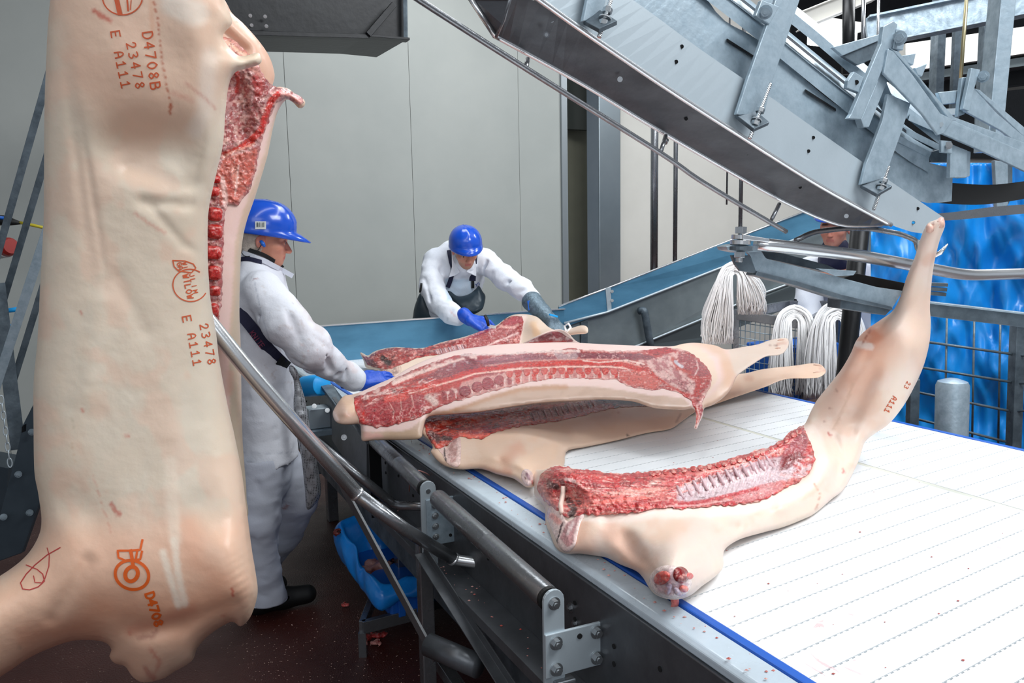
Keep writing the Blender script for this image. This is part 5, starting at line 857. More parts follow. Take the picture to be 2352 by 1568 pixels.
D1m = Relief(mD1, lambda Q: D1.front_d(Q)-.003, .005, 5, edge=3.5, step=2.1, rough=.0055, rscale=9, smooth=False, bumps=[(-.001, 8, [(1560, 830), (1590, 850), (1600, 880)]), (.010, 10, [(1100, 835), (1200, 825), (1280, 822)]), (.007, 5, [(1340, 818), (1430, 818), (1490, 822)]), (.007, 4, band_t0), (-.003, 4, [(p[0], p[1]+10) for p in band_t0]), (.008, 12, [(1450, 868), (1490, 880)]), (.006, 10, [(1590, 830), (1610, 850)]), (.012, 16, [(900, 950), (960, 930)])])
band_t = [(930, 897), (985, 882), (1032, 871), (1067, 857), (1116, 847), (1190, 837), (1264, 833), (1338, 832), (1400, 832), (1440, 838), (1470, 848)]
band_b = [(940, 903), (1000, 886), (1060, 869), (1091, 858), (1190, 847), (1300, 842), (1400, 842), (1440, 846)]
pm = [('n', '#e8c8c0', (16, 8), -.2, .08, .8, None, 6), ('n', '#8f3038', (20, 8), -.2, .1, .6, None, 3),
      ('s', '#efd4ca', 6, 5, .95, [(905, 880), (950, 862), (1000, 845), (1060, 828), (1090, 822)], 3), ('s', '#c23a35', 3, 3, .8, [(900, 890), (950, 868), (1000, 850), (1040, 838)], 2),
      ('p', '#9a4a52', 5, .95, [(965, 872), (1010, 845), (1060, 826), (1090, 822), (1108, 848), (1060, 862), (1000, 880)], 3), ('n', '#c9b0b0', (10, 6), -.3, .0, .8, [(1005, 850), (1060, 826), (1085, 832), (1040, 852)], 8), ('s', '#8a2026', 5, 5, .9, [(1066, 816), (1078, 826), (1090, 832)], 3), ('p', '#9a5560', 4, 1, [(1092, 828), (1150, 817), (1230, 812), (1275, 818), (1280, 828), (1200, 836), (1120, 845)], 2), ('s', '#7c3844', 3, 5, .8, [(1110, 842), (1200, 832), (1270, 828)], 2), ('s', '#b87a80', 3, 5, .7, [(1110, 828), (1200, 818)], 2), ('p', '#b5a3a6', 5, .8, [(1275, 812), (1330, 810), (1325, 826), (1280, 830)], 4), ('p', '#8c4450', 4, .95, [(1325, 812), (1400, 810), (1470, 812), (1510, 820), (1490, 828), (1400, 824), (1335, 824)], 2),
      ('s', '#f0ddd6', 3, 4, .9, [(1060, 815), (1150, 812), (1260, 806), (1330, 806)], 3), ('s', '#e9c3bb', 3, 3, .8, [(1340, 804), (1440, 806), (1500, 802)], 3), ('p', '#b53a3e', 3, 1, [(1475, 804), (1535, 797), (1560, 806), (1535, 812), (1490, 812)], 2),
      ('s', '#cb3b33', 6, 3, .95, band_t, 1.5), ('s', '#f3cdbf', 1.8, 2, .95, band_b, .8), ('s', '#e9b5a8', 1.5, 2, .7, [(p[0], p[1]-7) for p in band_t[4:]], 1.5),
      ('s', '#c73a30', 6, 5, .9, [(940, 912), (1000, 895), (1060, 878), (1100, 868)], 3), ('p', '#d9a9a0', 6, .9, [(1060, 878), (1100, 866), (1200, 853), (1330, 850), (1410, 852), (1416, 872), (1362, 869), (1280, 868), (1229, 874), (1167, 888), (1081, 911), (1050, 905)], 2),
      ('p', '#b3454a', 5, .95, [(836, 935), (880, 912), (930, 905), (975, 905), (980, 925), (955, 950), (905, 968), (860, 976), (838, 960)], 4), ('p', '#b24a50', 4, .95, [(945, 910), (968, 905), (980, 920), (968, 938), (950, 935)], 2), ('s', '#e8b9ae', 1.2, 1.5, .8, [(895, 925), (905, 945), (902, 965)], 1), ('s', '#e8b9ae', 1.2, 1.5, .8, [(920, 912), (922, 940), (916, 960)], 1), ('s', '#e8b9ae', 1.2, 1.6, .8, [(945, 908), (950, 930), (940, 950)], 1), ('s', '#e9675a', 8, 8, .7, [(890, 915), (930, 910)], 5), ('s', '#d8433a', 10, 10, .7, [(815, 930), (830, 950), (826, 968)], 5), ('s', '#e6cfc6', 8, 8, .9, [(985, 912), (1000, 925)], 3), ('s', '#3c1a1c', 3, 3, .7, [(900, 894), (906, 898)], 1.5),
      ('p', '#cf6a60', 5, .95, [(1415, 852), (1470, 850), (1500, 862), (1520, 880), (1500, 894), (1450, 886), (1425, 872)], 3), ('s', '#c03028', 5, 4, .95, [(1440, 840), (1480, 848), (1520, 870), (1560, 895), (1590, 925), (1604, 945)], 3), ('s', '#d9534a', 3, 3, .8, [(1602, 940), (1603, 960), (1598, 978)], 1.5), ('s', '#ecc4ba', 1.5, 1.6, .9, [(1600, 930), (1606, 955), (1600, 978)], 1.5),
      ('p', '#d7b4ae', 6, .95, [(1480, 830), (1530, 815), (1560, 850), (1600, 880), (1590, 905), (1550, 890), (1500, 855)], 4), ('n', '#a85a62', (12, 8), .6, .02, .8, [(1480, 830), (1530, 815), (1560, 850), (1600, 880), (1590, 905), (1550, 890), (1500, 855)], 12), ('p', '#a8545a', 4, .95, [(1555, 812), (1580, 812), (1612, 835), (1634, 858), (1620, 866), (1590, 862), (1565, 840)], 3), ('s', '#e2c9c4', 1.3, 2, .8, [(1596, 862), (1604, 846), (1600, 828)], 1), ('s', '#b84a40', 4, 4, .9, [(1545, 822), (1556, 845), (1585, 856)], 3), ('s', '#cdd0d8', 3.5, 3, .9, [(1551, 830), (1560, 838), (1566, 842)], 1.5), ('s', '#bf3c38', 6, 5, .8, [(1600, 868), (1606, 885), (1600, 905)], 4), ('s', '#e8cabf', 3, 5, .5, [(1638, 858), (1632, 885), (1616, 905), (1610, 925)], 3), ('s', '#e8cabf', 2, 4, .5, [(1545, 800), (1590, 808), (1625, 838)], 3), ('s', '#f2d9ce', 1.5, 2, .9, [(1340, 828), (1375, 832), (1440, 827), (1480, 836)], 1.5)]
for i in range(22):
    t_ = i/21; x = 1020+t_*395; y = 894-t_*58+38*t_*t_ if t_ < .9 else 866; y = np.interp(x, [1020, 1081, 1130, 1167, 1229, 1280, 1416], [908, 896, 884, 876, 865, 861, 861]); w = np.interp(x, [1020, 1200, 1416], [9, 8, 6.5])
    pm.append(('s', '#a94a50' if x < 1180 else ('#d0453c' if i % 2 else '#cf8f8a'), w*.62, 3, .95, [(x-1, y-w*.5), (x, y+w*.4)], 1.5)); pm.append(('s', '#f3dcd4', 1, 1.6, .85, [(x+w, y-w), (x+w*.9, y), (x+w, y+w)], .8))
pm += streaks([(835, 925), (880, 905), (930, 892), (990, 875)], 12, 70, 22, 1.2, ['#f3d2c8', '#a41f20', '#e9584c', '#fff0ea'], .75, seed=21) + streaks([(860, 960), (960, 930)], 18, 40, 14, .8, ['#e2958c', '#94303a'], .5, seed=22) + streaks([(1110, 830), (1270, 820)], 9, 30, 30, .8, ['#7e3a48', '#b5808a'], .5, seed=23)
D1m.build('cut_face', 'meat', tD1, base='#b8504e', ops=pm)
for i in range(13):
    t_ = i/12; x = 1170+t_*240; y = np.interp(x, [1170, 1229, 1280, 1416], [858, 852, 850, 852]); r_ = 7.5
    Relief([(x-7, y-5), (x+6, y-6), (x+8, y), (x+5, y+7), (x-1, y+9), (x-6, y+5)], lambda Q: D1m.front_d(Q)-.002, .006, 4, step=2.6, rough=.002, rscale=5).build('vertebra', 'meat', tD1, base='#c83a30' if i % 2 else '#d0615a', ops=[('n', '#e79a8e', (4, 4), 0, .05, .6, None, i)])
for x, y, w, h, c in ((1068, 898, 13, 12, '#9c4048'), (1096, 888, 13, 12, '#a5484e'), (1120, 880, 14, 13, '#a84a50'), (1146, 872, 12, 10, '#b05a5c')):
    Relief(el(x, y, w, h, 0, 5.9, x, 12), lambda Q: D1m.front_d(Q)-.002, .006, 5, step=2.6, rough=.0015, rscale=5).build('muscle_section', 'meat', tD1, base=c, ops=[('n', '#c77a78', (6, 4), .4, .1, .5, None, x)])
# claws of D1 and D2
mc = mat('claw_grey', '#c7a08c', .5)
for par, a, b, r in ((tD1, (1788, 784), (1806, 781), 6), (tD1, (1782, 803), (1798, 800), 7), (tD2, (1870, 840), (1894, 843), 6), (tD2, (1868, 859), (1893, 856), 6)):
    rel = D1 if par is tD1 else D2; p0 = rel.pt(*a, -.02); p1 = rel.pt(b[0]-6, b[1], -.015); V, F = sweep([p0, (p0+p1)/2, p1], [.008, .010, .005], 10); mk('claw', V, F, mc, par, smooth=True)
# ---- E: half at the far end being cut, F: ham beyond
tE = thing('half_carcass', onz(1050, 830, .9), 'far pig half being cut by the bending worker, ham and tied trotter at right', 'carcass')
E_OUT = [(827, 810), (834, 811), (845, 816), (864, 805), (906, 797), (968, 799), (1017, 785), (1067, 773), (1116, 756), (1141, 746), (1160, 732), (1178, 723), (1205, 721), (1232, 727), (1248, 740), (1262, 752), (1285, 760), (1310, 754), (1335, 747), (1348, 750), (1351, 760), (1346, 766), (1320, 768), (1290, 775), (1260, 790), (1225, 805), (1180, 822), (1120, 830), (1060, 836), (1000, 848), (955, 860), (914, 868), (882, 868), (872, 858), (868, 850), (842, 845), (835, 828)]
ctE = zc((827, 812, .97), (882, 868, .91), (960, 858, .91), (1060, 835, .91), (1200, 815, .93), (864, 806, 1.0), (968, 799, 1.0), (1067, 773, 1.04), (1178, 724, 1.14), (1232, 728, 1.14), (1260, 770, 1.05), (1350, 755, 1.12))
E_ = Relief(E_OUT, ctE, .08, 28, step=4, zmin=.903, bumps=[(-.03, 10, [(870, 825), (890, 830)]), (.03, 18, [(1225, 750)]), (-.015, 8, [(1262, 765), (1275, 760)])], back=.7)
E_.build('pig_body', 'skin_pig', tE, base='#d8c2b0', ops=[('p', '#ecd3c8', 4, 1, [(1190, 721), (1212, 723), (1204, 745), (1200, 770), (1196, 792), (1182, 790), (1190, 745)], 1), ('s', '#d8a878', 8, 10, .6, [(1225, 745), (1235, 770)], 4), ('s', '#a08468', 6, 10, .5, [(930, 860), (1000, 845)], 3)])
mE = [(829, 812), (838, 818), (847, 820), (864, 806), (906, 798), (968, 800), (1017, 786), (1067, 774), (1116, 757), (1141, 748), (1160, 733), (1178, 725), (1198, 727), (1203, 738), (1198, 760), (1192, 790), (1150, 796), (1115, 806), (1070, 812), (1030, 815), (1000, 815), (960, 822), (925, 835), (900, 845), (880, 848), (858, 842), (842, 838), (836, 822)]
Em = Relief(mE, lambda Q: E_.front_d(Q)-.004, .006, 5, edge=3, step=2.1, rough=.008, rscale=7, smooth=False)
pm = [('n', '#e3a79c', (12, 4), -.3, .1, .7, None, 2), ('n', '#641818', (10, 5), -.2, .12, .7, None, 5), ('p', '#a8605f', 3, .9, [(1075, 780), (1150, 752), (1185, 742), (1192, 770), (1150, 790), (1075, 802)], 2), ('p', '#b0545a', 3, 1, [(1154, 738), (1178, 727), (1196, 729), (1202, 738), (1180, 745), (1158, 748)], 1), ('s', '#e7cfc8', 2, 3, .8, [(1110, 798), (1150, 780), (1190, 765)], 2), ('s', '#e6b9ae', 2.5, 3, .8, [(1150, 750), (1180, 752), (1190, 745)], 2), ('s', '#24080a', 7, 6, .95, [(880, 822), (892, 832)], 2), ('s', '#5a2a24', 6, 6, .8, [(850, 830), (862, 838)], 3), ('s', '#d9a398', 2.5, 3, .7, [(1000, 790), (1060, 777), (1110, 760)], 2), ('p', '#b79492', 3, .8, [(985, 806), (1050, 792), (1072, 790), (1070, 808), (1010, 814)], 2)]
for i in range(9): x = 998+i*8.5; y = 809-i*1.8; pm.append(('s', '#d3b6b2' if i % 2 else '#7d3c3e', 1.5, 1.5, .8, [(x-2, y-5), (x+2, y+4)], .5))
pm += streaks([(880, 815), (960, 808), (1000, 800)], 12, 60, 12, .9, ['#efc0b2', '#8c1a18', '#de5446'], .7, seed=31) + streaks([(1080, 790), (1190, 755)], 12, 40, 22, .9, ['#7e2c36', '#cf9a98'], .6, seed=32)
Em.build('cut_face', 'meat', tE, base='#9c3530', ops=pm)
for i in range(7): x = 1002+i*10; y = 808-i*1.9; V, F = sweep([Em.pt(x-2, y-5, .0), Em.pt(x+1, y, .003), Em.pt(x+3, y+5, .0)], [.003, .004, .003], 6); mk('rib', V, F, 'bone', tE, smooth=True)
cutpatch('cheek_cut', E_, [(872, 846), (890, 840), (905, 838), (920, 840), (921, 855), (912, 865), (890, 868), (877, 862)], '#c9b2a4', [('n', '#8d746c', (6, 5), 0, 0, .8, None), ('s', '#dccab9', 2, 2, .9, [(918, 842), (920, 856), (910, 866)])], tE, th=.004)
V, F = sweep([E_.pt(1300, 760, .01), E_.pt(1297, 748, .012), E_.pt(1306, 743, .02), E_.pt(1311, 752, .01), E_.pt(1302, 762, .01)], .006, 8); mk('tie_string', V, F, 'string', label='white string loop tied round the far trotter', cat='string', smooth=True)
tF = thing('pig_ham', onz(1260, 800, .9), 'rounded ham end lying between the far pig half and the open one', 'carcass')
Fh = Relief([(1190, 796), (1216, 780), (1240, 768), (1268, 758), (1290, 757), (1306, 766), (1322, 782), (1345, 795), (1340, 812), (1250, 815), (1200, 812)], zc((1200, 810, .95), (1330, 810, .95), (1240, 768, 1.1), (1290, 758, 1.12), (1322, 782, 1.08), (1190, 796, 1.0)), .06, 22, step=4, back=.7)
Fh.build('pig_body', 'skin_pig', tF, base='#ecd0c6')
Relief([(1200, 793), (1222, 780), (1245, 770), (1265, 762), (1285, 763), (1300, 772), (1316, 784), (1280, 786), (1240, 790)], lambda Q: Fh.front_d(Q)-.003, .006, 6, step=2.4, rough=.004, rscale=7).build('cut_face', 'meat', tF, base='#9c4a50', ops=[('n', '#d9c0bc', (12, 6), -.3, .02, .8, None), ('s', '#c93c34', 2, 2, .8, [(1215, 788), (1260, 785), (1300, 784)], 1), ('s', '#6e2a34', 5, 6, .7, [(1240, 775), (1265, 768)], 3)])
# small scraps lying on the belt
rs = random.Random(9); mbs = MB()
for i in range(60):
    x = rs.uniform(1300, 2340); y = rs.uniform(1000, 1560)
    p = onz(x, y, ZB+.0015); 
    if not (N0+.03 < p@B_ < N1-.03): continue
    r = rs.uniform(.0012, .004); mbs.add([p+np.array([math.cos(a), math.sin(a)*rs.uniform(.4, 1), 0])*r for a in (0, 1.57, 3.14, 4.7)]+[p+UP*r*.5], [[0, 1, 4], [1, 2, 4], [2, 3, 4], [3, 0, 4]])
mbs.build('belt_crumbs', mat('crumb_dark', '#a8504a', .4), label='tiny reddish crumbs scattered on the white belt modules', cat='meat scraps', kind='stuff')
m_sm = mat('pale_blood_film', '#e58f8c', .3, 0, '#f2c4c0', 60, .8, alpha=.28)
t = thing('blood_smears', onz(1940, 1480, ZB), 'faint pink blood smears on the near part of the white belt', 'smears')
for L_, w_ in (([(1862, 1500), (1885, 1520), (1915, 1535), (1930, 1545)], 7), ([(1935, 1528), (1965, 1542), (1988, 1550)], 5), ([(1868, 1440), (1885, 1434), (1893, 1440)], 10), ([(1880, 1428), (1892, 1424)], 5), ([(1948, 1409), (1960, 1412)], 4), ([(1960, 1516), (1966, 1515)], 4), ([(2290, 1256), (2300, 1258)], 7), ([(1845, 1520), (1870, 1535), (1905, 1556)], 4)):
    Q = catmull(L_, 4, False); V = []; n_ = len(Q)
    for k, sg_ in ((0, 1), (1, -1)):
        for i, q_ in enumerate(Q): tt = Q[min(i+1, n_-1)]-Q[max(i-1, 0)]; tt = tt/(np.linalg.norm(tt)+1e-9); hw_ = w_*.5*math.sin(math.pi*(i+.4)/(n_+.2))*RS.uniform(.5, 1.2); V.append(onz(*(q_+np.array([-tt[1], tt[0]])*sg_*hw_), ZB+.0008))
    mk('smear', V, [[i, i+1, n_+i+1, n_+i] for i in range(n_-1)], m_sm, t)
# ================================================================ curved overhead track and chute, upper right
TR = thing('carcass_chute', at(1750, 500, 1.8)-UP*.1, 'large stainless carcass chute sloping down from the top centre to the hook', 'chute')
def dc(x): return 1.50+(x-1150)*.00073
def c(x, y, o=0): return at(x, y, dc(x)+o)
up_e = [(1240, -140), (1454, 0), (1600, 107), (1715, 186), (1770, 223), (1850, 280), (1987, 376), (2114, 463), (2169, 500)]
lo_e = [(1100, -100), (1240, 0), (1335, 68), (1500, 181), (1600, 247), (1700, 311), (1800, 375), (1900, 436), (2047, 516), (2118, 536), (2160, 530)]
def strip(name, A1, B1, oa, ob, m, parent, n=40, th=.004, **k):
    a = catmull(A1, 8, False); b = catmull(B1, 8, False); ia = np.linspace(0, len(a)-1, n).astype(int); ib = np.linspace(0, len(b)-1, n).astype(int); V = [c(*a[i], oa) for i in ia]+[c(*b[i], ob) for i in ib]+[c(*a[i], oa+th) for i in ia]+[c(*b[i], ob+th) for i in ib]
    F = []
    for i in range(n-1): F += [[i, n+i, n+i+1, i+1], [2*n+i, 2*n+i+1, 3*n+i+1, 3*n+i], [i, i+1, 2*n+i+1, 2*n+i], [n+i, 3*n+i, 3*n+i+1, n+i+1]]
    F += [[0, 2*n, 3*n, n], [n-1, 2*n-1, 4*n-1, 3*n-1]]
    return mk(name, V, F, m, parent, smooth=False, **k)
strip('side_plate', up_e, lo_e, 0, 0, 'steel_plate', TR)
V, F = sweep([c(x, y, -.01) for x, y in catmull(lo_e[:9], 20, False)], .0062, 14); mk('lip_tube', V, F, 'steel', TR, smooth=True)
dk_t = [(1170, 0), (1244, 5), (1335, 73), (1500, 186), (1600, 252), (1700, 316), (1800, 380), (1900, 441), (2047, 520)]
dk_b = [(1138, 83), (1335, 191), (1494, 287), (1700, 407), (1778, 451), (1837, 480), (1890, 503), (1944, 518), (2025, 517)]
m_dk = mat('scratched_steel_dark_reflection', '#505257', .4, .35, '#3f4045', 9, .7, .05, 90, stretch=(1, 1, 3), rvar=.1)  # steel face coloured dark to stand for the dark surroundings it reflects
strip('trough_wall', dk_t, dk_b, .004, .10, m_dk, TR)
V, F = sweep([c(x, y, .10) for x, y in catmull(dk_b[:10], 20, False)], .005, 12); mk('lower_edge', V, F, 'steel', TR, smooth=True)
plate('end_plate', [c(1080, -5, .12), c(1172, -5, .01), c(1150, 58, .03), c(1138, 84, .10)], .004, m_dk, TR); V, F = sweep([c(1080, -5, .12), c(1138, 84, .10)], .006, 8); mk('lower_edge', V, F, 'steel', TR, smooth=True)
V, F = sweep([c(1172, -5, 0), c(1158, 45, .04), c(1140, 84, .09)], .0035, 8); mk('weld_seam', V, F, 'steel_dark', TR, smooth=True)
strip('trough_floor', dk_b[:10], [(x+70, y-40) for x, y in dk_b[:10]], .10, .42, m_dk, TR)
def facing(x, y, o, r, nm='hole', m='hole', par=None): p = c(x, y, o); return disc(p, unit(CAMP-p), r, par or TR, nm, m)
for x, y in ((1566, 107), (1553, 142), (1868, 316), (1857, 347), (2108, 479), (2098, 511)): facing(x, y, -.002, .0045)
facing(2098, 511, -.004, .0035, 'rivet', 'cyan')
for x, y in ((1268, 48), (1255, 80), (1434, 153), (1424, 182), (1944, 496)): facing(x, y, .03, .0058, 'plug_screw', 'steel_dark' if x < 1300 else 'steel')
for x, y in ((1576, 273), (1716, 352), (1838, 430)): facing(x, y, .035, .004)
for x, y in ((1268, 48), (1255, 80)): facing(x, y, .025, .0035, 'plug_screw', 'bolt')
# ---- galvanised track girder behind the chute
TG = thing('track_girder', at(1900, 300, 1.95)-UP*.3, 'curved galvanised track girder with flanges above the chute, upper right', 'girder')
web_t = [(1420, -160), (1590, -40), (1659, 43), (1746, 95), (1885, 213), (1935, 250), (2063, 336), (2130, 372), (2189, 385)]
web_b = [(1300, -100), (1454, 8), (1600, 115), (1715, 194), (1850, 288), (1987, 384), (2080, 448), (2130, 466), (2186, 462)]
strip('web', web_t, web_b, .07, .06, 'galv', TG, th=.008)
def track(name, pts, wpx, o, m, th=.02):
    a = [(x, y-wpx/2) for x, y in pts]; b = [(x, y+wpx/2) for x, y in pts]; return strip(name, a, b, o, o, m, TG, th=th)
f1 = [(1570, -90), (1700, 10), (1760, 58), (1885, 160), (1985, 240), (2080, 315), (2140, 352)]
track('flange', [(x-6, y+22) for x, y in f1], 46, .055, 'galv', .01); strip('flange', [(x+10, y-20) for x, y in f1], [(x-4, y+4) for x, y in f1], .16, .05, 'galv', TG, th=.006)
f2 = [(1690, -60), (1830, 50), (1905, 112), (1965, 165), (2060, 240), (2160, 318)]
track('flange', f2, 30, .17, 'galv', .01); strip('flange', [(x+14, y-24) for x, y in f2], [(x, y-14) for x, y in f2], .3, .17, 'galv', TG, th=.006)
track('slide_rail', [(x+2, y-12) for x, y in f1[:-1]], 8, .045, 'steel_dark', .03); track('inner_web', [(x+14, y+4) for x, y in f1], 30, .21, 'galv_dark', .01)
for x, y, l in ((1715, 120, 90), (1885, 230, 70), (2065, 350, 50)): strip('weld_gap', [(x-l/2, y-l*.32-3), (x+l/2, y+l*.32-3)], [(x-l/2, y-l*.32+3), (x+l/2, y+l*.32+3)], .058, .058, 'black_steel', TG, n=4, th=.012)
# hangers with threaded rods
def hanger(label, P, foot, rod, rs_=.0048, o=-.03):
    t = thing('track_hanger', c(*P[-1], o)-UP*.05, label, 'bracket'); 
    plate('flat_bar', [c(x, y, o) for x, y in P], .010, 'galv', t, bevel=.0015)
    x0, y0 = P[0]; 
    plate('foot_plate', [c(x, y, oo) for x, y, oo in foot], .010, 'galv_dark', t, bevel=.0015)
    (ax, ay), (bx, by) = rod; a = c(ax, ay, o-.035); b = c(bx, by, o-.03); u = unit(b-a); n = 60; L = np.linalg.norm(b-a)
    Pp = [a+u*L*i/n for i in range(n+1)]; R_ = [rs_*(1 if i % 2 else .86) for i in range(n+1)]; V, F = sweep(Pp, R_, 10); r_ = mk('threaded_rod', V, F, 'bolt', t, smooth=False)
    return t, a, u, L
def nut(p, u, r, par, h=.011): V, F = sweep([p-u*h/2, p+u*h/2], r, 6); return mk('nut', V, F, 'bolt', par, bevel=.001)
def washer(p, u, r, par): V, F = sweep([p-u*.0012, p+u*.0012], r, 18); return mk('washer', V, F, 'steel', par)
H1, a, u, L = hanger('wide galvanised hanger bar with threaded rod in the middle of the chute', [(1788, -60), (1846, -60), (1837, 0), (1772, 194), (1757, 258), (1738, 262), (1700, 264), (1692, 262), (1719, 178), (1782, 0)], [(1689, 262, -.02), (1738, 255, -.03), (1768, 280, -.09), (1732, 296, -.075)], ((1769, 192), (1722, 318)))
for f, k_ in ((.49, .0105), (.60, 0), (.73, .0105)):
    if k_: nut(a+u*L*f, u, k_, H1)
    else: pass
washer(a+u*L*.66, u, .012, H1); bolt(c(1758, 28, -.045), unit(CAMP-c(1758, 28)), .011, H1, m='galv'); plate('lug', [c(1736, 36, -.035), c(1750, 0, -.035), c(1790, 15, -.035), c(1768, 56, -.035)], .012, 'galv', H1, bevel=.0015)
H2, a, u, L = hanger('lower galvanised hanger bar with threaded rod near the chute end', [(2040, 215), (2092, 237), (2072, 300), (2043, 380), (2036, 408), (1978, 424), (1990, 375), (2027, 277)], [(1976, 424, -.02), (2018, 414, -.03), (2050, 426, -.09), (2015, 446, -.075)], ((2041, 382), (2006, 482)))
for f in (.33, .52): nut(a+u*L*f, u, .0105, H2)
washer(a+u*L*.45, u, .013, H2)
H0, a, u, L = hanger('cropped galvanised hanger foot with threaded rod at the top of the chute', [(1362, -60), (1405, -60), (1392, 0), (1386, 22), (1345, 48), (1340, 48)], [(1339, 46, -.02), (1378, 22, -.03), (1418, 47, -.09), (1376, 66, -.075)], ((1412, -30), (1376, 86)))
for f in (.47, .72): nut(a+u*L*f, u, .0105, H0)
washer(a+u*L*.62, u, .013, H0)
# bolted bracket bars and the diagonal braces
def flatpoly(name, P, o, m, par, th=.012): return plate(name, [c(x, y, o) for x, y in P], th, m, par, bevel=.0015)
t = thing('diagonal_brace', c(2160, 300, -.03), 'bent galvanised angle brace bolted to the track, right of the long bracket bar', 'brace')
flatpoly('upper_leg', [(2040, 112), (2052, 118), (2095, 170), (2160, 260), (2190, 275), (2168, 306), (2155, 310), (2120, 262), (2030, 168)], -.06, 'galv', t, .008); flatpoly('upper_flange', [(2044, 110), (2066, 120), (2135, 205), (2198, 276), (2185, 280), (2110, 180)], -.055, 'galv', t, .05)
flatpoly('lower_leg', [(2168, 275), (2192, 278), (2360, 352), (2360, 396), (2230, 335), (2162, 306)], -.055, 'galv', t, .008); flatpoly('lower_flange', [(2190, 268), (2360, 330), (2360, 354), (2190, 282)], -.04, 'galv', t, .05)
disc(c(2161, 286, -.062), unit(CAMP-c(2161, 286)), .0065, t, 'rivet', 'steel_plate')
t = thing('bracket_bar', c(1975, 280, -.03), 'long galvanised T-bar bracket with a large hex bolt at its top', 'bracket')
flatpoly('bar', [(2030, 60), (2052, 48), (2062, 56), (2052, 100), (1978, 274), (1948, 272), (1955, 262), (2024, 100)], -.05, 'galv', t); flatpoly('rib', [(2052, 100), (2062, 90), (2072, 104), (1996, 292), (1984, 292), (1978, 274)], -.035, 'galv', t, .02)
flatpoly('bolt_plate', [(2060, 66), (2080, 70), (2075, 115), (2052, 112)], -.055, 'galv', t, .008); bolt(c(2066, 88, -.065), unit(CAMP-c(2066, 88)+np.array([-.2, 0, 0])), .0125, t, m='galv')
flatpoly('lug', [(1948, 185), (1962, 164), (1984, 178), (1972, 212), (1946, 202)], -.04, 'galv', t); disc(c(1967, 189, -.042), unit(CAMP-c(1967, 189)), .006, t)
t = thing('stub_arm', c(1970, 100, .2), 'short galvanised arm joining the bracket bar to the rear rail', 'arm'); flatpoly('side', [(1912, 108), (2022, 78), (2022, 92), (1935, 128)], .12, 'galv', t, .01); flatpoly('underside', [(1935, 128), (2022, 92), (2018, 130), (1970, 150)], .13, 'galv_dark', t, .01)
t = thing('joint_bracket', c(2090, 160, .1), 'small galvanised angle pieces behind the diagonal brace', 'bracket'); flatpoly('tab', [(2072, 128), (2104, 122), (2098, 150), (2080, 142)], .05, 'galv', t); flatpoly('tab', [(2102, 156), (2130, 146), (2118, 176), (2108, 172)], .03, 'galv', t); flatpoly('strut', [(2020, 230), (2032, 178), (2062, 250), (2040, 262)], .02, 'galv', t); disc(c(2034, 243, .018), unit(CAMP-c(2034, 243)), .007, t)
t = thing('diagonal_brace', c(2290, 300, .1), 'second galvanised angle brace at the right edge of the photo', 'brace')
flatpoly('upper_leg', [(2226, 212), (2238, 204), (2290, 260), (2360, 320), (2360, 345), (2300, 300), (2216, 255)], .10, 'galv', t, .008); flatpoly('upper_flange', [(2236, 202), (2250, 206), (2360, 298), (2360, 322)], .11, 'galv', t, .05)
t = thing('bracket_bar', c(2225, 260, .1), 'short galvanised bracket bar with a bolt left of the vertical post', 'bracket'); flatpoly('bar', [(2232, 156), (2252, 160), (2236, 210), (2226, 255), (2212, 250)], .09, 'galv', t); flatpoly('bar', [(2210, 178), (2226, 176), (2216, 262), (2200, 268)], .12, 'galv', t); bolt(c(2258, 176, .08), unit(CAMP-c(2258, 176)+np.array([-.3, 0, 0])), .012, t, m='galv'); flatpoly('cross_piece', [(2155, 212), (2212, 206), (2200, 236), (2165, 240)], .14, 'galv', t)
t = thing('hanger_plate', c(2190, 400, 0), 'short galvanised channel hanging under the diagonal brace', 'bracket'); flatpoly('web', [(2184, 330), (2222, 345), (2220, 408), (2182, 408)], -.03, 'galv', t); flatpoly('flange', [(2218, 345), (2230, 348), (2228, 404), (2218, 408)], -.01, 'galv', t, .03); flatpoly('clip', [(2162, 322), (2186, 324), (2188, 352), (2162, 350)], -.045, 'galv', t, .008); bolt(c(2178, 334, -.05), unit(CAMP-c(2178, 334)), .0075, t)
t = thing('hanger_strap', c(2300, 480, .1), 'grey steel strap hanging at the right in front of the blue film', 'strap'); flatpoly('strap', [(2285, 368), (2315, 372), (2316, 470), (2300, 484), (2290, 478)], .12, 'galv', t); flatpoly('side', [(2314, 372), (2326, 376), (2326, 448), (2316, 470)], .15, 'galv_dark', t, .02)
t = thing('vertical_post', at(2280, 500, 2.7), 'tall galvanised vertical post behind the braces at the right', 'post'); p0 = at(2318, -60, 2.7); V, F = extr([p0[0], p0[1], 2.9], [p0[0]-.035, p0[1], 1.95], rect(.075, .05)); mk('shaft', V, F, 'galv', t, bevel=.003); V, F = extr([p0[0]-.035, p0[1], 2.02], [p0[0]-.035, p0[1], 1.9], rect(.12, .03)); mk('base_plate', V, F, 'galv', t, bevel=.002)
t = thing('slide_rails', c(2150, 350, .2), 'short pale rails of the track end below the brace', 'rail')
for i, (a_, b_) in enumerate((((2062, 310), (2140, 350)), ((2075, 290), (2165, 335)), ((2090, 262), (2175, 300)))): strip('rail', [a_, b_], [(a_[0]-4, a_[1]+14), (b_[0]-6, b_[1]+12)], .05+.05*i, .05+.05*i, 'galv', t, n=3, th=.02)
flatpoly('end_cap', [(2130, 350), (2165, 342), (2186, 352), (2180, 372), (2140, 372)], .06, 'galv_dark', t); V, F = extr(c(2090, 262, .25), c(2200, 256, .4), rect(.02, .02)); mk('rail', V, F, 'steel_plate', t)
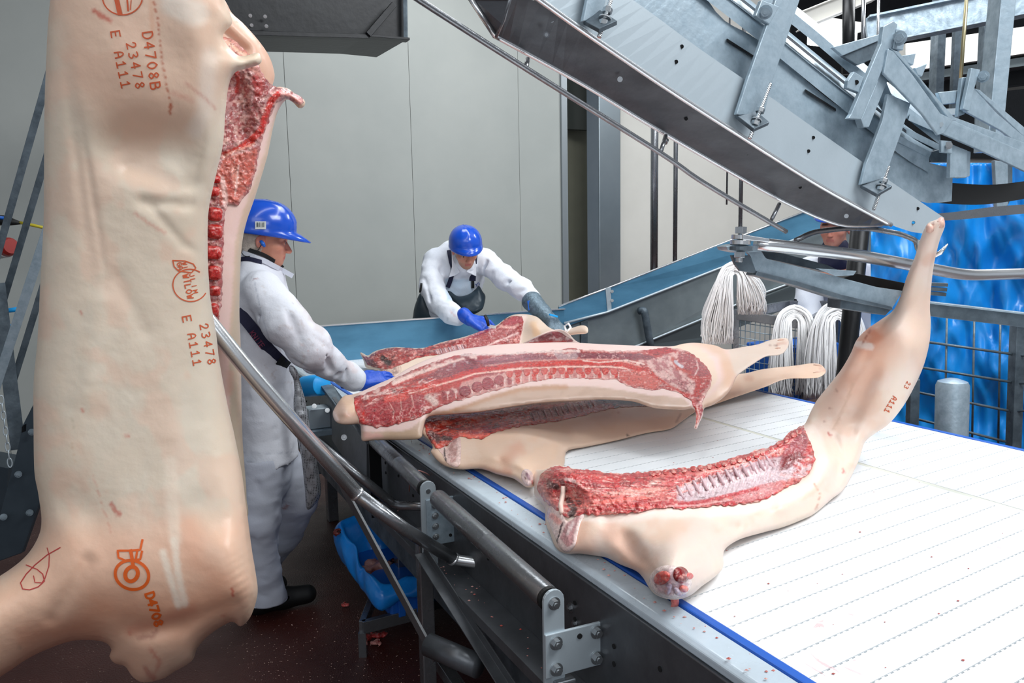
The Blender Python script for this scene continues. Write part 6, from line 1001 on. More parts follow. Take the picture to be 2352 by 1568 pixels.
t = thing('rubber_skirt', c(2260, 440, .3), 'black curved rubber skirt running to the right edge above the blue film', 'skirt')
def band(name, T1, B1, d_, m, par, th=.01):
    a = catmull(T1, 10, False); b = catmull(B1, 10, False); n = 16; ia = np.linspace(0, len(a)-1, n).astype(int); ib = np.linspace(0, len(b)-1, n).astype(int); V = [at(*a[i], d_) for i in ia]+[at(*b[i], d_) for i in ib]+[at(*a[i], d_+th) for i in ia]+[at(*b[i], d_+th) for i in ib]; F = []
    for i in range(n-1): F += [[i, n+i, n+i+1, i+1], [2*n+i, 2*n+i+1, 3*n+i+1, 3*n+i], [i, i+1, 2*n+i+1, 2*n+i], [n+i, 3*n+i, 3*n+i+1, n+i+1]]
    return mk(name, V, F, m, par)
band('skirt_band', [(2188, 420), (2280, 424), (2380, 412)], [(2100, 462), (2250, 470), (2380, 452)], 2.35, 'rubber', t); 
t = thing('bent_rail', c(2260, 500, .3), 'dark bent steel strip curving from the chute end to the right edge', 'rail'); band('strip', [(2110, 492), (2180, 488), (2290, 474), (2380, 468)], [(2110, 506), (2180, 506), (2290, 496), (2380, 488)], 2.3, 'steel_dark', t, .05)
# thin guide rod under the chute
t = thing('guide_rod', c(1500, 480, 0), 'thin steel rod running parallel below the chute', 'rod')
V, F = sweep([c(x, y, .05) for x, y in catmull([(900, -45), (966, 2), (1209, 158), (1509, 346), (1600, 409), (1700, 470), (1806, 532)], 25, False)], .0058, 14); mk('rod', V, F, 'steel_dark', t, smooth=True)
for a_, b_ in (((1212, 136), (1208, 156)), ((1529, 312), (1518, 348)), ((1790, 468), (1773, 503))): V, F = sweep([c(*a_, .09), c(*b_, .05)], .005, 10); mk('standoff', V, F, 'steel_dark', t, smooth=True)
nut(c(1528, 324, .08), unit(c(1529, 312, .09)-c(1518, 348, .05)), .008, t)
# ================================================================ hook station
HS = thing('support_bracket', at(1900, 620, 2.2), 'galvanised channel arm carrying the hook pipe, with pivot bolt at its left end', 'arm')
def h(x, y, o=0): return at(x, y, 2.12+(x-1700)*.00035+o)
def hp(name, P, o, m, th=.01, par=None): return plate(name, [h(x, y, o) for x, y in P], th, m, par or HS, bevel=.0015)
hp('channel_web', [(1740, 575), (1762, 594), (1878, 623), (2014, 659), (2075, 668), (2048, 710), (1932, 682), (1830, 651), (1735, 628), (1715, 600)], 0, 'galv', .008); hp('channel_flange', [(1740, 622), (1830, 645), (1932, 676), (2048, 704), (2052, 712), (1932, 688), (1830, 656), (1735, 632)], -.012, 'galv_dark', .05)
hp('end_plate', [(1680, 586), (1722, 586), (1738, 628), (1700, 622), (1688, 606)], -.004, 'galv_dark'); hp('mount_plate', [(1700, 560), (1745, 570), (1760, 594), (1738, 630), (1724, 588)], -.002, 'galv'); hp('upper_angle', [(1745, 568), (1800, 582), (1900, 608), (1930, 622), (1900, 625), (1790, 600), (1760, 594)], .06, 'galv_dark', .05)
hp('shelf_plate', [(1876, 616), (1968, 622), (1961, 632), (1920, 634)], -.02, 'galv', .006); hp('box_side', [(1932, 680), (2050, 708), (2034, 724), (1930, 708)], .01, 'galv_dark', .06); hp('box_side', [(1932, 640), (1968, 628), (2090, 652), (2080, 670), (2014, 660)], .05, 'black_steel', .06)
pv = h(1700, 560, -.03); ax = unit(h(1703, 530, -.03)-h(1699, 600, -.03))
for o_, r_, hh, m_ in ((.036, .0155, .018, 'bolt'), (.018, .024, .012, 'steel'), (.004, .027, .012, 'steel'), (-.012, .034, .010, 'galv_dark'), (-.028, .0145, .016, 'bolt'), (-.042, .009, .012, 'bolt')):
    V, F = sweep([pv+ax*(o_-hh/2), pv+ax*(o_+hh/2)], r_, 6 if r_ in (.0155, .0145) else 22); mk('pivot_bolt' if m_ == 'bolt' else 'pivot_washer', V, F, m_, HS, bevel=.001)
hp('pivot_lug', [(1668, 566), (1690, 560), (1745, 566), (1740, 578), (1700, 580), (1672, 574)], -.035, 'galv', .05)
t = thing('hook_pipe', at(1900, 575, 2.25), 'thick stainless hook pipe running to the right edge behind the trotter', 'pipe')
hp('flat_tongue', [(1706, 538), (1768, 548), (1768, 556), (1706, 550)], -.06, 'steel', .03, t)
V, F = sweep(fillet([h(1738, 560, -.03), h(1790, 565, -.03), h(1900, 578, 0), h(1975, 587, .02), h(2100, 610, .10), h(2216, 632, .14), h(2300, 630, .16), h(2420, 626, .18)], .1), [.0165]*4+[.0185]*200 if False else .0175, 22); mk('tube', V, F, 'steel', t, smooth=True)
t = thing('trotter_hook', at(2000, 560, 2.3), 'bent steel hook rod with a pointed tip on which the trotter hangs', 'hook')
V, F = sweep(fillet([h(1828, 552, .0), h(1866, 533, .02), h(1938, 524, .04), h(1997, 524, .06), h(2069, 537, .06), h(2104, 552, .05), h(2108, 572, .05)], .04), .0075, 12); mk('rod', V, F, 'steel_dark', t, smooth=True)
V, F = sweep([h(2106, 552, .05), h(2110, 576, .04), h(2140, 590, -.02), h(2160, 580, -.06), h(2177, 560, -.07)], [.0075, .0075, .0075, .0065, .002], 12); mk('tip', V, F, 'steel', t, smooth=True)
t = thing('cross_arm', at(2250, 715, 2.7), 'galvanised cross beam right of the hanging leg, below the hook pipe', 'beam'); V, F = extr(at(2080, 702, 2.62), at(2420, 742, 2.55), rect(.012, .05)); mk('web', V, F, 'galv_dark', t, bevel=.0015); V, F = extr(at(2080, 688, 2.60), at(2420, 727, 2.53), rect(.05, .006)); mk('flange', V, F, 'galv', t, bevel=.001)
t = thing('rack_block', at(2150, 680, 2.5), 'small dark ribbed block on the arm just right of the hanging leg', 'block')
for i in range(3): V, F = extr(at(2120, 652+i*10, 2.5), at(2176-i*2, 654+i*11, 2.48), rect(.02, .011)); mk('rib', V, F, 'galv_dark', t, bevel=.001)
t = thing('dark_post', at(1985, 650, 2.9), 'black steel post behind the hook arm beside the hidden worker', 'post'); V, F = sweep([at(1990, 380, 2.95), [at(1968, 720, 2.95)[0]-.1, 2.95, .05]], .034, 16); mk('shaft', V, F, 'black_steel', t, smooth=True)
# ================================================================ blue film, cage and posts at the right
def film():
    nx, ny = 90, 90; V = []; F = []
    for j in range(ny):
        for i in range(nx):
            x = 2000+i*560/(nx-1); y = 374+j*720/(ny-1); u_ = np.array([x/60, y/170, 2.]); v = fbm(u_[None], 3)[0]; w = vnoise(np.array([[(x+y*.6)/34, (y-x*.4)/120, 5]]))[0]; w2 = vnoise(np.array([[(x-y*.5)/26, (y+x)/150, 9]]))[0]
            V.append(at(x, y, 4.05-(x-2000)*.0010+v*.10+abs(w)*.018+abs(w2)*.014))
    for j in range(ny-1):
        for i in range(nx-1): F.append([j*nx+i, j*nx+i+1, (j+1)*nx+i+1, (j+1)*nx+i])
    o = mk('plastic_curtain', V, F, 'blue_film', label='large creased bright blue plastic film hanging at the right', cat='plastic film', smooth=True); sm = o.modifiers.new('th', 'SOLIDIFY'); sm.thickness = .002
film()
t = thing('wire_cage', at(2230, 1000, 3.4), 'grey steel wire cage standing before the blue film at the right', 'cage')
def w_(a_, b_, r=.005, nm='wire', d0=3.35, d1=3.2): V, F = sweep([at(*a_, d0), at(*b_, d1)], r, 8); mk(nm, V, F, 'galv_dark', t, smooth=True)
for x in (2112, 2175, 2238, 2298): w_((x, 720), (x-6, 1060), .0045, d0=3.3, d1=3.3)
for (a_, b_) in (((2080, 778), (2325, 813)), ((2080, 838), (2322, 877)), ((2080, 895), (2316, 943)), ((2080, 955), (2310, 1014))): w_(a_, b_, .0055)
for (a_, b_) in (((2330, 720), (2400, 728)), ((2330, 815), (2400, 820)), ((2325, 880), (2400, 880)), ((2320, 945), (2400, 940))): w_(a_, b_, .0045, d0=3.2, d1=3.1)
V, F = extr(at(2338, 745, 3.2), at(2326, 1060, 3.2), rect(.05, .04)); mk('post', V, F, 'galv_dark', t, bevel=.003); V, F = extr(at(2098, 870, 3.3), at(2094, 1000, 3.3), rect(.04, .04)); mk('post', V, F, 'galv_dark', t, bevel=.003)
t = thing('bollard', at(2187, 1050, 3.12), 'grey cylindrical steel bollard in front of the wire cage', 'bollard'); V, F = sweep([at(2187, 1200, 3.12)*[1, 1, 0]+UP*.0, at(2187, 900, 3.12)*[1, 1, 0]+UP*(at(2187, 885, 3.12)[2]), at(2187, 900, 3.12)*[1, 1, 0]+UP*(at(2187, 876, 3.12)[2]), at(2187, 900, 3.12)*[1, 1, 0]+UP*(at(2187, 869, 3.12)[2])], [.062, .062, .055, .02], 28); o = mk('shaft', V, F, 'galv', t, smooth=True); autosmooth(o)
# ================================================================ basket and the string bundles
t = thing('string_basket', at(1760, 780, 3.9), 'rectangular steel wire basket holding the bundles of white string', 'basket')
rim_ = [at(1690, 722, 4.15), at(1850, 745, 4.05), at(1930, 700, 4.5), at(1810, 700, 4.6)]
for i in range(4): a_, b_ = rim_[i], rim_[(i+1) % 4]; V, F = extr(a_, b_, rect(.03, .05)); mk('rim', V, F, 'steel_dark', t, bevel=.002)
for a_ in rim_[:3]: V, F = extr(a_, a_-UP*.55, rect(.03, .03)); mk('post', V, F, 'steel_dark', t, bevel=.002)
for i in range(14): a_ = rim_[0]+(rim_[1]-rim_[0])*i/14; V, F = sweep([a_, a_-UP*.5], .0025, 5); mk('wire', V, F, 'galv', t)
for i in range(12): V, F = sweep([rim_[0]-UP*(.04*i+.04), rim_[1]-UP*(.04*i+.04)], .0025, 5); mk('wire', V, F, 'galv', t)
mk('blue_base', *boxv((rim_[0]+rim_[1]+rim_[2]+rim_[3])/4-UP*.32, .3, .4, .3), 'bluep', t, bevel=.01)
def strands(name, label, xc, top, d_, ro, ri, yl, yr, bl, br, n, seed, wpx=1.5):
    """two lobes of string falling from a rounded arch; ro/ri outer and inner half width of the arch (px)"""
    rs = random.Random(seed); mb = MB()
    for i in range(n):
        s_ = rs.random(); r_ = ri+(ro-ri)*s_; th = top+(ro-r_)*.8; dd_ = d_+rs.uniform(-.05, .05); L = rs.random() < .5; g = -1 if L else 1; yb = yl if L else yr; b = bl if L else br
        ex = xc+g*(b[0]+(b[1]-b[0])*s_); ey = yb-rs.uniform(0, 1)**2*45; j_ = rs.uniform(-4, 4)
        P = [(xc-g*r_*.35, th+r_*.10), (xc, th), (xc+g*r_*.55, th+r_*.22), (xc+g*r_*.92, th+r_*.8), (xc+g*r_*.5+(ex-xc)*.5+j_, th+(ey-th)*.5), (ex+j_*1.5, th+(ey-th)*.8), (ex+rs.uniform(-7, 7), ey)]
        P = catmull(P, 13, False); n_ = len(P); V, F = sweep([at(*p, dd_-.05*math.sin(math.pi*k/n_)) for k, p in enumerate(P)], pxm(d_)*wpx*rs.uniform(.6, 1.1), 4); mb.add(V, F)
    return mb.build(name, 'string', label=label, cat='string bundle', kind='stuff', smooth=True)
strands('string_bundle', 'white string bundle hanging over the hook arm end, leftmost of the three', 1688, 600, 4.0, 42, 6, 790, 722, (8, 72), (8, 66), 800, 1)
strands('string_bundle', 'white string bundle draped over the basket behind the two pig feet', 1825, 700, 4.1, 48, 8, 912, 908, (8, 56), (6, 50), 900, 2)
strands('string_bundle', 'greyish string bundle partly hidden behind the hanging pig leg', 1925, 690, 4.0, 62, 8, 915, 890, (4, 74), (8, 64), 850, 3, 1.8)
# ================================================================ people
from mathutils.bvhtree import BVHTree
class Surf:
    """front surface of a finished mesh, looked up along photo rays"""
    def __init__(s, o): W_ = wl(o) if o.parent is None else wl(o.parent); s.b = BVHTree.FromPolygons([tuple(np.array(v.co)+W_) for v in o.data.vertices], [tuple(p.vertices) for p in o.data.polygons]); s.last = 3.
    def front_d(s, Q):
        Q = np.atleast_2d(np.asarray(Q, float)); out = []
        for r in rays(Q):
            h = s.b.ray_cast(Vector(CAMP), Vector(unit(r)))[0]
            if h is not None: s.last = h[1]
            out.append(s.last)
        return np.array(out)
    def pts(s, Q, off=0): Q = np.asarray(Q, float); return CAMP+rays(Q)*(s.front_d(Q)-off)[:, None]
    def pt(s, px, py, off=0): return s.pts([[px, py]], off)[0]
def head(F, c, f, u, sc=1.0, ears=(1, 1)):
    f = unit(f); u = unit(u-f*np.dot(u, f)); s = np.cross(f, u); P = lambda a, b, d: c+(f*a+s*b+u*d)*sc; ax = [f, s, u]; k = .016*sc
    F.ell(P(-.012, 0, .035), np.array([.098, .077, .095])*sc, ax, k); F.ell(P(.035, 0, -.045), np.array([.060, .056, .074])*sc, ax, .03*sc); F.ell(P(.062, 0, -.088), np.array([.026, .026, .022])*sc, ax, .02*sc)
    F.cone(P(.086, 0, .004), P(.109, 0, -.034), .006*sc, .0115*sc, .009*sc); 
    for q in (1, -1):
        F.ell(P(.102, q*.011, -.037), np.array([.010, .008, .008])*sc, ax, .005*sc); F.ell(P(.056, q*.042, -.022), np.array([.030, .022, .024])*sc, ax, .02*sc)
        F.cone(P(.088, q*.012, .020), P(.070, q*.050, .018), .010*sc, .009*sc, .012*sc); F.ell(P(.100, q*.031, .000), np.array([.014, .017, .010])*sc, ax, .010*sc, sub=True); F.ell(P(.080, q*.031, .000), np.array([.012, .015, .0115])*sc, ax, .003*sc)
    for q, e in zip((1, -1), ears):
        if e: F.ell(P(-.008, q*.076, -.008), np.array([.020, .010, .033])*sc, ax, .006*sc); F.ell(P(-.004, q*.087, -.006), np.array([.010, .006, .018])*sc, ax, .004*sc, sub=True)
    F.cone(P(.090, -.016, -.058), P(.090, .016, -.058), .0065*sc, .0065*sc, .004*sc); F.cone(P(.087, -.015, -.069), P(.087, .015, -.069), .008*sc, .008*sc, .004*sc); F.cone(P(.103, -.02, -.0635), P(.103, .02, -.0635), .0028*sc, .0028*sc, .002*sc, sub=True)
    F.cone(P(-.02, 0, -.05), P(-.045, 0, -.17), .055*sc, .060*sc, .02*sc)
    return P
def facecol(c, f, u, sc, beard=.25, tone='#d8a387'):
    f = unit(f); u = unit(u-f*np.dot(u, f)); s = np.cross(f, u)
    def fn(V, C):
        C = np.repeat(lin(tone)[None], len(V), 0); r = (V-c)/sc; a, b, d = r@f, r@s, r@u
        def mix(w, h): nonlocal C; w = np.clip(w, 0, 1)[:, None]; C = C*(1-w)+lin(h)*w
        g = lambda x, y, rx, ry: np.exp(-((b-x)/rx)**2-((d-y)/ry)**2)*(a > .03)
        mix(.35*(g(.04, -.03, .03, .025)+g(-.04, -.03, .03, .025)+g(0, -.03, .016, .02)), '#cf6f58'); mix(beard*np.clip((-.045-d)*30, 0, 1)*(a > -.01)*(d > -.13), '#7b6355')
        mix(1.1*(np.abs(b) < .022)*np.exp(-((d+.0635)/.009)**2)*(a > .07), '#b4605a')
        for q in (1, -1): mix(1.3*np.exp(-((b-q*.033)/.021)**4-((d-.0245-.08*(.033-np.abs(b)))/.0055)**2)*(a > .05), '#241a17'); mix(.5*g(q*.031, .004, .02, .010), '#8e5f50')
        mix(.8*(np.abs(np.abs(b)-.084) < .012)*(np.abs(a) < .03)*(np.abs(d) < .035), '#d9867a')
        return C
    return fn
def eyes(P, parent, sc=1.0, look=(0, -.2)):
    for q in (1, -1):
        e = P(.0795, q*.031, -.0005); f_ = unit(P(1, 0, 0)-P(0, 0, 0)); u_ = unit(P(0, 0, 1)-P(0, 0, 0))
        V, F = sweep([e+f_*.006*sc, e+f_*.0105*sc, e+f_*.0125*sc], [.0095*sc, .0065*sc, .002*sc], 12); o = mk('eye', V, F, mat('eye_white', '#b9aea8', .2), parent, smooth=True)
        V, F = sweep([e+f_*.0105*sc-u_*.001, e+f_*.0135*sc-u_*.001], [.0050*sc, .0046*sc], 10); mk('iris', V, F, mat('iris', '#1d1410', .15), o)
def helmet(parent, c, f, u, sc=1.0, label=None, front_brim=.055):
    """bump cap: dome, ridge, brim with peak"""
    f = unit(f); u = unit(u-f*np.dot(u, f)); s = np.cross(f, u); V = []; F = []; n = 56; m_ = 16
    rx, ry, rz = .128*sc, .103*sc, .105*sc
    for j in range(m_+1):
        t_ = j/m_*math.pi/2
        for i in range(n):
            a = 2*math.pi*i/n; r = math.sin(t_)**.86; ridge = 1+.022*math.exp(-((math.sin(a))/.16)**2)*(j > 2)*(j < 14)+.012*math.exp(-((math.sin(a)-.5)/.1)**2)+.012*math.exp(-((math.sin(a)+.5)/.1)**2)
            V.append(c+f*rx*r*math.cos(a)*ridge+s*ry*r*math.sin(a)*ridge+u*rz*math.cos(t_)*ridge)
    for j in range(m_):
        for i in range(n): F.append([j*n+i, j*n+(i+1) % n, (j+1)*n+(i+1) % n, (j+1)*n+i])
    b0 = m_*n; rows = [(1.0, -.010, 1.0), (1.015, -.016, 1.0), (1.02, -.030, 1.03), (1.0, -.034, 1.0), (.965, -.030, .97), (.955, 0, .955)]
    for k, (q, z, _) in enumerate(rows):
        for i in range(n):
            a = 2*math.pi*i/n; pk = max(0, math.cos(a))**2.2; out_ = pk*front_brim*sc*(0, .25, 1, 1, .3, 0)[k]; dn = -pk*.012*sc*(0, 0, 1, 1, .2, 0)[k]
            V.append(c+f*(rx*q*math.cos(a)+out_)+s*(ry*q*math.sin(a))+u*(z*sc+dn))
        p = b0+(k-1)*n if k else b0; cur = b0+n+k*n
        for i in range(n): F.append([(b0 if k == 0 else cur-n)+i, (b0 if k == 0 else cur-n)+(i+1) % n, cur+(i+1) % n, cur+i])
    o = mk('helmet', V, F, 'helmet', parent, smooth=True); sm = o.modifiers.new('th', 'SOLIDIFY'); sm.thickness = .002; return o
def hand(F, w, d, nrm, side, sc=1.0, curl=.35, spread=.06, thumb=1, rad=.0105):
    """palm, four unequal bent fingers and a thumb; d=finger direction, nrm=back of the hand, side=towards thumb"""
    d = unit(d); nrm = unit(nrm-d*np.dot(nrm, d)); side = unit(np.cross(nrm, d))*thumb; 
    for i in range(4):
        o_ = (.030-.020*i)*sc; k0 = w+d*.092*sc+side*o_-nrm*.002*sc*(abs(i-1.2)); F.cone(w+side*o_*.7+d*.012*sc, k0, .017*sc, .0145*sc, .012*sc)
        L = (.072, .080, .075, .058)[i]*sc; c_ = curl*(1+.12*i); dd_ = unit(d+side*spread*(1.3-i)); p = k0
        for j, fr in enumerate((.46, .31, .25)):
            dd_ = unit(dd_*math.cos(c_)-nrm*math.sin(c_)); q = p+dd_*L*fr; F.cone(p, q, rad*sc*(1-.1*j), rad*sc*(.93-.1*j), .004*sc); p = q
    t0 = w+d*.028*sc+side*.030*sc; t1 = t0+unit(d*.6+side*.75-nrm*.2)*.045*sc; t2 = t1+unit(d*.9+side*.3-nrm*.35)*.032*sc; t3 = t2+unit(d*.95+side*.05-nrm*.4)*.026*sc
    F.cone(t0, t1, .017*sc, .0135*sc, .012*sc); F.cone(t1, t2, .0125*sc, .0115*sc, .004*sc); F.cone(t2, t3, .0115*sc, .0095*sc, .004*sc)
def folds(F, L, k=.012):
    for a, b, r in L: F.cone(at(*a), at(*b), r, r*.6, k, sub=True)
# ---------------------------------------------------------------- worker at the left, in profile
p1 = onz(620, 1430, 0)
T1 = thing('person', p1, 'worker in profile at left, white coat, blue helmet, gloved hand on the carcass', 'person')
hc = at(607, 548, 3.36); hf = unit([.95, .22, -.20]); hu = unit([.18, 0, 1.]); hsc = 1.0
F1 = SDF(hc-np.array([.22, .25, .36]), hc+np.array([.2, .25, .17]), .0042); P_ = head(F1, hc, hf, hu, hsc)
F1.cone(P_(-.045, 0, -.17), P_(-.055, 0, -.24), .058, .085, .03); F1.build('body', 'person', T1, colfn=facecol(hc, hf, hu, hsc, .15, '#d2957c'), smooth_it=1); eyes(P_, T1, hsc)
helmet(T1, hc+hu*.052-hf*.008, unit(hf+hu*.06), hu, 1.06, front_brim=.058)
Fn = SDF(hc-np.array([.2, .2, .16]), hc+np.array([.15, .2, .12]), .005); Fn.ell(P_(-.03, 0, .02), [.088, .083, .085], [hf, np.cross(hf, hu), hu]); Fn.ell(P_(-.035, 0, -.045), [.066, .068, .05], [hf, np.cross(hf, hu), hu], .02); Fn.ell(P_(-.004, .085, -.014), [.022, .03, .028], [hf, np.cross(hf, hu), hu], .006, sub=True); Fn.ell(P_(-.004, -.085, -.014), [.022, .03, .028], [hf, np.cross(hf, hu), hu], .006, sub=True)
Fn.noise(.004, .02).build('hair_net', 'net', T1, smooth_it=1)
V, F = sweep([P_(-.008, .08, -.012)+np.array([0, -.0, 0]), P_(.004, .094, -.022), P_(.012, .098, -.032)], [.006, .009, .005], 10)
side1 = np.cross(hf, hu); sg = 1 if side1[1] < 0 else -1
V, F = sweep([P_(-.006, sg*.088, -.008), P_(.006, sg*.096, -.018), P_(.014, sg*.094, -.028)], [.007, .009, .005], 10); mk('ear_plug', V, F, 'bluep', T1, smooth=True)
V, F = sweep(fillet([P_(.0, sg*.095, -.02), P_(-.02, sg*.09, -.07), P_(-.06, sg*.09, -.085), P_(-.10, sg*.07, -.04), P_(-.105, sg*.05, .02)], .03), .0018, 6); mk('ear_plug_cord', V, F, 'rubber', T1, smooth=True)
# label patch on the helmet
# coat: torso, hood of the shoulders and the near arm
C1 = SDF(at(500, 1075, 3.7), at(850, 560, 3.7)+np.array([0, .05, .0]), .0075); lo = np.array([at(500, 800, 3.35)[0], 2.9, at(600, 1066, 3.35)[2]-.02]); hi = np.array([at(850, 800, 3.35)[0]+.05, 3.75, at(600, 560, 3.35)[2]+.05]); C1 = SDF(lo, hi, .0075)
ax = np.array([.97, .2, 0]); m1 = pxm(3.35)
tz = [(at(590, 628, 3.38), .13), (at(597, 700, 3.37), .205), (at(606, 820, 3.36), .195), (at(612, 930, 3.36), .185), (at(620, 1075, 3.36), .207)]
C1.chain(tz, .05, flat=(ax, .62)); C1.cone(at(585, 596, 3.37), at(600, 640, 3.37), .07, .10, .03); 
C1.chain([(at(604, 668, 3.20), .085), (at(655, 740, 3.13), .088), (at(712, 800, 3.16), .082), (at(752, 832, 3.24), .064), (at(800, 862, 3.33), .050)], .035)
C1.cone(at(796, 858, 3.32), at(812, 872, 3.34), .056, .054, .01); C1.chain([(at(600, 660, 3.56), .08), (at(680, 760, 3.62), .07), (at(720, 830, 3.60), .06)], .03)

folds(C1, [((640, 820, 3.08), (700, 845, 3.10), .012), ((655, 700, 3.05), (690, 780, 3.06), .010), ((720, 770, 3.07), (760, 800, 3.13), .010), ((760, 850, 3.18), (745, 815, 3.13), .010), ((780, 880, 3.22), (770, 835, 3.22), .008), ((700, 870, 3.09), (650, 830, 3.07), .010), ((603, 730, 3.10), (612, 850, 3.12), .010), ((618, 850, 3.12), (645, 900, 3.14), .008), ((800, 885, 3.26), (790, 845, 3.26), .007)], .016)
C1.f = np.maximum(C1.f, (at(600, 1051, 3.36)[2]-C1.ax[2])[None, None, :]).astype(np.float32)
C1.noise(.009, .13, (1.2, 1, .8)).noise(.005, .05, (.6, 1, 1.4)).noise(.0025, .025)
pc1 = [('n', '#d3d4dc', (60, 60), .4, .05, .5, None), ('s', '#c4b5ae', 10, 14, .5, [(690, 690), (720, 730), (740, 760)], 8), ('s', '#c9a59a', 8, 10, .4, [(790, 820), (815, 850)], 8), ('n', '#c98f88', (7, 7), 0, .3, .5, [(690, 760), (800, 800), (830, 880), (700, 880)], 3), ('s', '#a2523e', 1.5, 1.5, .7, [(583, 641), (590, 639)], .6), ('n', '#b9aca6', (12, 9), .5, .22, .5, [(600, 650), (760, 700), (800, 880), (600, 880)], 6), ('s', '#9aa0b0', 1.2, 2, .5, [(583, 640), (600, 720), (625, 800)], 0), ('s', '#c2c5cf', 1, 1.4, .8, [(556, 1038), (620, 1042), (690, 1036)], 0)]
coat = C1.build('coat', 'cloth', T1, base='#e3e5ec', colfn=pxcol(pc1, '#e3e5ec'), smooth_it=1); SC = Surf(coat)
def strip_on(S_, name, Q, w, m, parent, off=.006, th=.005):
    Q = catmull(Q, 6, False); t = np.gradient(Q, axis=0); t /= np.linalg.norm(t, axis=1)[:, None]+1e-9; nn = np.c_[-t[:, 1], t[:, 0]]*w/2; a = S_.front_d(Q); n = len(Q)
    L_ = [CAMP+rays(Q+nn*e)*(a-o_)[:, None] for e, o_ in ((1, off), (-1, off), (-1, off-th), (1, off-th))]; V = np.concatenate(L_); F = [[i+k*n, i+1+k*n, i+1+((k+1) % 4)*n, i+((k+1) % 4)*n] for i in range(n-1) for k in range(4)]+[[0, n, 2*n, 3*n], [n-1, 4*n-1, 3*n-1, 2*n-1]]
    return mk(name, V, F, m, parent, smooth=False)
strip_on(SC, 'apron_strap', [(545, 712), (575, 748), (612, 795), (652, 836)], 27, 'navy', T1, .010); strip_on(SC, 'shoulder_strap', [(548, 596), (570, 594), (602, 602)], 10, 'navy', T1, .012)
strip_on(SC, 'strap_buckle', [(640, 826), (662, 842)], 24, 'rubber', T1, .014)
strip_on(SC, 'collar', [(556, 580), (590, 592), (625, 608), (673, 634)], 11, M['cloth'], T1, .02, .012); strip_on(SC, 'inner_collar', [(570, 573), (605, 585), (632, 601), (650, 615)], 9, 'rubber', T1, .018)
for n_, c_ in (('coat', None),): 
    ca = bpy.data.objects[[o.name for o in T1.children if o.name.startswith('collar')][0]].data; q = ca.color_attributes.new('Col', 'FLOAT_COLOR', 'POINT'); q.data.foreach_set('color', np.tile(np.array(col4('#d4d8e2'), np.float32), len(ca.vertices)))
# the strap lettering
mb = MB()
drape_text(SC, [('KNITEX', 578, 762, 11, .93, 9)], mat('strap_print', '#7c2f4a', .7), T1, 'strap_print', .0175, .03)
# glove
G1 = SDF(at(775, 915, 3.25)-np.array([.0, .05, 0]), at(905, 835, 3.5)+np.array([.02, .1, .02]), .004); w0 = at(815, 872, 3.36); G1.chain([(at(800, 864, 3.345), .060), (at(818, 874, 3.36), .042), (at(832, 880, 3.37), .034)], .015); hand(G1, at(826, 878, 3.37), at(884, 868, 3.43)-at(826, 882, 3.37), [0, -.5, 1.], None, 1.08, .26, .17, 1, .0105)
G1.noise(.002, .03); G1.build('glove', 'glove', T1, smooth_it=1)
# trousers
R1 = SDF(np.array([at(540, 1000, 3.35)[0], 3.0, -.0]), np.array([at(760, 1000, 3.35)[0], 3.8, at(600, 1030, 3.35)[2]]), .0085)
R1.chain([(at(612, 1035, 3.35), .158), (at(618, 1085, 3.35), .148)], .04, flat=(ax, .68)); R1.chain([(at(600, 1060, 3.24), .095), (at(598, 1200, 3.22), .080), (at(605, 1310, 3.26), .070), (at(618, 1395, 3.30), .088)], .03)
R1.chain([(at(640, 1060, 3.46), .105), (at(684, 1150, 3.46), .085), (at(652, 1225, 3.56), .078), (at(606, 1300, 3.62), .075), (at(590, 1360, 3.66), .07)], .03)
folds(R1, [((652, 1120, 3.1), (640, 1290, 3.3), .018), ((650, 1180, 3.36), (700, 1160, 3.36), .010), ((645, 1205, 3.4), (690, 1200, 3.4), .009), ((640, 1240, 3.42), (670, 1225, 3.42), .008), ((590, 1110, 3.14), (620, 1180, 3.14), .010), ((600, 1330, 3.18), (650, 1345, 3.2), .007), ((590, 1365, 3.19), (640, 1380, 3.21), .007), ((580, 1240, 3.14), (610, 1300, 3.17), .008)], .014)
R1.noise(.012, .12, (1, 1, .6)).noise(.006, .05, (.5, 1, 1.6)); R1.build('trousers', 'cloth', T1, colfn=pxcol([('n', '#c3c7d4', (50, 80), .3, 0, .5, None), ('s', '#9c4a3c', 3, 3, .7, [(652, 1168), (660, 1162)], 2)], '#c6cbd8'), smooth_it=1, zmin=.075)
for (a_, b_, nm) in ((at(608, 1420, 3.33), onz(712, 1372, .03), 0), (at(585, 1392, 3.62), onz(640, 1350, .03), 1)):
    B1 = SDF(np.minimum(a_, b_)-np.array([.14, .14, .3]), np.maximum(a_, b_)+np.array([.14, .14, .3]), .006); d_ = unit((b_-a_)*[1, 1, 0]); h_ = np.array([a_[0], a_[1], .05]); B1.chain([(h_-d_*.03, .05), (h_+d_*.09, .047), (h_+d_*.19, .042)], .02); B1.cone(h_-d_*.02, h_-d_*.02+UP*.16, .052, .056, .02); B1.f = np.maximum(B1.f, (.004-B1.ax[2])[None, None, :]).astype(np.float32); B1.build('boot', 'bootblack', T1, smooth_it=1)
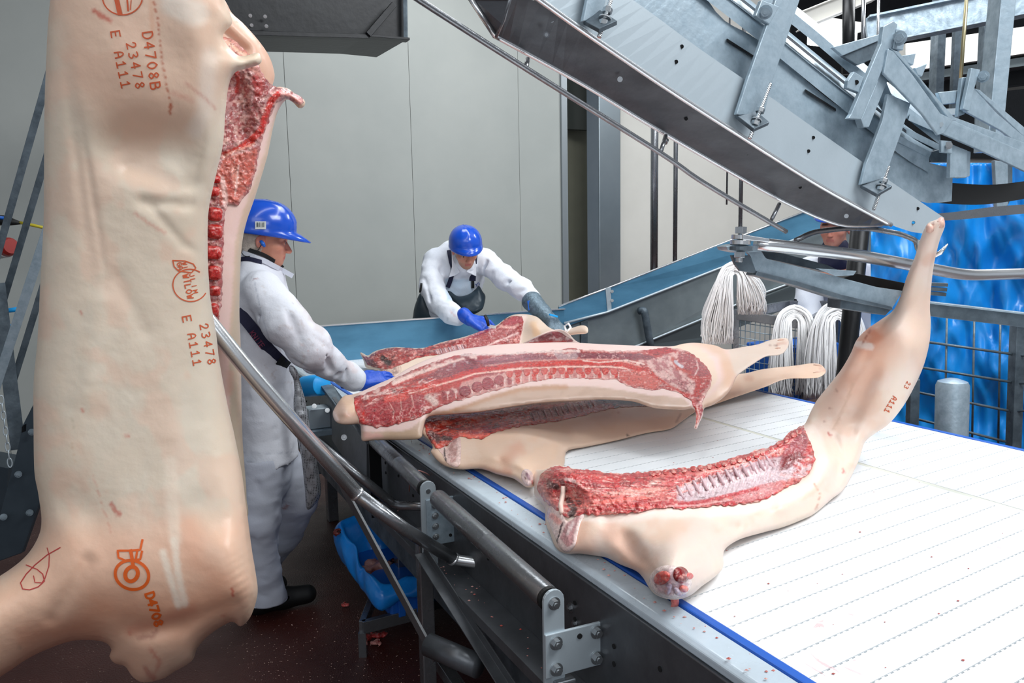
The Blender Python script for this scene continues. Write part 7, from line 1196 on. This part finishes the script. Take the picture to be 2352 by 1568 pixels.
# chain-mail apron
m_cm = mat('chain_mail', '#6d7075', .45, .6); nt = m_cm.node_tree; tc = N(nt, 'ShaderNodeTexCoord'); vo = N(nt, 'ShaderNodeTexVoronoi'); vo.inputs['Scale'].default_value = 150; vo.inputs['Randomness'].default_value = .15; rp_ = N(nt, 'ShaderNodeMapRange'); rp_.inputs[1].default_value = .2; rp_.inputs[2].default_value = .45; mx = N(nt, 'ShaderNodeMix', data_type='RGBA'); mx.inputs[6].default_value = col4('#1b1c20'); mx.inputs[7].default_value = col4('#b5b8bd')
nt.links.new(tc.outputs['Object'], vo.inputs['Vector']); nt.links.new(vo.outputs['Distance'], rp_.inputs[0]); nt.links.new(rp_.outputs[0], mx.inputs[0]); nt.links.new(mx.outputs[2], nt.nodes['Principled BSDF'].inputs['Base Color'])
Relief([(668, 838), (682, 850), (690, 880), (700, 915), (708, 960), (718, 1010), (728, 1060), (737, 1115), (733, 1145), (706, 1170), (700, 1120), (692, 1050), (680, 985), (674, 930), (676, 880), (664, 850)], [(668, 840, 3.19), (690, 900, 3.20), (737, 1115, 3.22), (700, 1050, 3.20), (706, 1170, 3.22)], .02, 14, step=5, rough=.006, rscale=14).build('apron', m_cm, T1)
# barcode label on the helmet
hs = Surf([o for o in T1.children if o.name.startswith('helmet')][0]); Q = [(586, 508), (611, 508), (611, 526), (586, 526)]
P = hs.pts(Q, .004); plate('label', P, .001, mat('label_white', '#d6dad8', .5), T1, bevel=0); mb = MB()
for i, (x, w_b) in enumerate(((589, 1), (591, 1.6), (594, .8), (596, 1), (598.5, .7), (601, .6), (603.5, 1.6), (606, .8))):
    P = hs.pts([(x, 510.5), (x+w_b, 510.5), (x+w_b, 521), (x, 521)], .0062); mb.add(P, [[0, 1, 2, 3]])
mb.build('barcode', mat('label_print', '#3b4a42', .7), T1)
# ---------------------------------------------------------------- bending worker behind the belt
T2 = thing('person', at(1040, 600, 5.65)*[1, 1, 0], 'worker bending over the belt in white coat, navy braces and dark apron', 'person')
h2 = at(1068, 572, 5.32); f2 = unit([.28, -.90, -.52]); u2 = unit([.05, -.45, .9]); F2 = SDF(h2-np.array([.24, .24, .3]), h2+np.array([.24, .26, .18]), .0045); P2 = head(F2, h2, f2, u2, 1.04)
F2.cone(P2(-.045, 0, -.15), P2(-.14, 0, -.22), .06, .11, .04); F2.build('body', 'person', T2, colfn=facecol(h2, f2, u2, 1.04, .35, '#c8967c'), smooth_it=1); eyes(P2, T2, 1.04)
helmet(T2, h2+unit(u2)*.058+f2*.012, unit(f2+u2*.25), u2, 1.08, front_brim=.035)
Fn = SDF(h2-np.array([.2, .2, .16]), h2+np.array([.2, .2, .16]), .006); ax3 = [f2, np.cross(f2, unit(u2-f2*np.dot(u2, f2))), unit(u2-f2*np.dot(u2, f2))]; Fn.ell(P2(-.025, 0, .015), [.09, .088, .085], ax3); Fn.noise(.004, .02).build('hair_net', 'net', T2, smooth_it=1)
C2 = SDF(np.array([at(925, 700, 5.5)[0], 4.85, at(1000, 800, 5.7)[2]]), np.array([at(1275, 700, 5.5)[0], 6.0, at(1000, 540, 5.7)[2]]), .009)
ay = unit([.1, -.7, .6]); C2.chain([(at(1052, 600, 5.50), .17), (at(1048, 640, 5.58), .185), (at(1030, 700, 5.70), .18), (at(1015, 790, 5.76), .18)], .06, flat=(ay, .72)); C2.cone(at(1000, 598, 5.5), at(1112, 598, 5.5), .085, .085, .04); C2.cone(at(1058, 590, 5.45), at(1066, 610, 5.38), .08, .075, .03)
C2.chain([(at(998, 604, 5.47), .088), (at(992, 655, 5.36), .082), (at(1008, 693, 5.25), .076), (at(1038, 722, 5.12), .066), (at(1050, 728, 5.08), .062)], .035)
C2.chain([(at(1115, 602, 5.46), .082), (at(1160, 638, 5.30), .074), (at(1198, 664, 5.2), .068), (at(1224, 690, 5.13), .060)], .035)
folds(C2, [((1000, 640, 5.22), (1020, 670, 5.2), .012), ((1000, 690, 5.14), (1030, 700, 5.08), .012), ((1150, 650, 5.2), (1190, 648, 5.2), .010), ((1170, 675, 5.14), (1205, 665, 5.12), .010), ((975, 640, 5.3), (990, 690, 5.2), .010), ((1120, 600, 5.35), (1105, 650, 5.4), .012), ((1016, 590, 5.38), (1010, 640, 5.36), .010), ((1020, 735, 5.05), (1045, 705, 5.05), .008)], .018)
C2.noise(.014, .14).noise(.010, .065, (.8, 1, 1.2)); coat2 = C2.build('coat', 'cloth', T2, colfn=pxcol([('p', '#a9c8de', 8, .7, [(1024, 640), (1090, 640), (1088, 690), (1026, 690)], 3), ('s', '#c9837a', 2, 3, .5, [(1035, 715), (1045, 725)], 3), ('s', '#cf9088', 3, 3, .5, [(1208, 688), (1212, 690)], 2), ('n', '#cfd6e2', (30, 40), .5, .1, .5, None)], '#e7ebf3'), smooth_it=1); S2 = Surf(coat2)
strip_on(S2, 'brace', [(1031, 574), (1036, 600), (1040, 620), (1034, 645), (1028, 660)], 10, 'navy', T2, .012); strip_on(S2, 'brace', [(1094, 585), (1092, 606)], 6, 'navy', T2, .012); strip_on(S2, 'brace', [(1086, 630), (1085, 645)], 15, 'navy', T2, .014); strip_on(S2, 'brace_clip', [(1086, 645), (1086, 662)], 7, 'rubber', T2, .016); strip_on(S2, 'brace', [(968, 650), (965, 672)], 5, 'rubber', T2, .016)
for Qc in ([(1046, 600), (1030, 637), (1060, 626)], [(1078, 610), (1092, 630), (1070, 626)]):
    pass
def flapc(P, nm='collar'):
    Q = np.array(P, float); d_ = S2.front_d(Q); d_ = np.minimum(d_, np.median(d_))-.02; o = plate(nm, CAMP+rays(Q)*d_[:, None], .008, M['cloth'], T2, bevel=.002); q = o.data.color_attributes.new('Col', 'FLOAT_COLOR', 'POINT'); q.data.foreach_set('color', np.tile(np.array(col4('#eef1f7'), np.float32), len(o.data.vertices)))
flapc([(1037, 578), (1042, 600), (1056, 625), (1046, 632), (1031, 637), (1038, 612)]); flapc([(1090, 590), (1086, 600), (1072, 624), (1082, 630), (1094, 634), (1093, 605)])
Relief([(1028, 656), (1036, 668), (1052, 680), (1075, 676), (1092, 664), (1100, 656), (1108, 668), (1115, 680), (1112, 700), (1106, 712), (1085, 722), (1060, 716), (1040, 690), (1030, 676)], lambda Q: S2.front_d(Q)*0+5.40-(Q[:, 1]-690)*.001, .05, 16, step=4, rough=.01, rscale=20).build('apron', 'apron', T2, base='#34434c')
Relief([(966, 672), (980, 684), (992, 704), (1008, 726), (1004, 750), (950, 752), (949, 722), (954, 698)], lambda Q: np.full(len(Q), 5.62), .06, 12, step=4).build('apron', 'apron', T2, base='#34434c')
G2 = SDF(at(1040, 780, 4.95)-np.array([0, .15, 0]), at(1150, 695, 5.15)+np.array([.02, .12, .02]), .0045); wr_ = at(1068, 722, 5.06); G2.chain([(at(1066, 723, 5.05), .048), (at(1080, 735, 5.03), .040)], .015); hand(G2, at(1078, 732, 5.02), at(1118, 752, 4.98)-at(1078, 732, 5.02), [.2, -.5, .8], None, 1.25, .42, .15, 1, .0105); G2.noise(.002, .03); G2.build('glove', 'glove', T2, smooth_it=1)
V, F = sweep([at(1054, 720, 5.09), at(1066, 728, 5.06)], .042, 16); o = mk('wrist', V, F, 'person', T2, smooth=True, col=np.repeat(lin('#a87660')[None], len(V), 0))
M['mail'] = mat('grey_mail', '#6f8390', .45, .35, '#45545e', 60, .7, .3, 150)
G3 = SDF(at(1200, 780, 4.9)-np.array([0, .1, 0]), at(1320, 670, 5.2)+np.array([.02, .1, .02]), .0045); G3.chain([(at(1222, 692, 5.12), .068), (at(1245, 718, 5.06), .056), (at(1266, 738, 5.0), .046)], .02); hand(G3, at(1264, 734, 5.0), at(1296, 768, 4.95)-at(1264, 734, 5.0), [.3, -.6, .7], None, 1.2, .38, .16, -1, .0115); G3.noise(.002, .03); G3.build('mail_glove', M['mail'], T2, smooth_it=1)
V, F = sweep([at(1270, 722, 4.96), at(1284, 730, 4.97)], .02, 10); V2_, F2_ = extr(at(1262, 722, 4.93), at(1280, 727, 4.95), rect(.02, .012)); mk('glove_clasp', V2_, F2_, 'cyan', T2, bevel=.002); V, F = extr(at(1214, 690, 5.06), at(1217, 712, 5.06), rect(.014, .02)); mk('glove_cuff_band', V, F, 'bluep', T2, bevel=.002)
t = thing('knife', at(1120, 745, 4.95), 'black-handled boning knife held in the bending worker\'s blue glove', 'knife'); V, F = sweep([at(1114, 724, 4.95), at(1119, 735, 4.93), at(1122, 748, 4.94)], [.011, .012, .009], 10, flat=.7); mk('handle', V, F, 'rubber', t, smooth=True); V, F = extr(at(1122, 748, 4.94), at(1140, 752, 4.95), [(-.0008, -.01), (.0008, -.01), (.0004, .01), (-.0004, .01)]); mk('blade', V, F, 'steel', t)
mb = MB(); ribbon(mb, S2, el(1098, 654, 3, 5, 0, 6.3, .3, 14), 1.2, .004); ribbon(mb, S2, [(1091, 652), (1096, 655)], 1.2, .004); mb.build('breast_logo', mat('logo_blue', '#3353a8', .7), T2)
# ---------------------------------------------------------------- third worker, mostly hidden behind the hook
T3 = thing('person', at(1935, 800, 4.75)*[1, 1, 0], 'smiling worker mostly hidden behind the hook arm, white coat and navy scarf', 'person')
h3 = at(1918, 522, 4.55); f3 = unit([-.60, -.78, -.12]); u3 = np.array([0, -.05, 1.]); F3 = SDF(h3-np.array([.22, .22, .3]), h3+np.array([.22, .22, .16]), .005); P3 = head(F3, h3, f3, u3, 1.0); F3.cone(P3(-.04, 0, -.15), P3(-.05, 0, -.28), .06, .13, .04); F3.build('body', 'person', T3, colfn=facecol(h3, f3, u3, 1.0, .1, '#d29079'), smooth_it=1); eyes(P3, T3); helmet(T3, h3+UP*.098, f3, u3, 1.08, front_brim=.05)
C3 = SDF(np.array([at(1815, 600, 4.7)[0], 4.3, .75]), np.array([at(2070, 600, 4.7)[0], 5.1, at(1900, 560, 4.7)[2]]), .011); C3.chain([(at(1928, 590, 4.72), .12), (at(1934, 640, 4.75), .21), (at(1930, 760, 4.75), .20), (at(1930, 900, 4.75), .22)], .05, flat=(np.array([.55, .8, 0]), .62)); C3.chain([(at(1862, 622, 4.68), .085), (at(1856, 700, 4.6), .078), (at(1870, 760, 4.45), .06)], .03); C3.chain([(at(2008, 622, 4.85), .085), (at(2022, 720, 4.8), .078)], .03)
C3.noise(.016, .12); C3.build('coat', 'cloth', T3, base='#dfe3ec', smooth_it=1)
SF = SDF(h3-np.array([.2, .2, .26]), h3+np.array([.2, .2, -.05]), .006); SF.cone(P3(-.01, 0, -.125), P3(-.02, 0, -.19), .075, .095, .02); SF.noise(.008, .04); SF.build('scarf', 'navy', T3, smooth_it=1)
# ---------------------------------------------------------------- groups of like things
for o in list(S.collection.objects):
    if o.parent: continue
    for k, g in (('half_carcass', 'pig halves lying on the belt'), ('hanging_carcass', 'two hanging halves of one pig'), ('string_bundle', 'bundles of white string'), ('wall_pipe', 'pipes on the white wall'), ('roof_girder', 'girders under the roof'), ('drop_pipe', 'pipes beside the ceiling light'), ('cable_tray', 'upright cable trays'), ('track_hanger', 'hangers holding the chute'), ('diagonal_brace', 'angle braces of the track'), ('bracket_bar', 'bolted bracket bars'), ('guard_pipe', 'bent guard pipes'), ('meat_scrap', 'meat scraps'), ('person', 'workers')):
        if o.name.split('.')[0] == k: o['group'] = g
for nm, new in (('belt_end_panel', 'end_panel'), ('belt_end_frame', 'end_frame')):
    o = bpy.data.objects[nm]; o.parent = BELT; o.location = o.location-BELT.location; o.name = new
    for k in ('label', 'category', 'group'):
        if k in o: del o[k]
